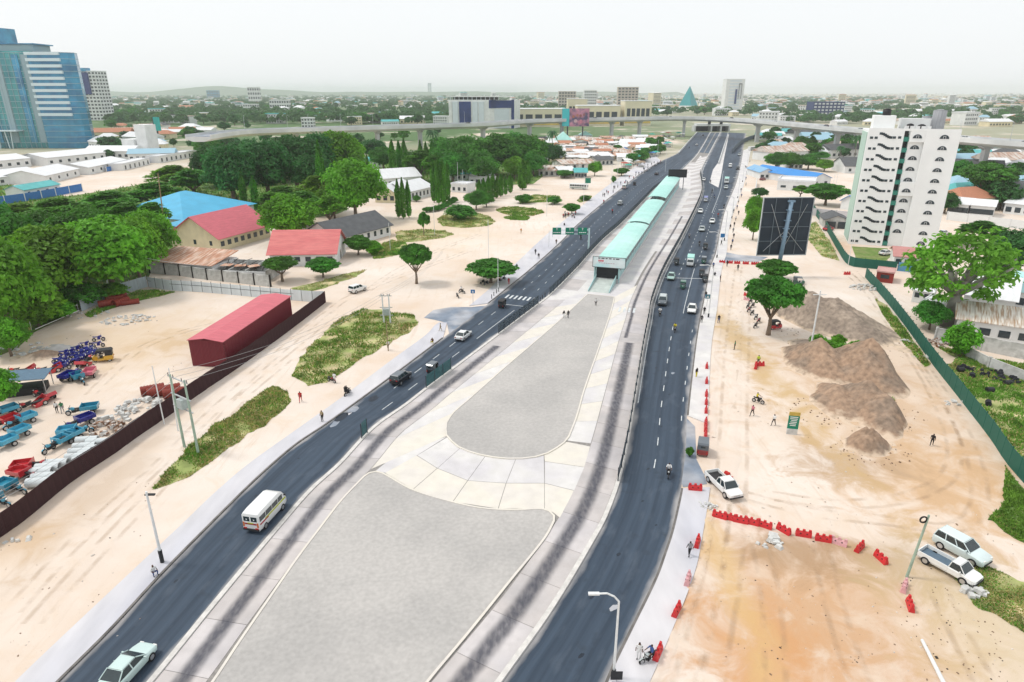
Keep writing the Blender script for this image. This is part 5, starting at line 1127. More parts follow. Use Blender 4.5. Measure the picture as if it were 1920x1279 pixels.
slab_tower('white_block', 'white office block with dark vertical bands on the far ridge', 478, 196, 22, 164, 14, M_WWALL, 'office block', floors=4, cols=5); slab_tower('white_block', 'long white apartment block in the far trees', 525, 210, 36, 188, 14, M_WWALL, 'apartment block', floors=3, cols=8); slab_tower('blue_block', 'blue-fronted block on the far ridge', 400, 186, 22, 170, 20, M_CURT2, 'office block', floors=3, cols=5); slab_tower('white_block', 'pale block with red window rows in the far trees', 470, 212, 26, 196, 14, M_WWALL, 'apartment block', floors=3, cols=6); slab_tower('lone_tower', 'slim grey tower alone on the far horizon', 806, 178, 7, 156, 14, M_PALE, 'tower', floors=8, cols=2); slab_tower('lone_tower', 'faint pale tower on the hazy horizon', 592, 172.9, 6, 147, 60, M_PALE, 'tower', floors=8, cols=2)
# teal wavy market roof at right
for px, py, w_, lab in ((1660, 222, 150, 'long teal wave roof behind the flyover near the white tower'), (1735, 228, 90, 'second teal wave roof behind the white tower')):
    g = G(px, py); t = thing('market_hall', lab, 'market hall', tuple(g)); s_ = mpp(px, py); mb = MB(); mb.loft([[(x * w_ * s_, y, 6 + 3.5 * math.sin(x * 9 + 1)) for y in (0, 30)] + [(x * w_ * s_, y, 5.6 + 3.5 * math.sin(x * 9 + 1)) for y in (30, 0)] for x in [k / 16 - .5 for k in range(17)]]); mb.build('roof', mat('wave_teal', (.12, .52, .54), .5, .1, .05), t); mb = MB(); mb.box((0, 16, 2), (w_ * s_ * .95, 26, 4)); mb.build('wall', M_WWALL, t)
# ================================================================== VEHICLES AND PEOPLE
M_TYRE = mat('tyre', (.015, .015, .016), .8, .2); M_RIM = mat('rim', (.5, .51, .52), .35, .1, metal=.7); M_CGLASS = mat('car_glass', (.02, .035, .04), .08, .1, spec=.7)
M_LAMP = mat('lamp_clear', (.75, .76, .74), .2, .02); M_TAIL = mat('lamp_red', (.45, .02, .02), .3, .05); M_BUMP = mat('bumper_black', (.03, .03, .032), .6, .1)
def paint(name, col): return mat('paint_' + name, col, .3, .04, .8, spec=.5, coat=.5)
PW = paint('white', (.76, .77, .76)); PS = paint('silver', (.45, .50, .50)); PK = paint('black', (.015, .015, .018)); PG = paint('green', (.30, .46, .42)); PB = paint('blue', (.03, .06, .40)); PR = paint('red', (.50, .02, .03)); PY = paint('yellow', (.62, .36, .03)); PD = paint('darkgrey', (.10, .12, .14)); PT = paint('teal', (.02, .24, .36)); PN = paint('navy', (.015, .02, .22)); PGR = paint('darkgreen', (.03, .12, .08)); PRD = paint('darkred', (.22, .015, .02)); PLB = paint('lightblue', (.06, .36, .52)); PPK = paint('pink', (.62, .16, .22))
def wheel_mesh(r, w_):
    mb = MB(); mb.cyl((0, -w_ / 2, 0), (0, w_ / 2, 0), r, r, 16); ty = mb.mesh('tyre', M_TYRE)
    mb = MB(); mb.cyl((0, -w_ / 2 - .012, 0), (0, w_ / 2 + .012, 0), r * .62, r * .62, 12); return ty, mb.mesh('rim', M_RIM)
def add_wheels(t, spots, r, w_=.2):
    ty, ri = wheel_mesh(r, w_)
    for x, y in spots:
        q = put('wheel', ty, t, (x, y, r)); put('rim', ri, q)
def ring(x, w_, zb, zt, k=.12): return [(x, -w_ * .9, zb), (x, -w_, zb + k), (x, -w_, zt - k), (x, -w_ * .88, zt), (x, w_ * .88, zt), (x, w_, zt - k), (x, w_, zb + k), (x, w_ * .9, zb)]
def cabin(t, m, base, top, zb, zt, hb, ht, pill=(.5,), name='roof'):
    """base/top: (x rear, x front); glass house with painted roof and pillars"""
    mb = MB(); lo = [(base[0], -hb, zb), (base[1], -hb, zb), (base[1], hb, zb), (base[0], hb, zb)]; hi = [(top[0], -ht, zt), (top[1], -ht, zt), (top[1], ht, zt), (top[0], ht, zt)]
    mb.loft([lo, hi]); mb.build('windows', M_CGLASS, t)['kind'] = 'stuff'
    mb = MB(); ex = .05
    mb.loft([[(top[0] - ex, -ht - .02, zt - .03), (top[1] + ex, -ht - .02, zt - .03), (top[1] + ex, ht + .02, zt - .03), (top[0] - ex, ht + .02, zt - .03)], [(top[0] + .1, -ht * .86, zt + .055), (top[1] - .12, -ht * .86, zt + .055), (top[1] - .12, ht * .86, zt + .055), (top[0] + .1, ht * .86, zt + .055)]]); r = mb.build(name, m, t)
    pl = MB()
    for s in (-1, 1):
        for u in (0, 1) + tuple(pill):
            a = Vector((base[0] + (base[1] - base[0]) * u, s * hb, zb)); b = Vector((top[0] + (top[1] - top[0]) * u, s * ht, zt)); o = Vector((0, s * .012, 0)); pl.cyl(a + o, b + o, .045, .04, 5)
    pl.build('pillars', m, r)
    return r
def lamps(t, xf, xr, y, zf, zr, w_=.3, h_=.14):
    a = MB(); a.box((0, 0, 0), (.1, w_, h_)); h = a.mesh('headlight', M_LAMP); l = a.mesh('tail_light', M_TAIL)
    for s in (-1, 1): put('headlight', h, t, (xf, s * y, zf)); put('tail_light', l, t, (xr, s * y, zr))
def plate_bumpers(t, xf, xr, w_, z):
    for nm, x in (('front_bumper', xf), ('rear_bumper', xr)): mb = MB(); mb.box((x, 0, z), (.14, w_, .16)); mb.build(nm, M_BUMP, t)
def mirrors(t, m, x, y, z):
    a = MB(); a.box((0, 0, 0), (.1, .2, .14)); a = a.mesh('mirror', m)
    for s in (-1, 1): put('mirror', a, t, (x, s * y, z))
def soft(o): o.data.set_sharp_from_angle(angle=R(38)); return o
def sedan(name='sedan', suv=False):
    t = thing(name, 'car', 'car'); dz = .22 if suv else 0; mb = MB()
    st = [(-2.2, .70, .42, .84), (-2.1, .83, .3, .95), (-1.4, .87, .24, .98), (.6, .87, .24, .96), (1.4, .86, .24, .88), (2.0, .80, .28, .74), (2.2, .66, .38, .64)]
    if suv: st = [(-2.2, .76, .45, 1.08), (-2.12, .87, .36, 1.18), (-1.4, .9, .32, 1.2), (.6, .9, .32, 1.18), (1.4, .89, .32, 1.10), (2.05, .84, .36, .98), (2.2, .7, .45, .84)]
    mb.loft([ring(*s) for s in st]); soft(mb.build('body', PW, t, True))
    if suv: cabin(t, PW, (-2.08, 1.0), (-1.9, .3), 1.17, 1.72, .84, .70, (.33, .66))
    else: cabin(t, PW, (-1.72, 1.02), (-1.0, .25), .95, 1.42, .80, .62)
    add_wheels(t, [(x, s * (.78 if not suv else .8)) for x in (-1.35, 1.35) for s in (-1, 1)], .33 if not suv else .38, .22)
    lamps(t, 2.12, -2.16, .56, .66 + dz, .78 + dz); plate_bumpers(t, 2.17, -2.2, 1.3, .42 + dz * .5); mirrors(t, PW, .72, .95, 1.0 + dz)
    return t
def pickup(single=False):
    t = thing('pickup_truck', 'pickup', 'pickup'); mb = MB(); x0 = -.35 if not single else .15
    st = [(x0, .9, .38, 1.1), (1.3, .9, .36, 1.08), (2.2, .87, .4, .98), (2.5, .74, .46, .86)]
    mb.loft([ring(*s) for s in st]); mb.build('body', PW, t)
    if single: cabin(t, PW, (.2, 1.55), (.32, 1.0), 1.08, 1.66, .84, .68, ())
    else: cabin(t, PW, (-.3, 1.5), (-.12, .9), 1.08, 1.68, .84, .70, (.45,))
    b = MB(); xr = -2.6
    b.box(((xr + x0) / 2, 0, .62), (x0 - xr - .02, 1.76, .1))
    for s in (-1, 1): b.box(((xr + x0) / 2, s * .86, .82), (x0 - xr - .02, .08, .5))
    b.box((xr + .04, 0, .82), (.08, 1.8, .5)); b.box(((xr + x0) / 2, 0, .45), (x0 - xr - .02, 1.5, .24)); b.build('cargo_bed', PW, t)
    l = MB(); l.box(((xr + x0) / 2, 0, .69), (x0 - xr - .16, 1.62, .03)); l.build('bed_liner', M_BUMP if not single else mat('tonneau', (.10, .15, .20), .6, .1), t)
    add_wheels(t, [(x, s * .8) for x in (-1.75, 1.55) for s in (-1, 1)], .39, .25); lamps(t, 2.4, -2.62, .62, .78, .85); plate_bumpers(t, 2.48, -2.66, 1.6, .5); mirrors(t, PW, 1.2, .98, 1.15)
    g = MB(); g.box((2.47, 0, .72), (.06, .8, .16)); g.build('grille', M_BUMP, t)
    return t
def minibus():
    t = thing('minibus', 'minibus', 'minibus'); mb = MB()
    st = [(-2.45, .78, .4, 1.9), (-2.38, .88, .32, 2.12), (-1.6, .9, .28, 2.2), (1.2, .9, .28, 2.2), (1.75, .88, .28, 2.0), (2.15, .87, .3, 1.5), (2.42, .82, .34, 1.15), (2.5, .7, .4, .9)]
    mb.loft([ring(*s, .2) for s in st]); soft(mb.build('body', PW, t, True))
    for s in (-1, 1):
        for x, w_ in ((-1.82, .95), (-.75, 1.0), (.32, .95), (1.25, .72)): mb = MB(); mb.box((x, s * .905, 1.58), (w_, .04, .52)); mb.build('side_window', M_CGLASS, t)
        mb = MB(); mb.box((.35, s * .912, 1.14), (3.6, .03, .16)); mb.build('stripe', mat('lime_stripe', (.42, .46, .04), .4, .05), t)
        mb = MB(); mb.box((-1.6, s * .915, 1.04), (1.4, .03, .14)); mb.build('stripe', mat('red_stripe', (.35, .02, .03), .4, .05), t)
    for s in (-1, 1):
        mb = MB(); mb.box((-2.43, s * .38, 1.6), (.06, .62, .5)); rw = mb.build('rear_window', M_CGLASS, t)
        mb = MB(); mb.face([(-2.47, s * .38 - .1, 1.62), (-2.47, s * .38 + .1, 1.62), (-2.47, s * .38, 1.46)]); mb.build('sticker', M_WHITE, rw)
        mb = MB(); mb.box((-2.44, s * .72, 1.0), (.06, .16, .5)); mb.build('tail_light', mat('lamp_orange', (.6, .15, .03), .3, .05), t)
    mb = MB(); mb.box((-2.45, 0, 1.08), (.05, 1.2, .16)); mb.build('rear_stripe', mat('red_stripe', (.35, .02, .03)), t); mb = MB(); mb.box((-2.455, 0, 1.16), (.05, .6, .1)); mb.build('rear_stripe', mat('lime_stripe', (.3, .4, .04)), t)
    mb = MB(); mb.loft([[(1.72, -.74, 2.0), (1.72, .74, 2.0), (1.76, .74, 2.0), (1.76, -.74, 2.0)], [(2.22, -.8, 1.42), (2.22, .8, 1.42), (2.27, .8, 1.42), (2.27, -.8, 1.42)]]); mb.build('windscreen', M_CGLASS, t)
    add_wheels(t, [(x, s * .8) for x in (-1.5, 1.55) for s in (-1, 1)], .34, .22); lamps(t, 2.46, -2.47, .6, .85, .6); plate_bumpers(t, 2.5, -2.48, 1.6, .48); mirrors(t, M_BUMP, 1.95, 1.0, 1.55)
    return t
def truck(cargo):
    t = thing('lorry', 'lorry', 'lorry'); mb = MB(); mb.loft([ring(x, w_, zb, zt, .15) for x, w_, zb, zt in ((1.6, 1.0, .6, 2.5), (2.9, 1.0, .6, 2.5), (3.3, .98, .6, 1.7), (3.4, .95, .6, 1.3))]); mb.build('cab', PW, t)
    mb = MB(); mb.loft([[(2.92, -.86, 2.36), (2.92, .86, 2.36), (2.98, .86, 2.36), (2.98, -.86, 2.36)], [(3.28, -.9, 1.66), (3.28, .9, 1.66), (3.36, .9, 1.66), (3.36, -.9, 1.66)]]); mb.build('windscreen', M_CGLASS, t)
    for s in (-1, 1): mb = MB(); mb.box((2.4, s * 1.01, 1.95), (.9, .04, .6)); mb.build('side_window', M_CGLASS, t)
    mb = MB(); mb.box((-.9, 0, 1.9), (4.8, 2.1, 1.9)); mb.build('cargo_box', cargo, t); mb = MB(); mb.box((0, 0, .75), (6.4, .9, .3)); mb.build('chassis', M_BUMP, t)
    add_wheels(t, [(x, s * .85) for x in (-2.2, 2.3) for s in (-1, 1)], .45, .3); lamps(t, 3.4, -3.3, .7, .95, .9); plate_bumpers(t, 3.42, -3.3, 1.9, .62); return t
def bus():
    t = thing('bus', 'bus', 'bus'); mb = MB(); mb.loft([ring(x, w_, .4, zt, .22) for x, w_, zt in ((-5, 1.15, 2.9), (-4.8, 1.25, 3.1), (4.7, 1.25, 3.1), (5, 1.15, 2.6))]); mb.build('body', PW, t)
    for s in (-1, 1):
        for k in range(7): mb = MB(); mb.box((-4 + k * 1.3, s * 1.26, 2.1), (1.1, .04, .9)); mb.build('side_window', M_CGLASS, t)
        mb = MB(); mb.box((0, s * 1.265, 1.0), (9, .03, .3)); mb.build('stripe', PGR, t)
    mb = MB(); mb.box((4.98, 0, 2.0), (.1, 2.0, 1.1)); mb.build('windscreen', M_CGLASS, t); add_wheels(t, [(x, s * 1.1) for x in (-3, 3) for s in (-1, 1)], .5, .3); return t
def tuktuk():
    t = thing('three_wheeler', 'tuk', 'three-wheeler'); mb = MB()
    mb.loft([ring(x, w_, .28, zt, .1) for x, w_, zt in ((-1.25, .52, .85), (-1.15, .63, .98), (-.3, .65, .95), (-.05, .6, .55), (.55, .5, .52), (.62, .45, .95), (1.0, .34, 1.0), (1.28, .18, .78))]); mb.build('body', PR, t)
    mb = MB(); mb.loft([[(x, -w_, z0), (x, -w_ * .96, z1), (x, w_ * .96, z1), (x, w_, z0)] for x, w_, z0, z1 in ((-1.3, .58, 1.42, 1.58), (-1.1, .64, 1.55, 1.74), (.45, .6, 1.56, 1.76), (.68, .54, 1.48, 1.66))]); mb.build('canopy', M_BUMP, t)
    mb = MB(); mb.box((-1.2, 0, 1.22), (.06, 1.16, .62)); rr = mb.build('rear_panel', M_BUMP, t); mb = MB(); mb.box((-1.24, 0, 1.28), (.03, .5, .24)); mb.build('rear_window', M_CGLASS, rr)
    for s in (-1, 1): mb = MB(); mb.box((-.78, s * .61, 1.25), (.85, .03, .64)); mb.build('side_panel', M_BUMP, t)
    mb = MB(); mb.loft([[(.62, -.5, 1.56), (.62, .5, 1.56), (.65, .5, 1.56), (.65, -.5, 1.56)], [(.92, -.42, .98), (.92, .42, .98), (.95, .42, .98), (.95, -.42, .98)]]); mb.build('windscreen', M_CGLASS, t)
    mb = MB(); mb.box((-.62, 0, .78), (.5, 1.1, .3)); mb.box((.2, 0, .72), (.34, .5, .2)); mb.build('seat', M_DARK, t); add_wheels(t, [(1.0, 0), (-.8, .52), (-.8, -.52)], .24, .12)
    mb = MB(); mb.cyl((1.2, 0, .86), (1.3, 0, .84), .1, .1, 10); mb.build('headlight', M_LAMP, t)
    a = MB(); a.box((0, 0, 0), (.05, .14, .14)); a = a.mesh('tail_light', M_TAIL)
    for s in (-1, 1): put('tail_light', a, t, (-1.27, s * .46, .6))
    return t
def bike_parts(t, m, x0=0.0):
    add_wheels(t, [(x0 + .64, 0)], .29, .1)
    mb = MB(); mb.tube([(x0 + .64, .0, .29), (x0 + .42, 0, .92)], .045, 6); mb.tube([(x0 + .40, -.36, 1.04), (x0 + .43, 0, .96), (x0 + .40, .36, 1.04)], .025, 5); mb.build('fork', M_BUMP, t)
    mb = MB(); mb.loft([[(x0 + x, -w_, z0), (x0 + x, -w_, z1), (x0 + x, w_, z1), (x0 + x, w_, z0)] for x, w_, z0, z1 in ((.42, .1, .68, .86), (.2, .16, .62, .9), (-.05, .12, .62, .8))]); mb.build('tank', m, t)
    mb = MB(); mb.loft([[(x0 + x, -w_, z - .08), (x0 + x, -w_, z), (x0 + x, w_, z), (x0 + x, w_, z - .08)] for x, w_, z in ((0, .11, .78), (-.4, .15, .78), (-.72, .13, .84))]); mb.build('seat', M_DARK, t)
    mb = MB(); mb.box((x0 + .08, 0, .45), (.42, .24, .32)); mb.tube([(x0 + .4, 0, .8), (x0 + .1, 0, .3), (x0 - .5, 0, .36), (x0 - .6, 0, .74)], .03, 5); mb.build('engine', M_DARK, t)
    mb = MB(); mb.cyl((x0 + .52, 0, .88), (x0 + .6, 0, .86), .09, .09, 8); mb.build('headlight', M_LAMP, t)
    mb = MB(); mb.loft([[(x0 + .64 + .33 * math.sin(a), -.06, .29 + .33 * math.cos(a)), (x0 + .64 + .33 * math.sin(a), .06, .29 + .33 * math.cos(a)), (x0 + .64 + .31 * math.sin(a), .06, .29 + .31 * math.cos(a)), (x0 + .64 + .31 * math.sin(a), -.06, .29 + .31 * math.cos(a))] for a in (-.9, -.3, .3, .9)]); mb.build('mudguard', m, t)
def motorbike():
    t = thing('motorbike', 'moto', 'motorbike'); bike_parts(t, PR); add_wheels(t, [(-.62, 0)], .29, .12); return t
def trike(tipped=False):
    t = thing('cargo_tricycle', 'trike', 'cargo tricycle'); bike_parts(t, PR, .95); mb = MB(); M = Matrix.Translation((-1.35, 0, .62)) @ Matrix.Rotation(R(28 if tipped else 0), 4, 'Y') @ Matrix.Translation((1.35, 0, -.62))
    L0, L1, wd, zb, ht = -1.4, .25, .62, .62, .40; mb.box(((L0 + L1) / 2, 0, zb), (L1 - L0, wd * 2, .06), M=M)
    for s in (-1, 1): mb.box(((L0 + L1) / 2, s * wd, zb + ht / 2), (L1 - L0, .05, ht), M=M)
    for x in (L0, L1): mb.box((x, 0, zb + ht / 2), (.05, wd * 2 + .05, ht + (.2 if x == L1 else 0)), M=M)
    mb.build('cargo_bed', PR, t); mb = MB(); mb.box((-.3, 0, .5), (2.2, .5, .1)); mb.box((-.85, 0, .3), (.08, 1.15, .08)); mb.build('frame', M_BUMP, t); add_wheels(t, [(-.85, .58), (-.85, -.58)], .29, .14); return t
V = {'sedan': sedan(), 'suv': sedan('suv', True), 'pickup': pickup(), 'ute': pickup(True), 'van': minibus(), 'lorry': truck(PW), 'bus': bus(), 'tuk': tuktuk(), 'moto': motorbike(), 'trike': trike(), 'tip': trike(True)}
def car(kind, px, py, dx, dy, label, body=None, roof=None, rz=None, group=None, z=.03, extra=None, sc=None, name=None, cat=None):
    cl = {}
    if body: cl = {k: body for k in ('body', 'tank', 'cargo_bed', 'mudguard', 'mirror', 'cab')}
    if body and kind in ('sedan', 'suv', 'pickup', 'ute'): cl['roof'] = cl['pillars'] = roof or body
    if roof: cl.update({'canopy': roof, 'rear_panel': roof, 'side_panel': roof, 'cargo_box': roof})
    if extra: cl.update(extra)
    o = clone(V[kind], G(px, py) + Vector((0, 0, z)), heading(px, py, dx, dy) if rz is None else rz, label, None, group, sc, cl)
    if name: o.name = name
    if cat: o['category'] = cat
    return o
UPL = (50, -45); DNR = (-5, 40)    # away along the left road, towards us on the right road
# outbound carriageway, driving away
car('sedan', 243, 1262, 60, -65, 'silver-mint sedan on the outbound carriageway behind the white minibus', paint('mint', (.52, .66, .64)), sc=1.05)
car('van', 500, 972, 48, -52, 'white minibus with lime and red side stripes', sc=1.08); car('sedan', 869, 634, 50, -38, 'white sedan driving away on the outbound carriageway', PW)
car('suv', 752, 715, 50, -36, 'black hatchback with blue-grey roof on the outbound carriageway', PK, PD, sc=.95); car('tuk', 813, 698, 50, -36, 'black three-wheeler behind the mesh fence panels', PK, PD); car('tuk', 943, 576, 50, -40, 'black three-wheeler at the zebra crossing', PK)
car('moto', 1089, 449, 40, -36, 'motorbike passing beneath the green gantry', PK); car('suv', 1163, 384, 40, -36, 'small silver hatchback beside the long mesh fence', PS, sc=.95); car('moto', 1148, 400, 40, -36, 'red motorbike behind the silver hatchback', PRD); car('moto', 1132, 382, 40, -36, 'red motorbike at the outbound kerb', PRD)
car('van', 1171, 354, 40, -34, 'pale minibus with dark rear at the outbound kerb', extra={'stripe': PK}); car('tuk', 1190, 348, 40, -34, 'dark three-wheeler ahead of the pale minibus', PK); car('sedan', 1231, 328, 40, -34, 'black car beside the parked motorbikes', PK); car('sedan', 1306, 273, 20, -24, 'white car on the underpass approach', PW); car('moto', 1292, 279, 20, -24, 'motorbike on the underpass approach', PK); car('sedan', 1318, 255, 12, -14, 'dark car at the underpass mouth', PK); car('moto', 1351, 261, -6, 14, 'motorbike leaving the underpass', PK)
# oncoming carriageway, driving towards us
car('suv', 1242, 570, -8, 40, 'dark blue-grey car with pale roof beside the inbound mesh fence', PD, PS); car('tuk', 1280, 541, -6, 40, 'green three-wheeler in the middle lane', PGR, PGR); car('sedan', 1297, 584, -6, 40, 'white car at the outer kerb of the oncoming carriageway', PW); car('sedan', 1258, 523, -10, 40, 'pale green sedan at the stop line', PG)
car('lorry', 1294, 497, -8, 40, 'white and mint lorry behind the stop line', PW, M_ROOF, sc=.82); car('tuk', 1268, 497, -10, 40, 'black three-wheeler between mesh fence and mint lorry', PK); car('tuk', 1319, 494, -8, 40, 'green and red three-wheeler between mint lorry and kerb', PGR, PD); car('tuk', 1315, 519, -8, 40, 'black three-wheeler in a pair at the oncoming kerb, rear one', PK); car('tuk', 1321, 529, -8, 40, 'black three-wheeler in a pair at the oncoming kerb, front one', PK)
car('sedan', 1316, 433, -10, 40, 'silver sedan in front of two white cars', PS); car('sedan', 1335, 418, -10, 40, 'white sedan in the outer lane', PW); car('sedan', 1313, 399, -10, 40, 'white sedan beside the mesh fence', PW); car('lorry', 1323, 378, -8, 40, 'small lorry with bright blue load cover', PW, PB, sc=.7); car('sedan', 1319, 339, -2, 30, 'white car where the mesh fence bends', PW); car('lorry', 1362, 344, -8, 40, 'tall white and grey lorry on the service road', PW, M_ROOF); car('sedan', 1361, 354, -8, 40, 'silver car in front of the tall lorry', PS); car('van', 1369, 314, -6, 40, 'white minibus on the service road', extra={'stripe': PW}); car('suv', 1383, 318, -6, 40, 'black car beside the kerb of the service road', PK); car('bus', 1410, 282, 30, -3, 'white bus parked beside the flyover pier', sc=.9); car('suv', 1386, 292, -6, 30, 'cream van queuing at the side ramp', PS)
for x, y, lab in ((1253, 893, 'motorbike with white-shirted rider on the oncoming carriageway'), (1265, 622, 'motorbike in the middle of the oncoming carriageway'), (1237, 592, 'motorbike close behind the mesh fence'), (1292, 447, 'motorbike beside the inbound mesh fence'), (1311, 462, 'dark motorbike in mid lane behind the three-wheelers'), (1339, 372, 'motorbike on the kerb side of the blue-covered lorry'), (1335, 362, 'motorbike behind the blue-covered lorry'), (1346, 408, 'motorbike beside the white sedan in the outer lane'), (1332, 343, 'motorbike beside the painted wedge'), (1357, 391, 'motorbike at the lamp posts')):
    car('moto', x, y, -4, 40, lab, PK)
car('tuk', 1322, 468, -8, 40, 'small dark three-wheeler following the motorbikes', PK)
# off the road
car('pickup', 1356, 918, 36, 34, 'white double-cab pickup climbing off the oncoming road edge', PW, sc=1.0); car('tuk', 1317, 848, 3, -40, 'red three-wheeler with grey canopy parked at the barriers', PRD, PD, sc=1.08); car('ute', 1778, 1072, 40, 22, 'white single-cab pickup with covered bed by the leaning pole', PW); car('suv', 1800, 1040, 40, 22, 'pale mint off-road car beside the single-cab pickup', paint('palemint', (.62, .72, .72)), sc=1.08)
car('tuk', 1453, 617, 40, -2, 'red three-wheeler with black canopy under the roadside tree', PR); car('tuk', 1497, 533, 40, 4, 'dark green three-wheeler by the spoil heap', PGR, PD); car('suv', 671, 547, 30, -10, 'white off-road car alone on the sandy square', PW); car('bus', 1085, 355, 40, 2, 'white bus with green side stripe parked on the sand', sc=.85)
for k, (x, y) in enumerate(((1407, 568), (1411, 576), (1404, 584), (1410, 590), (1417, 598), (1422, 605), (1416, 614), (1402, 577))): car('moto', x, y, -30, 14 + k, 'parked motorbike in the row under the roadside tree', [PK, PK, PR, PK, PS, PR, PK, PD][k], group='motorbikes under the roadside tree')
for k, (x, y) in enumerate(((905, 532), (912, 534), (936, 529), (944, 526))): car('moto', x, y, 30, -10, 'parked motorbike in the shade of the umbrella tree', [PK, PK, PRD, PK][k], group='motorbikes under the umbrella tree')
car('moto', 858, 558, 20, 20, 'dark motorbike of a pair on the open sand', PK); car('moto', 866, 550, 30, 6, 'second motorbike of a pair on the open sand', PK); car('moto', 652, 741, 40, -30, 'black motorbike with two riders on the outbound pavement', PK); car('moto', 622, 717, 30, 10, 'motorbike at the tip of the grass island', PRD); car('moto', 1421, 756, 20, 6, 'motorbike beside the yellow-vested worker', PK); car('moto', 1216, 1241, -30, 12, 'motorbike standing on the oncoming-side pavement beside a red barrier', PS)
for k in range(11): x = 1208 + k * 3.2; car('moto', x, 323 - k * 1.6 + rnd.uniform(-2, 2), 20, -10 + k, 'waiting motorbike in the crowd at the outbound kerb', [PK, PRD, PK, PS][k % 4], group='motorbike crowd at the outbound kerb')
for x, y, c_, lab in ((1430, 338, PRD, 'dark red car in the white yard'), (1437, 333, PS, 'silver car in the white yard'), (1458, 312, PN, 'blue car at the white yard trees'), (1660, 478, PW, 'white car beside the tower entrance lawn'), (1553, 432, PR, 'red car under the grey carport'), (1768, 440, PW, 'white car right behind the tower foot')): car('sedan', x, y, 30, -6, lab, c_)
for k, (x, y) in enumerate(((60, 300), (85, 298), (210, 297), (225, 296), (238, 294), (250, 293))): car('lorry', x, y, 30, -6, 'parked lorry outside the pale works sheds', PW, PW, group='lorries at the works sheds')
for k in range(12): i = 24 + k * 5; p = near[i].lerp(farr[i], .3 if k % 2 else .7); d = near[i + 1] - near[i]; c_ = clone(V['sedan'], (p.x, p.y, ZF - .1), math.atan2(d.y, d.x) + (0 if k % 2 else math.pi), 'car driving along the top of the flyover', None, 'cars on the flyover', 1.1, {n_: [PK, PW, PD, PS][k % 4] for n_ in ('body', 'roof', 'pillars')})
# ---- yard: cargo tricycles in rows
YR = 'red cargo tricycles in the yard'; YT = 'teal cargo tricycles in the yard'
for kd, x, y, dx, dy, c_, lab in (('tip', 44, 700, -30, 4, PR, 'red cargo tricycle with tipped bed near the blue-roofed shelter'), ('tip', 95, 698, -30, 6, PR, 'red cargo tricycle with raised bed beside the pink box'), ('tip', 66, 762, -30, 10, PR, 'red cargo tricycle tipped in front of the shelter'), ('tip', 84, 748, -30, -6, PR, 'red cargo tricycle half hidden behind the tipped one'), ('trike', 172, 704, 20, -24, PPK, 'faded pink-red cargo tricycle beside the yellow three-wheeler'), ('tip', 162, 684, 30, -20, PR, 'red tipped cargo tricycle in front of the blue heap'), ('trike', 134, 710, 30, -16, PN, 'navy cargo tricycle below the blue heap'), ('trike', 150, 716, 20, 16, PT, 'small teal cargo tricycle beside the navy one'),
    ('trike', 42, 796, -30, 12, PLB, 'light blue cargo tricycle nearest the red tipped one'), ('trike', 10, 800, -30, 12, PR, 'red cargo tricycle between light blue ones'), ('trike', 30, 822, -30, 14, PLB, 'light blue cargo tricycle in mid row beside the red one'), ('trike', 5, 842, -30, 14, PLB, 'light blue cargo tricycle at the row end'), ('trike', 160, 775, -30, 4, PT, 'teal cargo tricycle beside the scrap pile'), ('trike', 152, 798, -30, 12, PN, 'navy cargo tricycle beside the scrap pile'), ('trike', 140, 816, 30, -4, PLB, 'blue cargo tricycle facing the rusty scrap'), ('trike', 112, 838, -30, 16, PLB, 'blue cargo tricycle beside the pipe stack'), ('trike', 130, 828, -30, 14, PLB, 'second blue cargo tricycle beside the pipe stack'), ('trike', 58, 882, 30, -4, PR, 'red cargo tricycle at the smaller pipe stack'), ('trike', 48, 898, 30, 6, PR, 'second red cargo tricycle at the smaller pipe stack'), ('trike', 22, 922, 30, 6, PT, 'teal cargo tricycle near the maroon fence'), ('trike', -6, 946, 30, 8, PT, 'teal cargo tricycle in the fence corner'), ('trike', 8, 780, -30, 10, PLB, 'light blue cargo tricycle behind the red one')):
    car(kd, x, y, dx, dy, lab, c_, z=0, sc=1.25)
hp = random.Random(9)
for k in range(40):
    x = 104 + hp.uniform(0, 82); y = 694 - (x - 104) * .42 - hp.uniform(-6, 20); car('moto', x, y, 0, 0, 'navy blue motorbike packed in the dense blue group', PN, group='packed blue motorbikes in the yard', rz=hp.uniform(.3, 1.2), z=0, extra={'seat': PN, 'engine': PN, 'fork': PN}, sc=1.15)
car('tuk', 195, 677, -30, 4, 'yellow three-wheeler with black canopy in the yard', PY, z=0, sc=1.2)
for k in list(V): remove_tree(V[k])

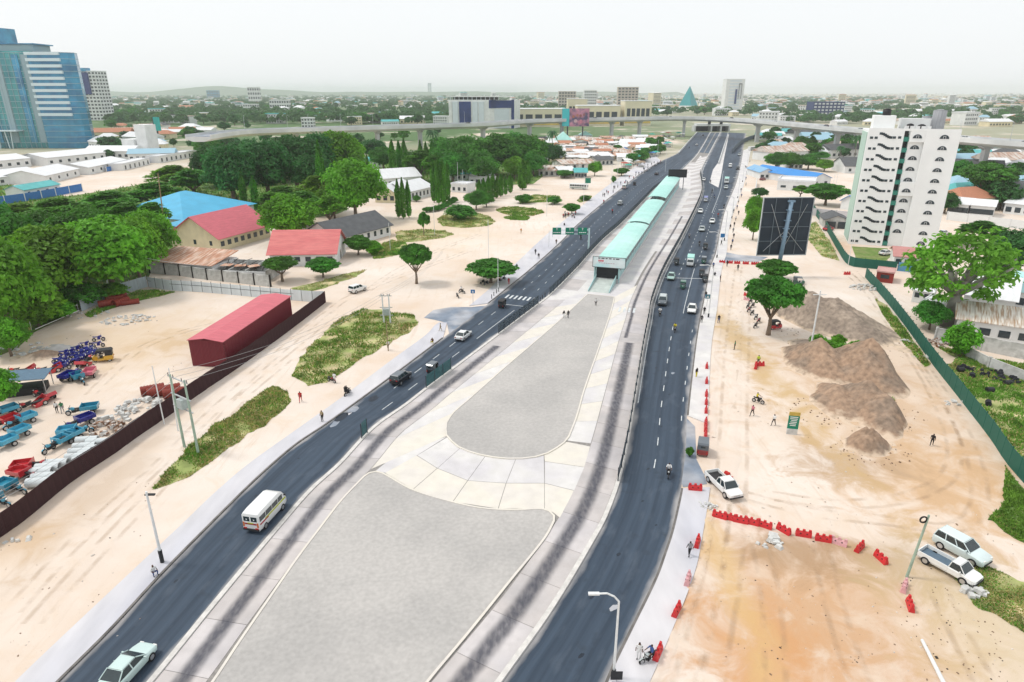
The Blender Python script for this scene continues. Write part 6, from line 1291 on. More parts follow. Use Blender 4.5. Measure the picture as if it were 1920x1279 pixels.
# ---- people
SKEL = {}
def skeleton(kind):
    s = {'pel': (0, 0, .95), 'spi': (0, 0, 1.15), 'che': (.01, 0, 1.36), 'nec': (.02, 0, 1.5), 'hea': (.03, 0, 1.61), 'top': (.03, 0, 1.72)}
    f = {'stand': (.02, .02), 'walk': (.26, -.24), 'ride': (.38, .38), 'sit': (.40, .40)}[kind]
    for i, sd_ in enumerate((-1, 1)):
        n_ = 'LR'[i]; sw = f[i]; s['sh' + n_] = (.01, sd_ * .19, 1.42)
        if kind == 'ride': s['el' + n_] = (.2, sd_ * .28, 1.2); s['wr' + n_] = (.42, sd_ * .3, 1.06); s['ha' + n_] = (.50, sd_ * .3, 1.05)
        elif kind == 'sit': s['el' + n_] = (.1, sd_ * .26, 1.16); s['wr' + n_] = (.32, sd_ * .2, 1.05); s['ha' + n_] = (.4, sd_ * .17, 1.04)
        else: s['el' + n_] = (-.4 * sw, sd_ * .25, 1.15); s['wr' + n_] = (-.55 * sw + .08, sd_ * .26, .92); s['ha' + n_] = (-.6 * sw + .1, sd_ * .26, .83)
        s['hi' + n_] = (0, sd_ * .1, .91)
        if kind in ('ride', 'sit'): s['kn' + n_] = (.40, sd_ * .17, .80); s['an' + n_] = (.30, sd_ * .17, .36); s['to' + n_] = (.45, sd_ * .17, .32)
        else: s['kn' + n_] = (sw * .62 + .04, sd_ * .11, .5); s['an' + n_] = (sw - (.06 if sw < 0 else 0), sd_ * .11, .09 + (.06 if sw < 0 else 0)); s['to' + n_] = (sw + .16, sd_ * .12, .04)
    if kind == 'sit':
        for k in s:
            if k == 'top' or k[:2] not in ('kn', 'an', 'to'): x_, y_, z_ = s[k]; s[k] = (x_, y_, z_ - (.58 if k[:2] not in ('wr', 'ha') else .5))
        for n_, q in (('L', -1), ('R', 1)): s['kn' + n_] = (.34, q * .2, .50); s['an' + n_] = (.24, q * .18, .09); s['to' + n_] = (.4, q * .19, .04)
    return s
RAD = {'pel': .15, 'spi': .135, 'che': .155, 'nec': .062, 'hea': .098, 'top': .07, 'sh': .078, 'el': .052, 'wr': .036, 'ha': .043, 'hi': .1, 'kn': .066, 'an': .046, 'to': .04}
BON = [('pel', 'spi', 1), ('spi', 'che', 1), ('che', 'nec', 1), ('nec', 'hea', 0), ('hea', 'top', 3)] + [b for n_ in 'LR' for b in (('che', 'sh' + n_, 1), ('sh' + n_, 'el' + n_, 1), ('el' + n_, 'wr' + n_, 0), ('wr' + n_, 'ha' + n_, 0), ('pel', 'hi' + n_, 2), ('hi' + n_, 'kn' + n_, 2), ('kn' + n_, 'an' + n_, 2), ('an' + n_, 'to' + n_, 4))]
M_SKIN = mat('skin', (.11, .055, .032), .6, .1); M_HAIR = mat('hair', (.012, .010, .009), .8, .1); M_SHOE = mat('shoe', (.03, .028, .028), .7, .1)
def person_mesh(kind):
    s = skeleton(kind); names = list(s); me = bpy.data.meshes.new('person_' + kind); me.from_pydata([s[k] for k in names], [(names.index(a), names.index(b)) for a, b, _ in BON], [])
    o = bpy.data.objects.new('tmp', me); C.objects.link(o); m_ = o.modifiers.new('skin', 'SKIN'); o.modifiers.new('sub', 'SUBSURF').levels = 1
    for i, k in enumerate(names): r = RAD.get(k, RAD.get(k[:2])); me.skin_vertices[0].data[i].radius = (r, r); me.skin_vertices[0].data[i].use_root = (k == 'pel')
    dg = bpy.context.evaluated_depsgraph_get(); dg.update(); out = bpy.data.meshes.new_from_object(o.evaluated_get(dg)); bpy.data.objects.remove(o)
    for m_ in (M_SKIN, M_WHITE, M_DARK, M_HAIR, M_SHOE): out.materials.append(m_)
    for p in out.polygons:
        c = p.center; best = (9, 0)
        for a, b, lab in BON:
            A, B = Vector(s[a]), Vector(s[b]); t_ = max(0, min(1, (c - A).dot(B - A) / (B - A).length_squared)); d = (c - A.lerp(B, t_)).length
            if d < best[0]: best = (d, lab)
        lab = best[1]
        if lab in (0, 3) and c.z > 1.54 and (c.z > 1.66 or c.x < .0): lab = 3
        elif lab == 3: lab = 0
        p.material_index = lab; p.use_smooth = True
    out.name = 'person'; return out
PM = {k: person_mesh(k) for k in ('stand', 'walk', 'ride', 'sit')}
CLO = {n_: mat('cloth_' + n_, c_, .85, .12, 6) for n_, c_ in dict(white=(.7, .7, .69), black=(.02, .02, .022), red=(.45, .03, .03), blue=(.04, .08, .22), yellow=(.60, .50, .03), lime=(.45, .60, .05), green=(.03, .18, .08), pink=(.55, .20, .25), grey=(.25, .26, .28), khaki=(.38, .30, .18), brown=(.15, .08, .05), orange=(.6, .22, .03)).items()}
def person(px, py, kind, shirt, trou, label, dx=10, dy=10, z=.0, group=None, at=None, rz=None):
    o = put('person', PM[kind], None, (G(px, py) if at is None else Vector(at)) + Vector((0, 0, z)), heading(px, py, dx, dy) if rz is None else rz)
    for i, n_ in ((1, shirt), (2, trou)): o.material_slots[i].link = 'OBJECT'; o.material_slots[i].material = CLO[n_]
    return tag(o, label, 'person', group)
for x, y, k, a, b, lab in ((1197, 1238, 'stand', 'white', 'white', 'person in white standing beside the motorbike on the oncoming-side pavement'), (1292, 1045, 'walk', 'grey', 'black', 'person in striped grey shirt walking on the oncoming-side pavement'), (1450, 798, 'walk', 'white', 'black', 'person in white shirt and dark trousers beside the green notice board'), (1410, 780, 'walk', 'pink', 'black', 'person in pink top and black skirt on the sandy lot'), (1421, 684, 'stand', 'lime', 'black', 'worker in lime vest behind the red barriers on the lot'), (1377, 656, 'stand', 'green', 'black', 'person in green vest standing on the sand strip'), (1746, 836, 'walk', 'black', 'black', 'person in black walking along the dirt track'), (108, 774, 'stand', 'white', 'black', 'person in white shirt standing in the yard'), (118, 774, 'walk', 'green', 'grey', 'person in green shirt standing in the yard'), (564, 754, 'walk', 'red', 'red', 'person in red walking beside the weedy grass strip'), (628, 718, 'stand', 'white', 'white', 'person in long white at the tip of the grass island'), (728, 656, 'walk', 'white', 'black', 'person with white shirt walking beside the power poles'), (826, 622, 'walk', 'khaki', 'khaki', 'person in khaki at the side road corner'), (1057, 597, 'walk', 'black', 'white', 'person in white trousers of two walking over the grey island'), (1065, 597, 'walk', 'black', 'black', 'person all in black of two walking over the grey island'), (1117, 574, 'stand', 'white', 'black', 'person standing before the station ramp'), (1347, 606, 'walk', 'black', 'blue', 'person near the parked sedan on the oncoming kerb'), (969, 507, 'walk', 'black', 'black', 'person walking beside the umbrella tree'), (1004, 478, 'walk', 'black', 'black', 'person in black on the outbound pavement before the gantry'), (1010, 486, 'walk', 'black', 'grey', 'person close to the kerb before the gantry'), (1043, 459, 'walk', 'brown', 'black', 'person near the gantry lamp post'), (977, 438, 'walk', 'orange', 'khaki', 'person in orange on the open sand'), (1058, 424, 'sit', 'black', 'black', 'person on the sand beside the round sign'), (954, 534, 'stand', 'red', 'red', 'person in dark red under the umbrella tree'), (1323, 560, 'walk', 'black', 'blue', 'person on the pavement beside the blue notice sign'), (1320, 590, 'walk', 'black', 'black', 'person on the pavement near the white car'), (1315, 606, 'stand', 'black', 'black', 'person at the pavement edge below the white car'), (1305, 708, 'stand', 'black', 'yellow', 'person with yellow bag on the narrow pavement'), (1350, 528, 'stand', 'black', 'brown', 'person on the sand near the stop line'), (1363, 500, 'stand', 'black', 'black', 'person by the red barriers at the junction'), (1383, 508, 'walk', 'black', 'black', 'person in black on the sand beside the red barriers'), (1337, 504, 'stand', 'blue', 'black', 'person at the lamp post by the stop line'), (1340, 518, 'sit', 'black', 'grey', 'trader sitting at the kerb by the stop line'), (1369, 430, 'walk', 'black', 'black', 'person on the oncoming-side pavement near the billboard'), (1352, 461, 'walk', 'black', 'black', 'person on the oncoming-side pavement by the blue sign'), (1375, 400, 'walk', 'grey', 'black', 'person on the oncoming-side pavement beside two lamp posts'), (290, 1080, 'sit', 'white', 'blue', 'person sitting on the outbound pavement by the lamp post'), (811, 644, 'sit', 'brown', 'yellow', 'person sitting at the side road kerb'), (605, 792, 'stand', 'khaki', 'black', 'person standing at the outbound kerb by the worn road patch')):
    person(x, y, k, a, b, lab, rnd.uniform(-10, 10), rnd.uniform(-10, 10), z=.13 if x in (1197, 1292, 290, 605) else 0.0)
for k in range(26): x = 1130 + k * 4.2 + rnd.uniform(-4, 4); y = 372 - k * 2.7 + rnd.uniform(-4, 2); person(x, y, rnd.choice(['stand', 'walk']), rnd.choice(['black', 'white', 'red', 'grey', 'blue']), 'black', 'pedestrian on the busy outbound pavement beyond the gantry', rnd.uniform(-9, 9), 9, .13, 'pedestrians beyond the gantry')
for k in range(12): x = 1066 + rnd.uniform(-12, 16); person(x, 408 + rnd.uniform(-5, 2), rnd.choice(['stand', 'sit', 'walk']), rnd.choice(['black', 'white', 'red', 'grey']), 'black', 'person gathered under the flat-topped tree', rnd.uniform(-9, 9), 9, -.0, 'crowd under the flat-topped tree')
for k in range(16): y = 470 - k * 11; x = 1366 + k * 2.6 + rnd.uniform(-5, 5); person(x, y, 'walk', rnd.choice(['black', 'white', 'grey', 'blue']), 'black', 'pedestrian along the oncoming-side pavement beyond the billboard', rnd.uniform(-9, 9), 9, .1, 'pedestrians on the oncoming-side pavement')
for x, y, a, hd in ((1253, 893, 'white', (-4, 40)), (1265, 622, 'yellow', (-4, 40)), (1237, 592, 'white', (-4, 40)), (1292, 447, 'grey', (-4, 40)), (1311, 462, 'black', (-4, 40)), (1339, 372, 'blue', (-4, 40)), (1335, 362, 'black', (-4, 40)), (1346, 408, 'red', (-4, 40)), (1332, 343, 'black', (-4, 40)), (1357, 391, 'black', (-4, 40)), (1089, 449, 'black', (40, -36)), (1148, 400, 'red', (40, -36)), (1132, 382, 'red', (40, -36)), (1292, 279, 'black', (20, -24)), (652, 741, 'black', (40, -30)), (1216, 1241, 'blue', (-30, 12)), (866, 550, 'white', (30, 6)), (1421, 756, 'yellow', (20, 6))):
    g = G(x, y); hd_ = heading(x, y, *hd); person(x, y, 'ride', a, 'black', 'rider in ' + a + ' sitting on the motorbike ' + {1253: 'on the open oncoming carriageway', 1265: 'in mid oncoming carriageway', 1237: 'at the inbound mesh fence', 1292: 'beside a road edge', 1311: 'behind the three-wheelers', 1339: 'on the kerb side of the blue lorry', 1335: 'behind the blue lorry', 1346: 'beside the white sedan', 1332: 'beside the painted wedge', 1357: 'at the lamp posts', 1089: 'below the gantry', 1148: 'behind the hatchback', 1132: 'at the outbound kerb', 652: 'on the outbound pavement', 1216: 'by the red barrier', 866: 'on the open sand', 1421: 'beside the worker'}.get(x, 'on the approach') + (' far off' if y == 279 else ''), at=(g.x - .22 * math.cos(hd_), g.y - .22 * math.sin(hd_), -.03), rz=hd_)
person(0, 0, 'ride', 'black', 'black', 'second rider on the black motorbike on the outbound pavement', at=G(652, 741) - Vector((.55 * math.cos(heading(652, 741, 40, -30)), .55 * math.sin(heading(652, 741, 40, -30)), -.02)), rz=heading(652, 741, 40, -30))
# ================================================================== YARDS, FENCES, POLES, BARRIERS, HEAPS, GRASS
def fl_line(pts, z=0.0): return atz(spline(wp(pts), 4), z)
# ---- maroon corrugated fence, one sheet at a time
def corrugated(w_, h, t=.035, n=8):
    mb = MB(); pr = []
    for k in range(n * 2 + 1): pr.append((-w_ / 2 + w_ * k / (n * 2), t if k % 2 else -t))
    mb.loft([[(x, y, z) for x, y in pr] for z in (0, h)], cap=False, closed=False); return mb
M_DKMAR = mat('fence_maroon', (.055, .022, .026), .6, .2, 1.0, stretch=(3, 3, .3))
def sheet_fence(name, label, pts, h, w_, m, corr=True, post=None, jig=.04, rail=None):
    q = fl_line(pts); n = max(2, int(sum((b - a).length for a, b in zip(q, q[1:])) / w_)); q = resample(q, n + 1); root = thing(name, label, 'fence', tuple(q[0]))
    if corr: me = corrugated(w_ * 1.03, h).mesh('sheet', m)
    else: mb = MB(); mb.box((0, 0, h / 2), (w_ * .985, .05, h)); me = mb.mesh('sheet', m)
    if post: pm = MB(); pm.box((0, 0, (h + .2) / 2), (.09, .09, h + .2)); pm = pm.mesh('post', post)
    for k in range(n):
        d = q[k + 1] - q[k]; s = put('sheet', me, root, (q[k] + q[k + 1]) / 2 - q[0] + Vector((0, 0, rnd.uniform(-jig, jig) - .02)), math.atan2(d.y, d.x)); s.scale = (d.length / w_, 1, 1)
        if post: put('post', pm, root, q[k] - q[0])
        if rail and k % 3 == 0 and k + 3 <= n:
            e = q[k + 3] - q[k]; mb = MB(); mb.box((0, 0, 0), (e.length, .05, .07)); put('rail', mb.mesh('rail', rail), root, (q[k] + q[k + 3]) / 2 - q[0] + Vector((0, 0, h * .62)) + Vector((e.y, -e.x, 0)).normalized() * .06, math.atan2(e.y, e.x))
    return root
sheet_fence('corrugated_fence', 'dark maroon corrugated sheet fence along the sandy track', [(-40, 1035), (40, 981), (133, 905), (219, 848), (260, 818), (312, 783), (396, 724), (432, 700), (505, 648), (561, 606), (611, 567)], 2.5, 1.0, M_DKMAR)
M_WSHEET = mat('white_sheet', (.66, .72, .75), .5, .08, .7, stretch=(3, 3, .3))
sheet_fence('sheet_fence', 'white sheet fence with dark posts behind the maroon shed', [(279, 538), (317, 544), (380, 548), (480, 557), (584, 566), (609, 566)], 2.4, 2.5, M_WSHEET, False, M_FPOST, rail=M_FPOST)
sheet_fence('sheet_fence', 'pale grey sheet fence running beside the thicket', [(277, 538), (258, 543), (205, 560), (154, 584)], 2.5, 2.0, mat('grey_sheet', (.45, .52, .55), .5, .12, .8, stretch=(6, 6, .3)), True, M_STEEL)
rails = thing('pipe_rail', 'two long white pipe rails at the thicket edge', 'rail', tuple(G(150, 585)))
for a, b, z in (((148, 586), (56, 618), 1.6), ((150, 588), (68, 624), .7)): mb = MB(); A, B = G(*a) - G(150, 585), G(*b) - G(150, 585); mb.cyl(A + Vector((0, 0, z)), B + Vector((0, 0, z)), .07, .07, 6); mb.build('pipe', M_WHITE, rails)
for u in (0, .5, 1): p = G(148, 586).lerp(G(60, 620), u) - G(150, 585); mb = MB(); mb.cyl(p, p + Vector((0, 0, 1.8)), .06, .06, 6); mb.build('post', M_STEEL, rails)
M_GF = mat('fence_green', (.012, .105, .075), .65, .1, .5)
sheet_fence('green_fence', 'long dark green sheet fence curving down beside the dirt track', [(1622, 520), (1666, 571), (1707, 625), (1749, 684), (1791, 737), (1811, 763), (1858, 824), (1887, 868), (1920, 906), (1990, 985)], 2.4, 2.4, M_GF, False, M_GF, .02)
sheet_fence('green_fence', 'dark green sheet fence in front of the white tower lawn', [(1516, 384), (1530, 405), (1547, 428), (1574, 475), (1592, 498), (1614, 502), (1680, 508)], 2.4, 2.4, M_GF, False, M_GF, .02)
sheet_fence('gate', 'faded blue metal gate beside the green fence', [(1682, 508), (1735, 513)], 2.3, 2.4, mat('gate_blue', (.10, .28, .45), .6, .2, .8), False, M_FPOST, .0)
# ---- maroon shed
A, B, Cc = G(362, 686), G(427, 690), G(549, 598); Dd = A + (Cc - B); Hs = hgt(427, 690, 640); shed = thing('maroon_shed', 'long maroon metal shed with rose red roof in the sandy yard', 'shed', tuple(A))
def wall_sheets(p, q, h0, h1, m):
    n = max(2, int((q - p).length / 1.1)); d = (q - p) / n
    for k in range(n): a = p + d * k - A; b = p + d * (k + 1) - A; c = (a + b) / 2; mb = corrugated(d.length * 1.01, 1.0, .03, 5); o = put('wall_sheet', WS.setdefault((round(d.length, 3), m.name), mb.mesh('wall_sheet', m)), shed, c, math.atan2(d.y, d.x)); o.scale = (1, 1, h0 + (h1 - h0) * (k + .5) / n)
WS = {}
wall_sheets(A, B, Hs, Hs, M_MAROON); wall_sheets(B, Cc, Hs, Hs, M_MAROON); wall_sheets(Dd, A, Hs, Hs, M_MAROON); wall_sheets(Cc, Dd, Hs, Hs, M_MAROON)
mb = MB(); c0 = (A + B + Cc + Dd) / 4; pr = [(p - A) + (p - c0).normalized() * .35 for p in (A, B, Cc, Dd)]; ra, rb = (pr[0] + pr[1]) / 2, (pr[2] + pr[3]) / 2
mb.loft([[pr[0] + Vector((0, 0, Hs)), ra + Vector((0, 0, Hs + .45)), pr[1] + Vector((0, 0, Hs)), pr[1] + Vector((0, 0, Hs - .1)), ra + Vector((0, 0, Hs + .35)), pr[0] + Vector((0, 0, Hs - .1))], [pr[3] + Vector((0, 0, Hs)), rb + Vector((0, 0, Hs + .45)), pr[2] + Vector((0, 0, Hs)), pr[2] + Vector((0, 0, Hs - .1)), rb + Vector((0, 0, Hs + .35)), pr[3] + Vector((0, 0, Hs - .1))]]); mb.build('roof', M_ROSE, shed)
# ---- small shelter at the yard edge
sh = thing('guard_shelter', 'small blue-grey roofed shelter with white dish panel among red tricycles', 'shelter', tuple(G(52, 735)), R(20)); sr = mat('slate_blue', (.10, .17, .24), .6, .15)
mb = MB(); mb.loft([[(-3.2, -2.2, 2.9), (3.2, -2.2, 2.5), (3.2, 2.2, 2.5), (-3.2, 2.2, 2.9)], [(-3.2, -2.2, 3.0), (3.2, -2.2, 2.6), (3.2, 2.2, 2.6), (-3.2, 2.2, 3.0)]]); mb.build('roof', sr, sh)
for x, y in ((-2.9, -1.9), (2.9, -1.9), (2.9, 1.9), (-2.9, 1.9)): mb = MB(); mb.cyl((x, y, 0), (x, y, 2.6), .07, .07, 6); mb.build('post', M_STEEL, sh)
mb = MB(); mb.box((0, 0, .5), (5, 3, 1.0)); mb.build('counter', M_DARK, sh); mb = MB(); mb.cyl((-3.6, -1.0, 3.6), (-3.5, -1.1, 3.7), 1.25, 1.25, 12); mb.build('white_panel', M_WHITE, sh); mb = MB(); mb.box((-4.2, .8, 3.4), (1.6, 1.4, 1.6)); mb.build('water_tank', sr, sh)
# ---- pipes
M_PIPE = mat('concrete_pipe', (.60, .64, .65), .8, .1, 1.0); M_RIB = mat('red_pipe', (.24, .035, .022), .5, .15, 1)
def pipe(px, py, ln, r, ang, label, m=M_PIPE, ribs=0, z=0, group=None, cat='pipe'):
    t = thing('concrete_pipe' if m is M_PIPE else 'ribbed_pipe', label, cat, tuple(G(px, py) + Vector((0, 0, r + z))), ang, group); mb = MB(); n = 18; ri = r * .8
    def rg(x, q): return [(x, q * math.cos(2 * math.pi * k / n), q * math.sin(2 * math.pi * k / n)) for k in range(n)]
    mb.loft([rg(-ln / 2, ri), rg(-ln / 2, r), rg(ln / 2, r), rg(ln / 2, ri), rg(-ln / 2, ri)], cap=False); mb.build('shell', m, t)
    for k in range(ribs): x = -ln / 2 + ln * (k + .5) / ribs; mb = MB(); mb.loft([rg(x - .07, r), rg(x - .06, r * 1.09), rg(x + .06, r * 1.09), rg(x + .07, r)], cap=False); mb.build('rib', m, t)
    return t
for k, (x, y) in enumerate(((165, 830), (184, 834), (160, 842), (182, 846), (152, 852), (170, 856), (146, 862), (160, 868), (108, 876), (78, 892), (92, 884), (86, 902), (76, 912))): pipe(x, y, 2.6, .45 if k < 8 else .55, R(8), ['white concrete pipe in the larger stack by the maroon fence', 'white concrete pipe in the smaller stack by the maroon fence'][k >= 8], group=['larger pipe stack', 'smaller pipe stack'][k >= 8])
for x, y, a in ((203, 575, 35), (216, 566, 35), (228, 572, 70), (245, 571, 30), (222, 562, 40)): pipe(x, y, 3.4, .75 if x < 240 else .55, R(a), 'red ribbed pipe lying by the pale sheet fence', M_RIB, 7, group='red pipes at the sheet fence')
for x, y, a in ((288, 738, 30), (300, 742, 30), (330, 744, 25), (318, 738, 30)): pipe(x, y, 3.2, .7, R(a), 'dark red ribbed pipe beside the twin power poles', M_RIB, 8, group='red pipes by the power poles')
# ---- scrap and rubble
def rock_mesh(name, n, spread, size, m, flat=.5, seed=1, zf=None):
    r_ = random.Random(seed); mb = MB()
    for k in range(n):
        a = r_.uniform(0, 6.28); q = spread * math.sqrt(r_.random()); x, y = q * math.cos(a), q * math.sin(a) * .7; s = size * r_.uniform(.4, 1.3); z = (zf(q) if zf else 0)
        pts = [Vector((r_.uniform(-1, 1), r_.uniform(-1, 1), r_.uniform(-.6, 1) * flat)).normalized() * s * .5 for _ in range(4)]; i = len(mb.v)
        sx, sy, sz, rot = s * r_.uniform(.6, 1), s * r_.uniform(.4, .8), s * flat * r_.uniform(.4, 1), r_.uniform(0, 3.1); mb.box((x, y, z + sz * .35), (sx, sy, sz), rot, taper=r_.uniform(.5, .95))
    return mb.mesh(name, m)
def rubble(px, py, n, spread, size, m, label, flat=.6, seed=1, heap=.6, name='rubble_heap', cat='rubble'):
    o = put(name, rock_mesh(name, n, spread, size, m, flat, seed, lambda q: max(0, heap * (1 - q / spread))), None, G(px, py)); tag(o, label, cat, kind='stuff' if n > 20 else None); return o
M_STONE = mat('broken_concrete', (.55, .55, .53), .9, .2, 1.5); M_SCRAP = mat('scrap_rust', (.24, .11, .05), .8, .4, 2, col2=(.5, .5, .48), scale2=2)
for a in ((262, 762, 40, 3.6, .9, M_STONE, 'heap of broken pale concrete and sheet scrap by the maroon fence', .5, 3, .8), (205, 806, 26, 2.8, 1.0, M_SCRAP, 'rusty scrap metal heap beside the blue tricycles', .6, 4, .9), (215, 786, 20, 2.2, .9, M_STONE, 'pale scrap pieces above the rusty heap', .6, 5, .6), (240, 600, 70, 5, .7, M_STONE, 'grey broken stone spread in the middle of the yard', .35, 6, .4), (170, 590, 24, 4, .7, M_STONE, 'pale stones along the thicket edge', .4, 7, .2), (40, 655, 40, 5, .7, M_STONE, 'rubble bank below the small bright tree', .35, 8, .3), (36, 1012, 5, 1.4, .7, M_STONE, 'three white blocks lying on the sand by the fence end', .6, 9, .1), (1622, 540, 60, 3.4, .7, M_STONE, 'pale rubble heap at the end of the green fence', .5, 10, .9), (1828, 1112, 16, 1.2, .7, M_STONE, 'small pile of white stones behind the pickup', .5, 11, .3), (1704, 640, 10, 1.5, .6, M_STONE, 'white stones at the green fence foot near the rubble heap', .5, 12, .2), (1727, 668, 10, 1.6, .6, M_STONE, 'white stones at the green fence foot beside the weeds', .5, 13, .2), (1795, 758, 14, 1.8, .6, M_STONE, 'white stones at the green fence foot past the weeds', .5, 14, .2), (1440, 1015, 12, 1.8, .9, M_STONE, 'broken slabs behind the row of red barriers', .4, 15, .2), (1325, 950, 30, 1.2, .35, M_STONE, 'crumbled kerb stones beside the white pickup', .6, 16, .2), (1765, 645, 40, 3.2, .9, M_SCRAP, 'scrap heap against the rough grey wall', .5, 17, .8), (1360, 893, 8, .9, .6, mat('red_rag', (.5, .03, .03), .8, .1), 'crumpled red barrier remains beside the three-wheeler', .8, 18, .3)): rubble(*a[:7], flat=a[7], seed=a[8], heap=a[9])
for px, py, n, sp_, sd_ in ((1595, 640, 150, 13, 31), (1605, 775, 150, 9, 32), (1636, 846, 70, 5, 33)): tag(put('spoil_clods', rock_mesh('spoil_clods', n, sp_, .22, mat('clod', (.22, .15, .10), .9, .3, 3), .7, sd_), None, G(px, py)), 'scattered clods of earth around the spoil heaps', 'clods', kind='stuff')
M_TYR2 = mat('tyre_heap', (.02, .022, .03), .8, .3); rubble(1880, 705, 60, 4.5, .8, M_TYR2, 'black heap of tyres and bags along the broken wall', .6, 21, .7); rubble(1812, 693, 12, 1.6, .9, M_TYR2, 'black bags beside the round feathery bush', .6, 22, .5)
for x, y, k in ((1800, 697, 0), (1822, 708, 1), (1855, 735, 0), (1888, 722, 0), (1852, 760, 1)): mb = MB(); mb.cyl((-.5, 0, .4), (.5, 0, .4), .4, .4, 10); tag(put('drum', mb.mesh('drum', M_TYR2 if k else M_DARK), None, G(x, y), k), 'black drum lying on the weedy lot behind the green fence', 'drum', 'drums on the weedy lot')
# ---- spoil heaps
def heap(px, py, rx, ry, h, rot, m, label, seed, peaks=3):
    g = G(px, py); r_ = random.Random(seed); n, k = 72, 36; mb = MB(); pk = [(r_.uniform(-.45, .45), r_.uniform(-.3, .3), r_.uniform(.6, 1)) for _ in range(peaks)]
    rings = []
    for j in range(k + 1):
        u = j / k; row = []
        for i in range(n):
            a = 2 * math.pi * i / n; ex = 1 + .16 * mnoise.noise((math.cos(a) * 2 + seed, math.sin(a) * 2, 0)); x, y = math.cos(a) * u * ex, math.sin(a) * u * ex
            z = max(q[2] * max(0, 1 - math.hypot((x - q[0]) * 1.25, (y - q[1]) * 1.25)) for q in pk) * (1 - u ** 6) ; z = z * h * 1.9 + h * .16 * mnoise.noise((x * 5, y * 5, seed)) * (1 - u ** 3) + h * (.09 * mnoise.noise((x * 14, y * 14, seed)) + .05 * mnoise.noise((x * 34, y * 34, seed))) * (1 - u)
            row.append((x * rx, y * ry, max(z, -.02) if u < .99 else -.05))
        rings.append(row)
    mb.loft(rings[::-1], cap=False); o = mb.build('spoil_heap', m, None, True); o.location = g; o.rotation_euler = (0, 0, rot); return tag(o, label, 'heap')
M_SPOIL = mat('grey_spoil', (.25, .20, .16), .95, .3, 1.4, .8, col2=(.36, .29, .23), scale2=.25); M_SPOILB = mat('brown_spoil', (.33, .225, .155), .95, .3, 1.4, .8, col2=(.24, .18, .135), scale2=.3)
for m_ in (M_SPOIL, M_SPOILB):      # thin spill of the heap mixed with the sand around its foot
    t = m_.node_tree; b = t.nodes['Principled BSDF']; old = b.inputs['Base Color'].links[0].from_socket; tc = t.nodes.new('ShaderNodeTexCoord'); sp = t.nodes.new('ShaderNodeSeparateXYZ'); t.links.new(tc.outputs['Object'], sp.inputs[0]); no = t.nodes.new('ShaderNodeTexNoise'); no.inputs['Scale'].default_value = .9; no.inputs['Detail'].default_value = 6; t.links.new(tc.outputs['Object'], no.inputs['Vector'])
    sc2 = t.nodes.new('ShaderNodeMath'); sc2.operation = 'MULTIPLY_ADD'; sc2.inputs[1].default_value = 1.6; sc2.inputs[2].default_value = -.8; t.links.new(no.outputs[0], sc2.inputs[0]); ad = t.nodes.new('ShaderNodeMath'); ad.operation = 'ADD'; t.links.new(sp.outputs[2], ad.inputs[0]); t.links.new(sc2.outputs[0], ad.inputs[1]); r = t.nodes.new('ShaderNodeMapRange'); r.inputs[1].default_value = .5; r.inputs[2].default_value = .0; t.links.new(ad.outputs[0], r.inputs[0])
    mi = t.nodes.new('ShaderNodeMix'); mi.data_type = 'RGBA'; mi.inputs[7].default_value = (.62, .49, .37, 1); t.links.new(r.outputs[0], mi.inputs[0]); t.links.new(old, mi.inputs[6]); t.links.new(mi.outputs[2], b.inputs['Base Color'])
heap(1568, 606, 8.6, 17, 3.8, R(26), M_SPOIL, 'large grey-brown spoil heap below the tower lot', 3, 4); heap(1576, 694, 7.2, 11.5, 3.6, R(20), M_SPOILB, 'brown spoil heap with sharp ridge in front of the grey heap', 8, 3); heap(1632, 836, 3.4, 2.8, 1.5, 0, M_SPOILB, 'small dark spoil heap with a hollow on the track bend', 12, 3); heap(1606, 765, 5.6, 9, 2.1, 0, M_SPOILB, 'low trampled spoil mound between the heaps', 15, 3); heap(1530, 650, 5, 4, .8, 0, M_SPOIL, 'flat grey mound at the foot of the white pole', 18, 2); heap(98, 655, 4, 2.6, 1.0, 0, mat('grey_gravel_heap', (.40, .39, .37), .9, .15, 1, .4), 'grey gravel mound near the blue motorbikes', 22, 2); heap(70, 668, 4, 2.6, .7, .3, M_SPOILB, 'low earth mound beside the gravel mound', 24, 2)
for pts, wd_, h in (([(1362, 500), (1352, 583), (1342, 650), (1336, 758), (1334, 820)], .8, .16), ([(1392, 520), (1386, 583), (1380, 650), (1376, 758), (1372, 850), (1366, 900)], 1.2, .16), ([(1325, 940), (1324, 1000), (1314, 1054), (1299, 1102), (1271, 1174), (1227, 1279), (1200, 1350)], .7, .2)):
    c = resample(spline(wp(pts)), 90); mb = MB(); rows = []
    for i, q in enumerate(c):
        t_ = c[min(i + 1, 89)] - c[max(i - 1, 0)]; nn = Vector((t_.y, -t_.x, 0)).normalized(); rows.append([tuple(q + nn * (u * wd_ * (1 + .5 * mnoise.noise((i * .4, u, 2)))) + Vector((0, 0, -.03 if abs(u) == 1 else h * (1 - u * u) * max(-.1, .3 + 1.3 * mnoise.noise((i * .22, u * 2, 7)) + .5 * mnoise.noise((i * .9, u * 3, 4)))))) for u in (-1, -.6, -.2, .2, .6, 1)])
    mb.loft(rows, cap=False, closed=False); mb.build('earth_ridge', ground.data.materials[0], ground, True)
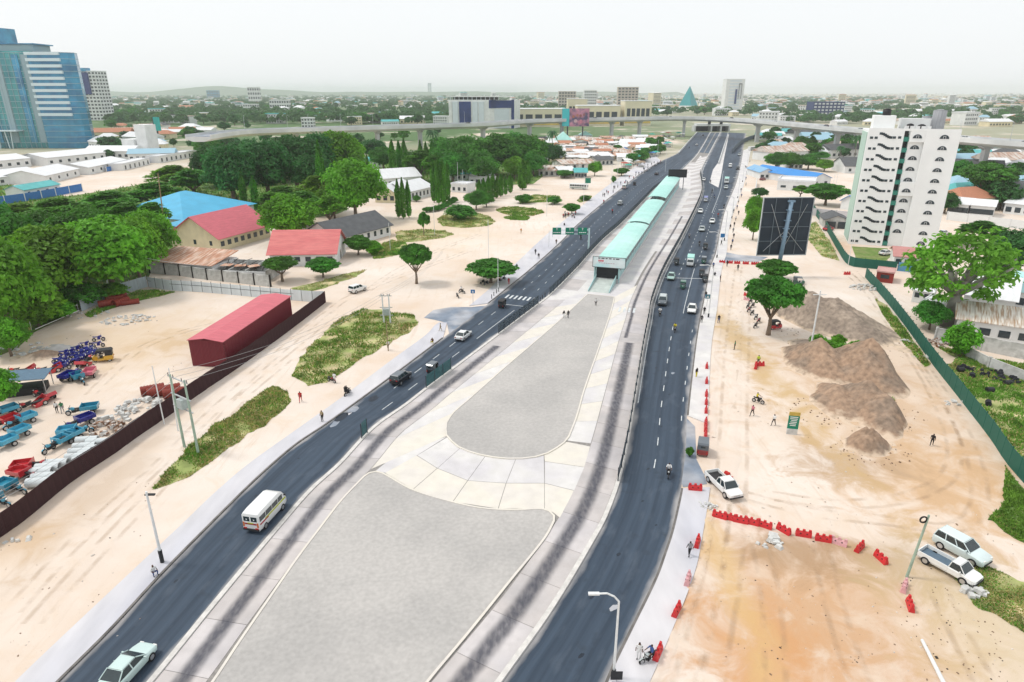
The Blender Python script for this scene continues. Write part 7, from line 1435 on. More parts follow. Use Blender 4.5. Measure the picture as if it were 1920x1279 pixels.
# ---- red plastic barriers
M_BARR = mat('barrier_red', (.56, .03, .035), .5, .1, 2); M_BARP = mat('barrier_faded', (.66, .36, .38), .6, .12, 2)
def barrier_proto(m):
    t = thing('barrier', 'b', 'barrier'); mb = MB(); mb.loft([[(x, -.24, 0), (x, -.2, .3), (x, -.1, .55), (x, .1, .55), (x, .2, .3), (x, .24, 0)] for x in (-.75, .75)]); mb.build('body', m, t)
    hm = MB(); hm.box((0, 0, .66), (.3, .22, .26), taper=.8); hm = hm.mesh('top_lug', m)
    for x in (-.58, 0, .58): put('top_lug', hm, t, (x, 0, 0))
    ho = MB(); ho.cyl((0, -.19, .36), (0, .19, .36), .08, .08, 8); ho = ho.mesh('slot', M_DARK)
    for x in (-.3, .3): put('slot', ho, t, (x, 0, 0))
    return t
bp_, bf_ = barrier_proto(M_BARR), barrier_proto(M_BARP)
BL = [((1349, 970, 24, 7), 'red barrier at the start of the row beside the white pickup'), ((1369, 974, 24, 6), None), ((1388, 979, 24, 5), None), ((1408, 982, 24, 6), None), ((1433, 988, 24, 8), None), ((1469, 997, 24, 14), 'tilted red barrier midway along the row'), ((1506, 1005, 24, 4), None), ((1543, 1014, 24, 4), None), ((1572, 1020, 24, 8), 'faded'), ((1611, 1030, 20, -20), 'red barrier turned crosswise in the row'), ((1651, 1050, 20, 18), 'red barrier near the leaning dark pole'), ((1695, 1104, -8, 26), 'faded'), ((1706, 1138, 8, 26), 'red barrier at the end of the row past the dark pole'), ((1307, 1022, 6, -22), 'red barrier on the oncoming-side pavement beside the walking person'), ((1289, 1092, 6, -22), 'faded'), ((1268, 1150, 12, -24), 'red barrier on the pavement edge above the motorbike'), ((1233, 1230, 10, -24), 'red barrier beside the standing motorbike'), ((1303, 920, 24, 2), 'red barrier alone on the pavement beside the white pickup'), ((1424, 686, 24, 0), 'red barrier at the lime-vested worker'), ((1417, 690, 6, -16), 'second red barrier at the lime-vested worker'), ((1401, 555, 24, 4), 'red barrier above the parked motorbike row'), ((1401, 563, 24, 4), 'faded'), ((1588, 515, 24, 0), 'single red barrier at the green fence corner')]
for k, y in enumerate((690, 718, 742, 757, 773, 795, 806, 820)): BL.append(((1325 - k * .3, y, 1, -20), 'kerb'))
for k, x in enumerate((1354, 1368, 1382, 1398, 1414, 1426)): BL.append(((x, 493 + k * .8, 24, 1), 'junc'))
nf_ = 0
for (x, y, dx, dy), lab in BL:
    pr_ = bf_ if lab == 'faded' else bp_; grp = None
    if lab is None: lab, grp = 'red plastic barrier in the long row across the lot', 'red barrier row across the lot'
    elif lab == 'faded': lab = ['faded pink barrier in the row across the lot', 'faded pink barrier leaning by the dark pole', 'faded pink barrier on the oncoming-side pavement edge', 'faded barrier above the parked motorbikes'][nf_]; nf_ += 1
    elif lab == 'kerb': lab, grp = 'red barrier standing along the outer edge of the narrow pavement', 'red barriers along the pavement'
    elif lab == 'junc': lab, grp = 'red barrier closing off the side junction', 'red barriers at the junction'
    clone(pr_, G(x, y) + Vector((0, 0, .13 if x < 1310 and y > 900 else 0)), heading(x, y, dx, dy), lab, 'barrier', grp)
remove_tree(bp_); remove_tree(bf_)
# ---- poles and lamps
M_WPOLE = mat('white_pole', (.70, .72, .72), .6, .08); M_WOOD = mat('pole_wood', (.30, .23, .13), .9, .2, 2); M_GPOLE = mat('pole_green', (.32, .42, .34), .8, .2, 1)
def pole(name, label, base, top_y, m, r=.14, top_x=None, cat='pole', group=None, z=0):
    g = G(*base); h = hgt(base[0], base[1], top_y); t = thing(name, label, cat, tuple(g), 0, group); lean = 0.0
    if top_x is not None: tp = G(top_x, top_y, h); lean = (tp - g); lean.z = 0
    else: lean = Vector((0, 0, 0))
    if lean.length > 2.5: lean = lean.normalized() * 2.5
    mb = MB(); mb.cyl((0, 0, 0), (lean.x, lean.y, h), r, r * .7, 8); mb.build('shaft', m, t); return t, h, lean
def lamp(base, top_y, side, label, group=None, arm=2.2):
    t, h, _ = pole('street_lamp', label, base, top_y, M_WPOLE, .11, cat='street lamp', group=group); mb = MB(); mb.tube([(0, 0, h), (side * .35, -.0, h + .45), (side * arm * .6, 0, h + .75), (side * arm, 0, h + .72)], .07, 6); mb.build('arm', M_WPOLE, t)
    mb = MB(); mb.box((side * (arm + .35), 0, h + .72), (.8, .26, .12)); hd = mb.build('lamp_head', M_WPOLE, t); mb = MB(); mb.box((side * (arm + .4), 0, h + .645), (.5, .2, .03)); mb.build('diffuser', M_LAMP, hd); mb = MB(); mb.cyl((0, 0, 0), (0, 0, .9), .17, .17, 8); mb.build('base_sleeve', M_DARK, t); return t
lamp((1150, 1272), 1128, -1, 'tall white street lamp reaching over the oncoming road beside the seated motorbike rider', arm=1.5)
t, h, _ = pole('lamp_pole', 'white lamp pole with black base on the outbound pavement', (305, 1056), 922, M_WPOLE, .14); mb = MB(); mb.cyl((0, 0, 0), (0, 0, 1.5), .19, .19, 8); mb.build('base_sleeve', M_DARK, t); mb = MB(); mb.box((.2, .15, h - .4), (.9, .25, .12)); mb.build('bracket', M_DARK, t)
for k, (x, y, yt) in enumerate(((1328, 596, 504), (1344, 484, 440), (1358, 452, 398), (1372, 410, 372), (1383, 372, 336), (1392, 342, 310), (1400, 315, 288))): lamp((x, y), yt, -1, 'white street lamp along the oncoming-side pavement', 'street lamps along the oncoming-side pavement', 2.0)
for k, (x, y, yt, l) in enumerate(((934, 548, 484, 'thin white mast beside the umbrella tree'), (916, 490, 412, 'thin white mast on the open sand behind the umbrella tree'), (1029, 464, 432, 'thin white mast before the gantry'), (1025, 406, 358, 'thin white mast beside the green oval lawn'), (1094, 384, 330, 'thin white mast beside the kerbside lawn'), (815, 440, 382, 'thin white mast beside the young tree'), (859, 358, 304, 'taller of twin white masts at the gatehouse'), (868, 358, 318, 'shorter of twin white masts at the gatehouse'), (1146, 352, 308, 'thin white mast near the crowded pavement'), (1157, 340, 300, 'second thin white mast near the crowded pavement'), (1247, 322, 285, 'white mast beside the fork in the outbound road'), (1232, 300, 262, 'white mast by the stalls below the flyover'), (1590, 498, 443, 'white pole at the green fence corner'), (1558, 372, 325, 'white pole beside the spreading tree'), (1565, 362, 322, 'white pole behind the spreading tree'), (732, 470, 418, 'thin pole at the corner of the grey roof'))): pole('mast', l, (x, y), yt, M_WPOLE, .08, cat='mast')
t, h, _ = pole('utility_pole', 'white concrete pole with crossarm on the spoil heap', (1518, 664), 545, M_WPOLE, .17); mb = MB(); mb.box((0, 0, h - .7), (2.2, .12, .12)); mb.build('crossarm', M_WPOLE, t)
t, h, ln_ = pole('leaning_pole', 'dark leaning wooden pole with hanging tyre ring beside the pickups', (1700, 1082), 966, M_GPOLE, .13, 1742); mb = MB(); mb.loft([[(ln_.x * .93 - .35 + (.30 + .08 * math.cos(b)) * math.cos(a), ln_.y * .93 + .08 * math.sin(b), h * .93 + (.30 + .08 * math.cos(b)) * math.sin(a)) for b in [k * math.pi / 3 for k in range(6)]] for a in [k * math.pi / 6 for k in range(13)]], cap=False); mb.build('tyre_ring', M_TYRE, t)
pole('wooden_pole', 'yellowish wooden power pole beside the layered trees', (312, 455), 325, M_WOOD, .2, 296)
def h_frame(pa, pb, ytop, label, m, trans=True):
    a, b = G(*pa), G(*pb); h = hgt(*pa, ytop); t = thing('power_pole_frame', label, 'power pole', tuple(a)); d = b - a; rz = math.atan2(d.y, d.x)
    for p in (Vector((0, 0, 0)), d): mb = MB(); mb.cyl(p, p + Vector((0, 0, h)), .17, .12, 8); mb.build('pole', m, t)
    for z in ((h - .3, h - 2.6, h - 4.2) if trans else (h - .3,)): mb = MB(); mb.box((0, 0, 0), (d.length + 1.2, .12, .14)); put('crossarm', mb.mesh('crossarm', M_STEEL), t, d / 2 + Vector((0, 0, z)), rz)
    if trans: mb = MB(); mb.box((0, 0, 0), (1.1, .8, 1.2)); put('transformer', mb.mesh('transformer', mat('transformer_grey', (.38, .43, .42), .5, .1)), t, d / 2 + Vector((0, 0, h - 3.5)), rz)
    ins = MB(); ins.cyl((0, 0, 0), (0, 0, .35), .06, .04, 6); ins = ins.mesh('insulator', M_DARK)
    for u in (-.15, .2, .8, 1.15): put('insulator', ins, t, d * u + Vector((0, 0, h - .22)))
    return [a + d * u + Vector((0, 0, h + .1)) for u in (-.15, .5, 1.15)]
w1 = h_frame((346, 838), (372, 851), 702, 'twin green power poles with transformer beside the maroon fence', M_GPOLE); w2 = h_frame((720, 606), (732, 606), 552, 'twin pale power poles with transformer on the grass island', M_WPOLE); w3 = h_frame((204, 541), (212, 541), 464, 'twin pale power poles in front of the thicket', M_WPOLE, False)
pole('pole', 'thin pale pole beside the twin green poles', (308, 795), 686, M_WPOLE, .09, cat='pole'); pole('pole', 'thin pole with round fitting beside the twin green poles', (334, 808), 690, M_WPOLE, .09, 316, cat='pole'); pole('pole', 'thin pole standing on the grass island edge', (728, 658), 600, M_WOOD, .09, cat='pole')
M_WIRE = mat('wire', (.35, .35, .35), .6, .05)
def wire(a, b, sag, label, group):
    a, b = Vector(a), Vector(b); mb = MB(); pts = [a.lerp(b, k / 14) - a - Vector((0, 0, sag * 4 * (k / 14) * (1 - k / 14))) for k in range(15)]; mb.tube(pts, .022, 4); tag(put('power_line', mb.mesh('power_line', M_WIRE), None, a), label, 'wire', group)
for k in range(3):
    wire(w1[k], w2[k], 1.6, 'power line from the green poles to the grass island poles', 'lines to the grass island'); wire(w1[k], G(-120, 985 + k * 4, 9), 1.2, 'power line running along the maroon fence', 'lines along the maroon fence'); wire(w3[k], G(-60, 520 + k * 3, 8.5), 1.0, 'power line crossing the thicket', 'lines across the thicket'); wire(w3[k], G(420, 500, 8.0), 1.0, 'power line from thicket poles to the ruin', 'lines to the ruin'); wire(w2[k], G(830, 470 + k * 2, 8.5), 1.0, 'power line from grass island poles over the single tree', 'lines over the single tree')
# ---- big billboard seen from behind
bx = G(1456, 519); hb_ = hgt(1456, 519, 371); h0_ = hgt(1456, 519, 479); bd = thing('billboard', 'large billboard seen from behind on a single steel mast', 'billboard', tuple(bx), R(3)); s_ = mpp(1456, 519) * .94; wB = 99 * s_
M_BB = mat('billboard_back', (.022, .034, .05), .6, .2, .5); M_MAST = mat('mast_blue', (.20, .30, .40), .5, .1)
nx = 4; nz = 4
for i in range(nx):
    for j in range(nz): mb = MB(); mb.box((wB * (i + .5) / nx - wB / 2 + 4 * s_, .5, h0_ + (hb_ - h0_) * (j + .5) / nz), (wB / nx - .06, .1, (hb_ - h0_) / nz - .06)); mb.build('back_panel', M_BB, bd)
fr = MB()
for i in range(nx + 1): x = wB * i / nx - wB / 2 + 4 * s_; fr.box((x, .35, (h0_ + hb_) / 2), (.1, .12, hb_ - h0_ + .1))
for j in range(nz + 1): fr.box((4 * s_, .33, h0_ + (hb_ - h0_) * j / nz), (wB, .1, .1))
fr.build('lattice', mat('lattice_grey', (.16, .20, .23), .6, .1), bd); fr = MB()
for x in (-wB / 2 + 4 * s_, wB / 2 + 4 * s_): fr.box((x, .45, (h0_ + hb_) / 2), (.18, .3, hb_ - h0_ + .2))
for z in (h0_, hb_): fr.box((4 * s_, .45, z), (wB + .2, .3, .18))
fr.build('frame', M_WPOLE, bd); br_ = MB()
for s in (-1, 1): br_.cyl((6 * s_, .1, h0_ + 2), (6 * s_ + s * wB * .36, .3, hb_ - 1.5), .05, .05, 5); br_.cyl((6 * s_, .1, h0_ + (hb_ - h0_) * .45), (6 * s_ + s * wB * .4, .3, h0_ + 1), .05, .05, 5)
br_.build('brace', M_STEEL, bd); mb = MB(); mb.cyl((0, 0, 0), (8 * s_, 0, hb_ - .9), .52, .46, 14); mb.build('mast', M_MAST, bd, True); mb = MB(); mb.box((8 * s_, .1, hb_ - .8), (1.6, .8, .4)); mb.build('mast_cap', M_MAST, bd)
for z in (.52, .62, .72, .85): mb = MB(); mb.box((z * 8 * s_, .15, hb_ * z), (1.5, 1.0, .18)); mb.build('mast_clamp', M_MAST, bd)
# ---- signs
nb_ = thing('notice_board', 'tall green notice board with yellow header on the sandy lot', 'notice board', tuple(G(1484, 814)), R(-12)); mb = MB(); mb.box((0, 0, 1.75), (1.35, .12, 1.9)); pn = mb.build('panel', M_GREEN, nb_); mb = MB(); mb.box((0, 0, 2.95), (1.35, .12, .5)); mb.build('header', mat('header_yellow', (.5, .36, .08), .6, .1), nb_); mb = MB()
for k in range(6): mb.box((rnd.uniform(-.1, .1), -.075, 2.5 - k * .24), (rnd.uniform(.6, 1.0), .02, .1))
mb.build('print', M_WHITE, pn); mb = MB(); mb.box((0, 0, .4), (1.3, .3, .8)); mb.build('plinth', M_STONE, nb_)
for x, y, yt, w_, m, lab in ((887, 569, 543, .9, mat('sign_blue', (.02, .16, .38), .5, .05), 'blue pedestrian sign beside the zebra crossing'), (1325, 575, 552, 1.0, mat('sign_teal', (.05, .18, .22), .5, .05), 'blue-green notice sign on the oncoming-side pavement'), (1102, 352, 334, 2.6, M_GREEN, 'dark square board on the sandy lot beside the white bus'), (1354, 452, 438, 1.3, mat('sign_blue', (.02, .16, .38), .5, .05), 'blue sign beneath the twin lamps'), (1155, 1279, 1258, .9, M_DARK, 'dark signboard at the foot of the tall street lamp')):
    h = hgt(x, y, yt); t = thing('sign', lab, 'sign', tuple(G(x, y))); mb = MB(); mb.cyl((0, 0, 0), (0, 0, h), .05, .05, 6); mb.build('post', M_STEEL, t); mb = MB(); mb.box((0, -.06, h - w_ * .45), (w_, .05, w_ * .9)); pn = mb.build('panel', m, t)
    if w_ < 1.2 and m is not M_DARK: mb = MB(); mb.face([(-w_ * .28, -.095, h - w_ * .7), (w_ * .28, -.095, h - w_ * .7), (0, -.095, h - w_ * .2)]); mb.build('symbol', M_WHITE, pn)
hoard = thing('teal_hoarding', 'teal hoarding with dark edge beside the cream block', 'billboard', tuple(G(297, 262)), R(-25)); s_ = mpp(297, 262); mb = MB(); mb.box((2, 0, 14), (15 * s_, 1.0, 12)); mb.build('face', mat('hoarding_teal', (.02, .42, .38), .5, .1, .1), hoard); mb = MB(); mb.box((-9 * s_ + 2, 1.5, 14), (5 * s_, 2.6, 12)); mb.build('dark_side', M_DARK, hoard); mb = MB(); mb.cyl((0, .6, 0), (0, .6, 9), .7, .7, 8); mb.build('mast', M_DARK, hoard)
a_, b_ = G(1728, 1203), G(1772, 1290); mb = MB(); mb.cyl((0, 0, .16), b_ - a_ + Vector((0, 0, .14)), .13, .17, 8); tag(put('fallen_pole', mb.mesh('fallen_pole', M_WPOLE), None, a_), 'pale concrete pole lying on the rough ground', 'pole')
mb = MB(); mb.cyl((0, 0, 0), (.1, .1, .5), .12, .1, 6); tag(put('roadside_plant_pot', mb.mesh('plant_pot', M_DARK), None, G(1293, 856)), 'dark pot with leafy plant at the road edge', 'pot'); T('S', 1293, 856, 838, 14, 'small dark leafy plant in the pot at the road edge', var=1)
# ---- grass: ragged patches of real blades, too many to count
M_BLADE = [mat('blade_green', (.15, .32, .035), .8, .4, .5, rand=.1), mat('blade_dry', (.46, .40, .15), .9, .3, .5), mat('turf', (.26, .31, .10), .95, .4, .35, .4, col2=(.52, .43, .25), scale2=.25), mat('turf_lush', (.11, .24, .05), .95, .4, .5, .4, col2=(.16, .19, .06), scale2=.3)]
def grass(px_poly, label, n, hgt_=.35, dry=.3, lush=False, jag=.8, seed=1):
    r_ = random.Random(seed); P0 = wp(px_poly); per = resample(P0 + [P0[0]], 90)[:-1]; c = sum(per, Vector()) / len(per)
    poly = [p + (p - c).normalized() * jag * (mnoise.noise((p.x * .35, p.y * .35, seed)) + .6 * mnoise.noise((p.x * 1.3, p.y * 1.3, seed))) for p in per]
    mb = MB(); mb.face([(p.x - c.x, p.y - c.y, .022) for p in poly], 2 if not lush else 3); xs = [p.x for p in poly]; ys = [p.y for p in poly]
    def inside(x, y):
        k = False
        for i in range(len(poly)):
            a, b = poly[i], poly[i - 1]
            if (a.y > y) != (b.y > y) and x < (b.x - a.x) * (y - a.y) / (b.y - a.y) + a.x: k = not k
        return k
    m = 0; tr = 0
    while m < n and tr < n * 6:
        tr += 1; x, y = r_.uniform(min(xs), max(xs)), r_.uniform(min(ys), max(ys)); cl = mnoise.noise((x * .30, y * .30, seed + 5))
        if cl < -.25 + .3 * r_.random() - .2 or not inside(x, y): continue
        m += 1; mi = 1 if r_.random() < dry + .5 * mnoise.noise((x * .12, y * .12, seed + 9)) else 0; h = hgt_ * .62 * r_.uniform(.5, 1.5) * (1.2 + cl)
        for q in range(3): a = r_.uniform(0, 6.28); w_ = h * r_.uniform(.3, .6); dx, dy = math.cos(a) * w_, math.sin(a) * w_; lx, ly = r_.uniform(-.6, .6) * h, r_.uniform(-.6, .6) * h; x0, y0 = x - c.x, y - c.y; mb.face([(x0 - dx * .5, y0 - dy * .5, .0), (x0 + dx * .5, y0 + dy * .5, .0), (x0 + lx, y0 + ly, h)], mi)
    o = mb.build('grass_patch', M_BLADE); o.location = c; tag(o, label, 'grass', kind='stuff'); return o
grass([(547, 706), (561, 675), (599, 633), (630, 602), (682, 578), (717, 581), (776, 592), (786, 604), (778, 617), (734, 642), (672, 677), (620, 714), (578, 724)], 'long grass island with dry near end beside the road', 9000, .34, .28, seed=2)
grass([(283, 920), (330, 862), (380, 815), (440, 775), (480, 742), (510, 725), (540, 738), (548, 752), (505, 790), (455, 822), (405, 860), (360, 893), (310, 912)], 'narrow weedy grass strip beside the sandy track', 8000, .30, .45, seed=3)
grass([(818, 412), (835, 402), (880, 398), (915, 404), (930, 416), (915, 424), (870, 428), (830, 424)], 'oval lawn around the dark bush', 5000, .35, .45, seed=4); grass([(926, 394), (950, 387), (1000, 390), (1022, 398), (1000, 405), (950, 403)], 'green oval lawn beside the column row', 4000, .4, .15, seed=5); grass([(944, 408), (965, 403), (995, 407), (990, 413), (955, 413)], 'small dark green lawn below the oval lawn', 1500, .4, .05, True, seed=6); grass([(742, 434), (790, 430), (835, 432), (850, 440), (830, 446), (790, 452), (745, 456)], 'pale grass patch around the young tree', 3000, .3, .5, seed=7); grass([(972, 374), (1000, 365), (1050, 368), (1052, 378), (1010, 380), (975, 382)], 'grass verge of the sandy lot', 2500, .4, .3, seed=8); grass([(1081, 376), (1098, 367), (1110, 368), (1104, 376), (1088, 380)], 'small kerbside lawn patch', 800, .4, .2, seed=9)
grass([(695, 470), (735, 450), (760, 455), (770, 470), (735, 482), (700, 486)], 'scrubby grass beside the grey-roofed hall', 3500, .5, .3, seed=10); grass([(545, 540), (600, 528), (640, 515), (690, 505), (665, 520), (610, 540), (560, 552)], 'thin dry grass before the salmon-roofed house', 1500, .25, .6, seed=11)
grass([(1640, 560), (1662, 572), (1700, 622), (1745, 685), (1735, 690), (1690, 640), (1655, 590)], 'green weeds along the foot of the green fence', 2500, .35, .15, seed=12, jag=.4); grass([(1768, 690), (1800, 668), (1860, 690), (1930, 715), (1960, 760), (1960, 930), (1925, 890), (1880, 835), (1830, 765)], 'weedy green lot behind the green fence', 9000, .38, .22, seed=13)
grass([(1758, 652), (1800, 660), (1860, 674), (1940, 690), (1940, 730), (1860, 700), (1795, 672)], 'weeds between the grey walls behind the green fence', 3500, .5, .15, seed=23)
grass([(1850, 975), (1880, 950), (1885, 875), (1905, 900), (1960, 970), (1960, 1035), (1910, 1012)], 'grass corner where the green fence leaves the lot', 3500, .3, .1, True, seed=14); grass([(1790, 1085), (1820, 1060), (1850, 1062), (1960, 1105), (1960, 1215), (1880, 1165), (1820, 1130)], 'trampled grass in front of the two parked pickups', 5000, .22, .35, seed=15); grass([(1625, 755), (1650, 745), (1678, 752), (1675, 795), (1650, 800), (1632, 785)], 'grass tufts on the spoil heap edge', 700, .4, .2, seed=16)
grass([(-60, 690), (-60, 330), (120, 370), (300, 340), (420, 330), (470, 400), (330, 420), (335, 460), (285, 505), (275, 530), (200, 556), (150, 580), (60, 625), (20, 668)], 'dark undergrowth beneath the thicket', 9000, .9, .05, True, seed=17); grass([(160, 590), (205, 566), (260, 546), (290, 546), (330, 548), (300, 556), (245, 568), (200, 582), (170, 596)], 'weeds at the inner foot of the pale sheet fence', 2500, .5, .1, seed=18, jag=.4); grass([(640, 330), (760, 290), (1010, 272), (1050, 305), (1000, 345), (850, 352), (700, 352)], 'forest floor undergrowth below the flyover', 5000, 1.2, .05, True, seed=19); grass([(1500, 430), (1530, 415), (1560, 460), (1575, 490), (1540, 480)], 'patchy weeds outside the tower fence', 1200, .4, .4, seed=20); grass([(430, 345), (650, 300), (700, 345), (640, 400), (520, 420), (440, 400)], 'lush grass under the mango trees', 3000, .8, .1, True, seed=21); grass([(370, 300), (420, 285), (520, 275), (640, 268), (700, 275), (600, 300), (430, 315)], 'pale dry grass bank below the flyover ramp', 2500, .6, .7, seed=22)
# ---- litter, clods and pebbles strewn over the open ground
def litter(n, seed):
    r_ = random.Random(seed); mb = MB()
    zones = [((1340, 960, 1900, 1275), .42), ((1370, 640, 1780, 960), .22), ((1700, 1100, 1900, 1279), .16), ((0, 880, 330, 1260), .12), ((120, 600, 420, 720), .08)]
    for k in range(n):
        u = r_.random(); 
        for (x0, y0, x1, y1), p in zones:
            u -= p
            if u < 0: break
        x, y = r_.uniform(x0, x1), r_.uniform(y0, y1)
        if x < 330 and y > 880 and (y - 880) < (x - 330) * -1.15 + 20 - 60 and False: continue
        if 1090 < x < 1345 and y > 900: continue
        g = G(x, y); s = r_.uniform(.03, .11) * (1.8 if r_.random() < .06 else 1); mb.box((g.x, g.y, s * .25), (s * r_.uniform(.6, 2.2), s, s * .5), r_.uniform(0, 3.1), mi=0 if r_.random() < .5 else (1 if r_.random() < .6 else 2), taper=.7)
    o = mb.build('ground_litter', [mat('clod', (.22, .15, .10), .9, .3, 3), mat('pebble', (.58, .53, .47), .9, .2, 3), mat('litter_dark', (.05, .045, .04), .9, .3, 3)]); tag(o, 'clods, pebbles and scraps strewn on the open ground', 'litter', kind='stuff')
litter(420, 4)
# ================================================================== THE FAR CITY
rf = random.Random(21)
def busy(x, y):
    """places already taken by roads, the flyover deck and the named buildings"""
    if 1255 < x < 1425 and y > 219: return True
    if -60 < x < 185 and 215 < y < 300: return True
    if 835 < x < 965 and y > 226: return True
    if 965 < x < 1225 and 214 < y < 240: return True
    if 1270 < x < 1312 and 192 < y < 212 or 1350 < x < 1398 and 194 < y < 214: return True
    if 985 < x < 1425 and y > 240: return True
    if 150 < x < 210 and 216 < y < 232: return True
    return False
def deckrow(x):
    return min((abs(P(p)[0] - x), P(p)[1]) for p in deck)[1]
ROOFS = [(M_WROOF, 'white', M_WWALL), (M_WROOF, 'white', M_CREAMW), (M_RUSTW, 'pale rust', M_WWALL), (M_TEALR, 'teal', M_WWALL), (M_TERRA, 'brown', M_CREAMW), (M_GREYR, 'grey', M_WWALL), (mat('faded_blue', (.30, .48, .58), .6, .08), 'pale blue', M_WWALL)]
FH = {}
def far_house(k, kind, rm, wm_):
    key = (k, kind)
    if key not in FH:
        L_, D_, h = ((16, 11, 4), (26, 12, 4.5), (14, 12, 7.5), (22, 14, 10))[kind]; t = thing('distant_house', 'x', 'house'); mb = MB(); mb.box((0, 0, h / 2), (L_, D_, h)); mb.build('wall', wm_, t); mb = MB()
        if kind == 0 or kind == 2: mb.loft([[(-L_ / 2 - .6, -D_ / 2 - .6, h), (L_ / 2 + .6, -D_ / 2 - .6, h), (L_ / 2 + .6, D_ / 2 + .6, h), (-L_ / 2 - .6, D_ / 2 + .6, h)], [(-L_ / 4, -.1, h + 3), (L_ / 4, -.1, h + 3), (L_ / 4, .1, h + 3), (-L_ / 4, .1, h + 3)]])
        elif kind == 1: mb.loft([[(x, -D_ / 2 - .6, h - .2), (x, 0, h + 2.4), (x, D_ / 2 + .6, h - .2)] for x in (-L_ / 2 - .5, L_ / 2 + .5)])
        else: mb.box((0, 0, h + .4), (L_ + .8, D_ + .8, .8))
        mb.build('roof', rm, t); wb = MB()
        for f in range(int(h // 3.2) or 1):
            for q in range(int(L_ / 3.4)): wb.box((-L_ / 2 + 1.9 + q * 3.4, -D_ / 2 - .04, 1.9 + f * 3.2), (1.6, .1, 1.4))
        wb.build('window_rows', M_WIN, t)['kind'] = 'stuff'
        FH[key] = t
    return FH[key]
placed = []
def spot(x0, x1, y0, y1, gap, tries=60):
    for _ in range(tries):
        x, y = rf.uniform(x0, x1), rf.uniform(y0, y1)
        if busy(x, y): continue
        dr = deckrow(x)
        if x > 390 and dr - 1 < y < dr + 15 + (6 if x < 700 else 0): continue
        g = G(x, y)
        if any((g.x - a) ** 2 + (g.y - b) ** 2 < gap * gap for a, b in placed): continue
        placed.append((g.x, g.y)); return x, y, g
    return None
def houses(n, x0, x1, y0, y1, wts, where, gap=22, kinds=(0, 1, 2, 3)):
    for _ in range(n):
        s = spot(x0, x1, y0, y1, gap)
        if not s: continue
        k = rf.choices(range(len(ROOFS)), wts)[0]; kd = rf.choice(kinds); rm, nm, wm_ = ROOFS[k]
        t = far_house(k, kd, rm, wm_); what = ['hip-roofed house', 'long gabled house', 'two-storey house', 'three-storey flat-topped block'][kd]; sc = rf.uniform(.85, 1.35)
        place(t, s[2], rf.uniform(-.6, .6), label='%s %s with %s roof %s' % ('cream' if wm_ is M_CREAMW else 'pale', what, nm, where), cat='house', group='%s roofs, kind %s, %s' % (nm, what, where), scale=(sc, sc, sc * rf.uniform(.9, 1.2)))
houses(70, 190, 840, 186, 234, (5, 3, 2, 2, 2, 1, 1), 'beyond the mango trees')
houses(22, 200, 1250, 182, 205, (5, 3, 1, 1, 1, 1, 2), 'on the far tree belt', 30, (3,))
houses(95, 1425, 1960, 186, 238, (7, 4, 3, 2, 1, 1, 3), 'in the pale city beyond the white tower', 24)
houses(24, 1430, 1600, 252, 300, (5, 2, 3, 2, 2, 2, 2), 'near the blue roofs', 17, (0, 1))
houses(30, 1790, 1960, 280, 395, (6, 3, 4, 2, 2, 2, 3), 'on the far side of the white tower', 17, (0, 1))
houses(14, 200, 480, 236, 262, (4, 3, 3, 1, 5, 1, 1), 'along the road behind the cream block', 17, (0, 1))
houses(22, 965, 1260, 186, 213, (5, 4, 2, 2, 1, 1, 1), 'behind the cream mall', 24)
houses(10, 0, 330, 262, 300, (6, 2, 1, 1, 0, 1, 2), 'around the works yard', 26, (0, 1))
def far_trees(n, x0, x1, y0, y1, where, gap=7, hmin=8, hmax=15):
    for _ in range(n):
        s = spot(x0, x1, y0, y1, gap)
        if not s: continue
        k = rf.randrange(3); h = rf.uniform(hmin, hmax)
        plant('f', 0, 0, 0, 0, ['dark', 'mid green', 'blue-green'][k] + ' round tree ' + where, ['dark', 'mid green', 'blue-green'][k] + ' trees ' + where, var=k, wm=h * rf.uniform(.9, 1.5), hm=h, at=s[2])
far_trees(130, 195, 845, 196, 236, 'beyond the flyover and the mango trees'); far_trees(30, 850, 1225, 196, 214, 'behind the mall'); far_trees(30, 1225, 1440, 198, 218, 'around the glass pyramid', 9, 8, 14); far_trees(34, 1425, 1950, 196, 238, 'in the pale city beyond the flyover'); far_trees(20, 1425, 1600, 254, 306, 'near the blue roofs', 8, 6, 10); far_trees(18, 1790, 1950, 290, 400, 'on the far side of the white tower', 9, 7, 11); far_trees(26, 190, 470, 232, 300, 'around the cream block', 9, 6, 12); far_trees(20, 380, 900, 250, 285, 'at the foot of the flyover', 8, 6, 10)
# beyond about a kilometre and a half nothing can be told apart: one mass of crowns, one mass of roofs
houses(16, 1225, 1440, 200, 218, (5, 4, 2, 3, 1, 1, 4), 'between the pyramid and the flyover', 20)
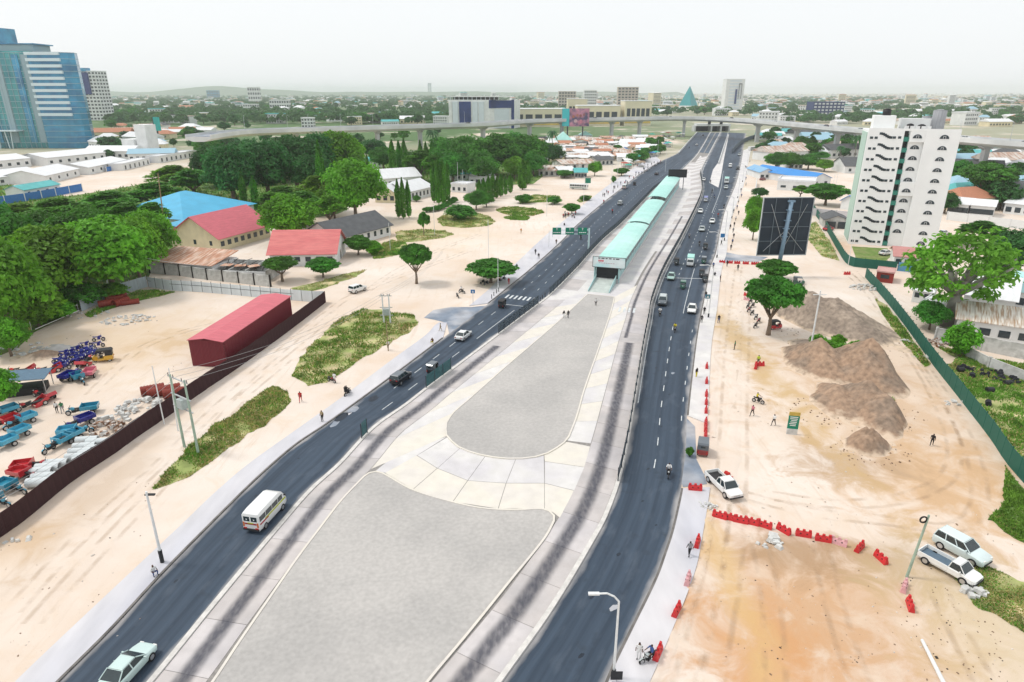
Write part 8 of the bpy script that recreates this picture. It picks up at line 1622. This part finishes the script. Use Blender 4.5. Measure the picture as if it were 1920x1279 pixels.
# market below the flyover: stalls under parasols and sheets, parked vehicles, shade trees
mk_ = []
CLOTHC = [mat('awning_' + n_, c_, .8, .12, 1) for n_, c_ in (('green', (.05, .38, .28)), ('blue', (.08, .20, .45)), ('white', (.72, .72, .70)), ('red', (.42, .10, .07)), ('brown', (.30, .22, .15)))]
STN = ['green', 'blue', 'white', 'red', 'brown']; SM = []
for ci in range(5):
    t = thing('market_stall', 'x', 'stall'); mb = MB(); mb.loft([[(-2, -1.6, 2.3), (2, -1.6, 2.3), (2, 1.6, 2.5), (-2, 1.6, 2.5)], [(-.3, -.2, 3.0), (.3, -.2, 3.0), (.3, .2, 3.0), (-.3, .2, 3.0)]]); mb.build('awning', CLOTHC[ci], t)
    pm = MB(); pm.cyl((0, 0, 0), (0, 0, 2.4), .05, .05, 5); pm = pm.mesh('post', M_BARK)
    for x, y in ((-1.8, -1.4), (1.8, -1.4), (1.8, 1.4), (-1.8, 1.4)): put('post', pm, t, (x, y, 0))
    mb = MB(); mb.box((0, 0, .45), (2.8, 1.4, .9)); mb.build('counter', M_STAINW, t); SM.append(t)
for k in range(70):
    for _ in range(50):
        y = rf.uniform(254, 318); e1 = 1312 - (y - 248) * 1.42 - 10; x = rf.uniform(e1 - (46 if y > 290 else 90), e1 - 6)
        if any(abs(x - a) < 5 and abs(y - b) < 2.6 for a, b in mk_) or any(abs(x - a) < 9 and abs(y - b) < 4 for a, b in slum): continue
        mk_.append((x, y)); break
    else: continue
    g = G(x, y)
    if k % 5 < 3: ci = rf.randrange(5); place(SM[ci], g, rf.uniform(-.4, .8), label='market stall with %s awning below the flyover' % STN[ci], cat='stall', group=STN[ci] + ' awning stalls', scale=rf.uniform(.9, 1.5))
    elif k % 5 == 3: plant('f', 0, 0, 0, 0, 'small shade tree in the market below the flyover', 'market shade trees', var=1, wm=rf.uniform(5, 8), hm=rf.uniform(5, 7), at=g)
    else: person(x, y, 'stand', rf.choice(['black', 'white', 'red', 'blue']), 'black', 'shopper in the market below the flyover', 5, 5, 0, 'market shoppers')
for t in SM:
    if t.name not in USED: remove_tree(t)
def far_mass():
    pos, nrm, sz = [], [], []
    for _ in range(8500):
        x, y = rf.uniform(-150, 2070), 173.6 + (60 if rf.random() < .5 else 26) * rf.random() ** 1.3
        if busy(x, y) or (x > 390 and deckrow(x) - 2 < y): continue
        if mnoise.noise((x * .006, y * .12, 3)) < (-.55 if x < 1000 else -.02): continue
        g = G(x, y); h = rf.uniform(8, 16); n = 30 if y < 200 else 60; s = sph(n); s[:, 2] = np.abs(s[:, 2]); r = h * rf.uniform(.5, .95); pos.append(np.array([g.x, g.y, h * .4]) + s * np.array([r, r * .8, h * .6])); nrm.append(s + np.array([0, -.1, .3])); sz.append(np.full(n, h * (.5 if y < 200 else .34)))
    me = leaves('far_wood', np.concatenate(pos), np.concatenate(nrm), np.concatenate(sz), LEAF['dark'], 1.2); tag(put('far_wood', me), 'hazy mass of tree crowns reaching to the horizon', 'trees', kind='stuff')
    mb = MB()
    for _ in range(4200):
        x, y = rf.uniform(-150, 2070), 173.4 + 30 * rf.random() ** 1.7
        if busy(x, y) or (x < 1000 and rf.random() < .5): continue
        g = G(x, y); L_, D_, h = rf.uniform(10, 34), rf.uniform(10, 22), rf.choice((4, 4, 5, 6, 8, 11, 14)) * rf.uniform(.8, 1.2)
        if rf.random() < .03: h *= 2.4
        mi = rf.choice((0, 0, 0, 1, 2, 3)); rz = rf.uniform(-.5, .5); mb.box((g.x, g.y, h / 2), (L_, D_, h), rz, mi); mb.box((g.x, g.y, h + .8), (L_ + 1.4, D_ + 1.4, 1.6), rz, rf.choice((0, 4, 5, 6, 0)), taper=rf.choice((.35, .6, 1)))
        if h > 7:
            for f in range(int(h // 3.5)): d_ = Vector((math.sin(rz), -math.cos(rz))) * (D_ / 2 + .1); mb.box((g.x + d_.x, g.y + d_.y, 2 + f * 3.5), (L_ * .86, .3, 1.2), rz, 7)
    o = mb.build('far_city', [M_WWALL, M_CREAMW, M_PALE, M_MALL, M_RUSTW, M_TERRA, M_TEALR, M_WIN]); tag(o, 'hazy mass of pale low buildings reaching to the horizon', 'buildings', kind='stuff')
far_mass()
for t in FH.values():
    if t.name not in USED: remove_tree(t)
# low hills on the horizon
mb = MB(); rows = []
for k in range(60):
    x = -5200 + k * 120; h = 40 + 50 * math.exp(-((x + 3300) / 700) ** 2) + 30 * mnoise.noise((k * .17, 1, 0)); rows.append([(x, 7200, -5), (x, 8000, max(20, h)), (x, 9000, -5)])
mb.loft(rows, cap=False, closed=False); hills = mb.build('hills', mat('hill_green', (.12, .17, .10), .95, .2, .01), None, True); hills['kind'] = 'structure'
# air
hz = MB(); hz.box((0, 8020, 58), (18200, 16200, 118)); haze = hz.build('haze', None or mat('haze_air', (1, 1, 1))); haze['kind'] = 'stuff'; haze['label'] = 'pale haze in the air over the whole city'
m = bpy.data.materials.new('haze_volume'); m.use_nodes = True; n_ = m.node_tree.nodes; n_.clear(); vo = n_.new('ShaderNodeVolumePrincipled'); vo.inputs['Color'].default_value = (.95, .985, 1.0, 1); vo.inputs['Density'].default_value = HAZE = .00011; vo.inputs['Anisotropy'].default_value = .55; ou = n_.new('ShaderNodeOutputMaterial'); m.node_tree.links.new(vo.outputs[0], ou.inputs['Volume']); haze.data.materials.clear(); haze.data.materials.append(m)
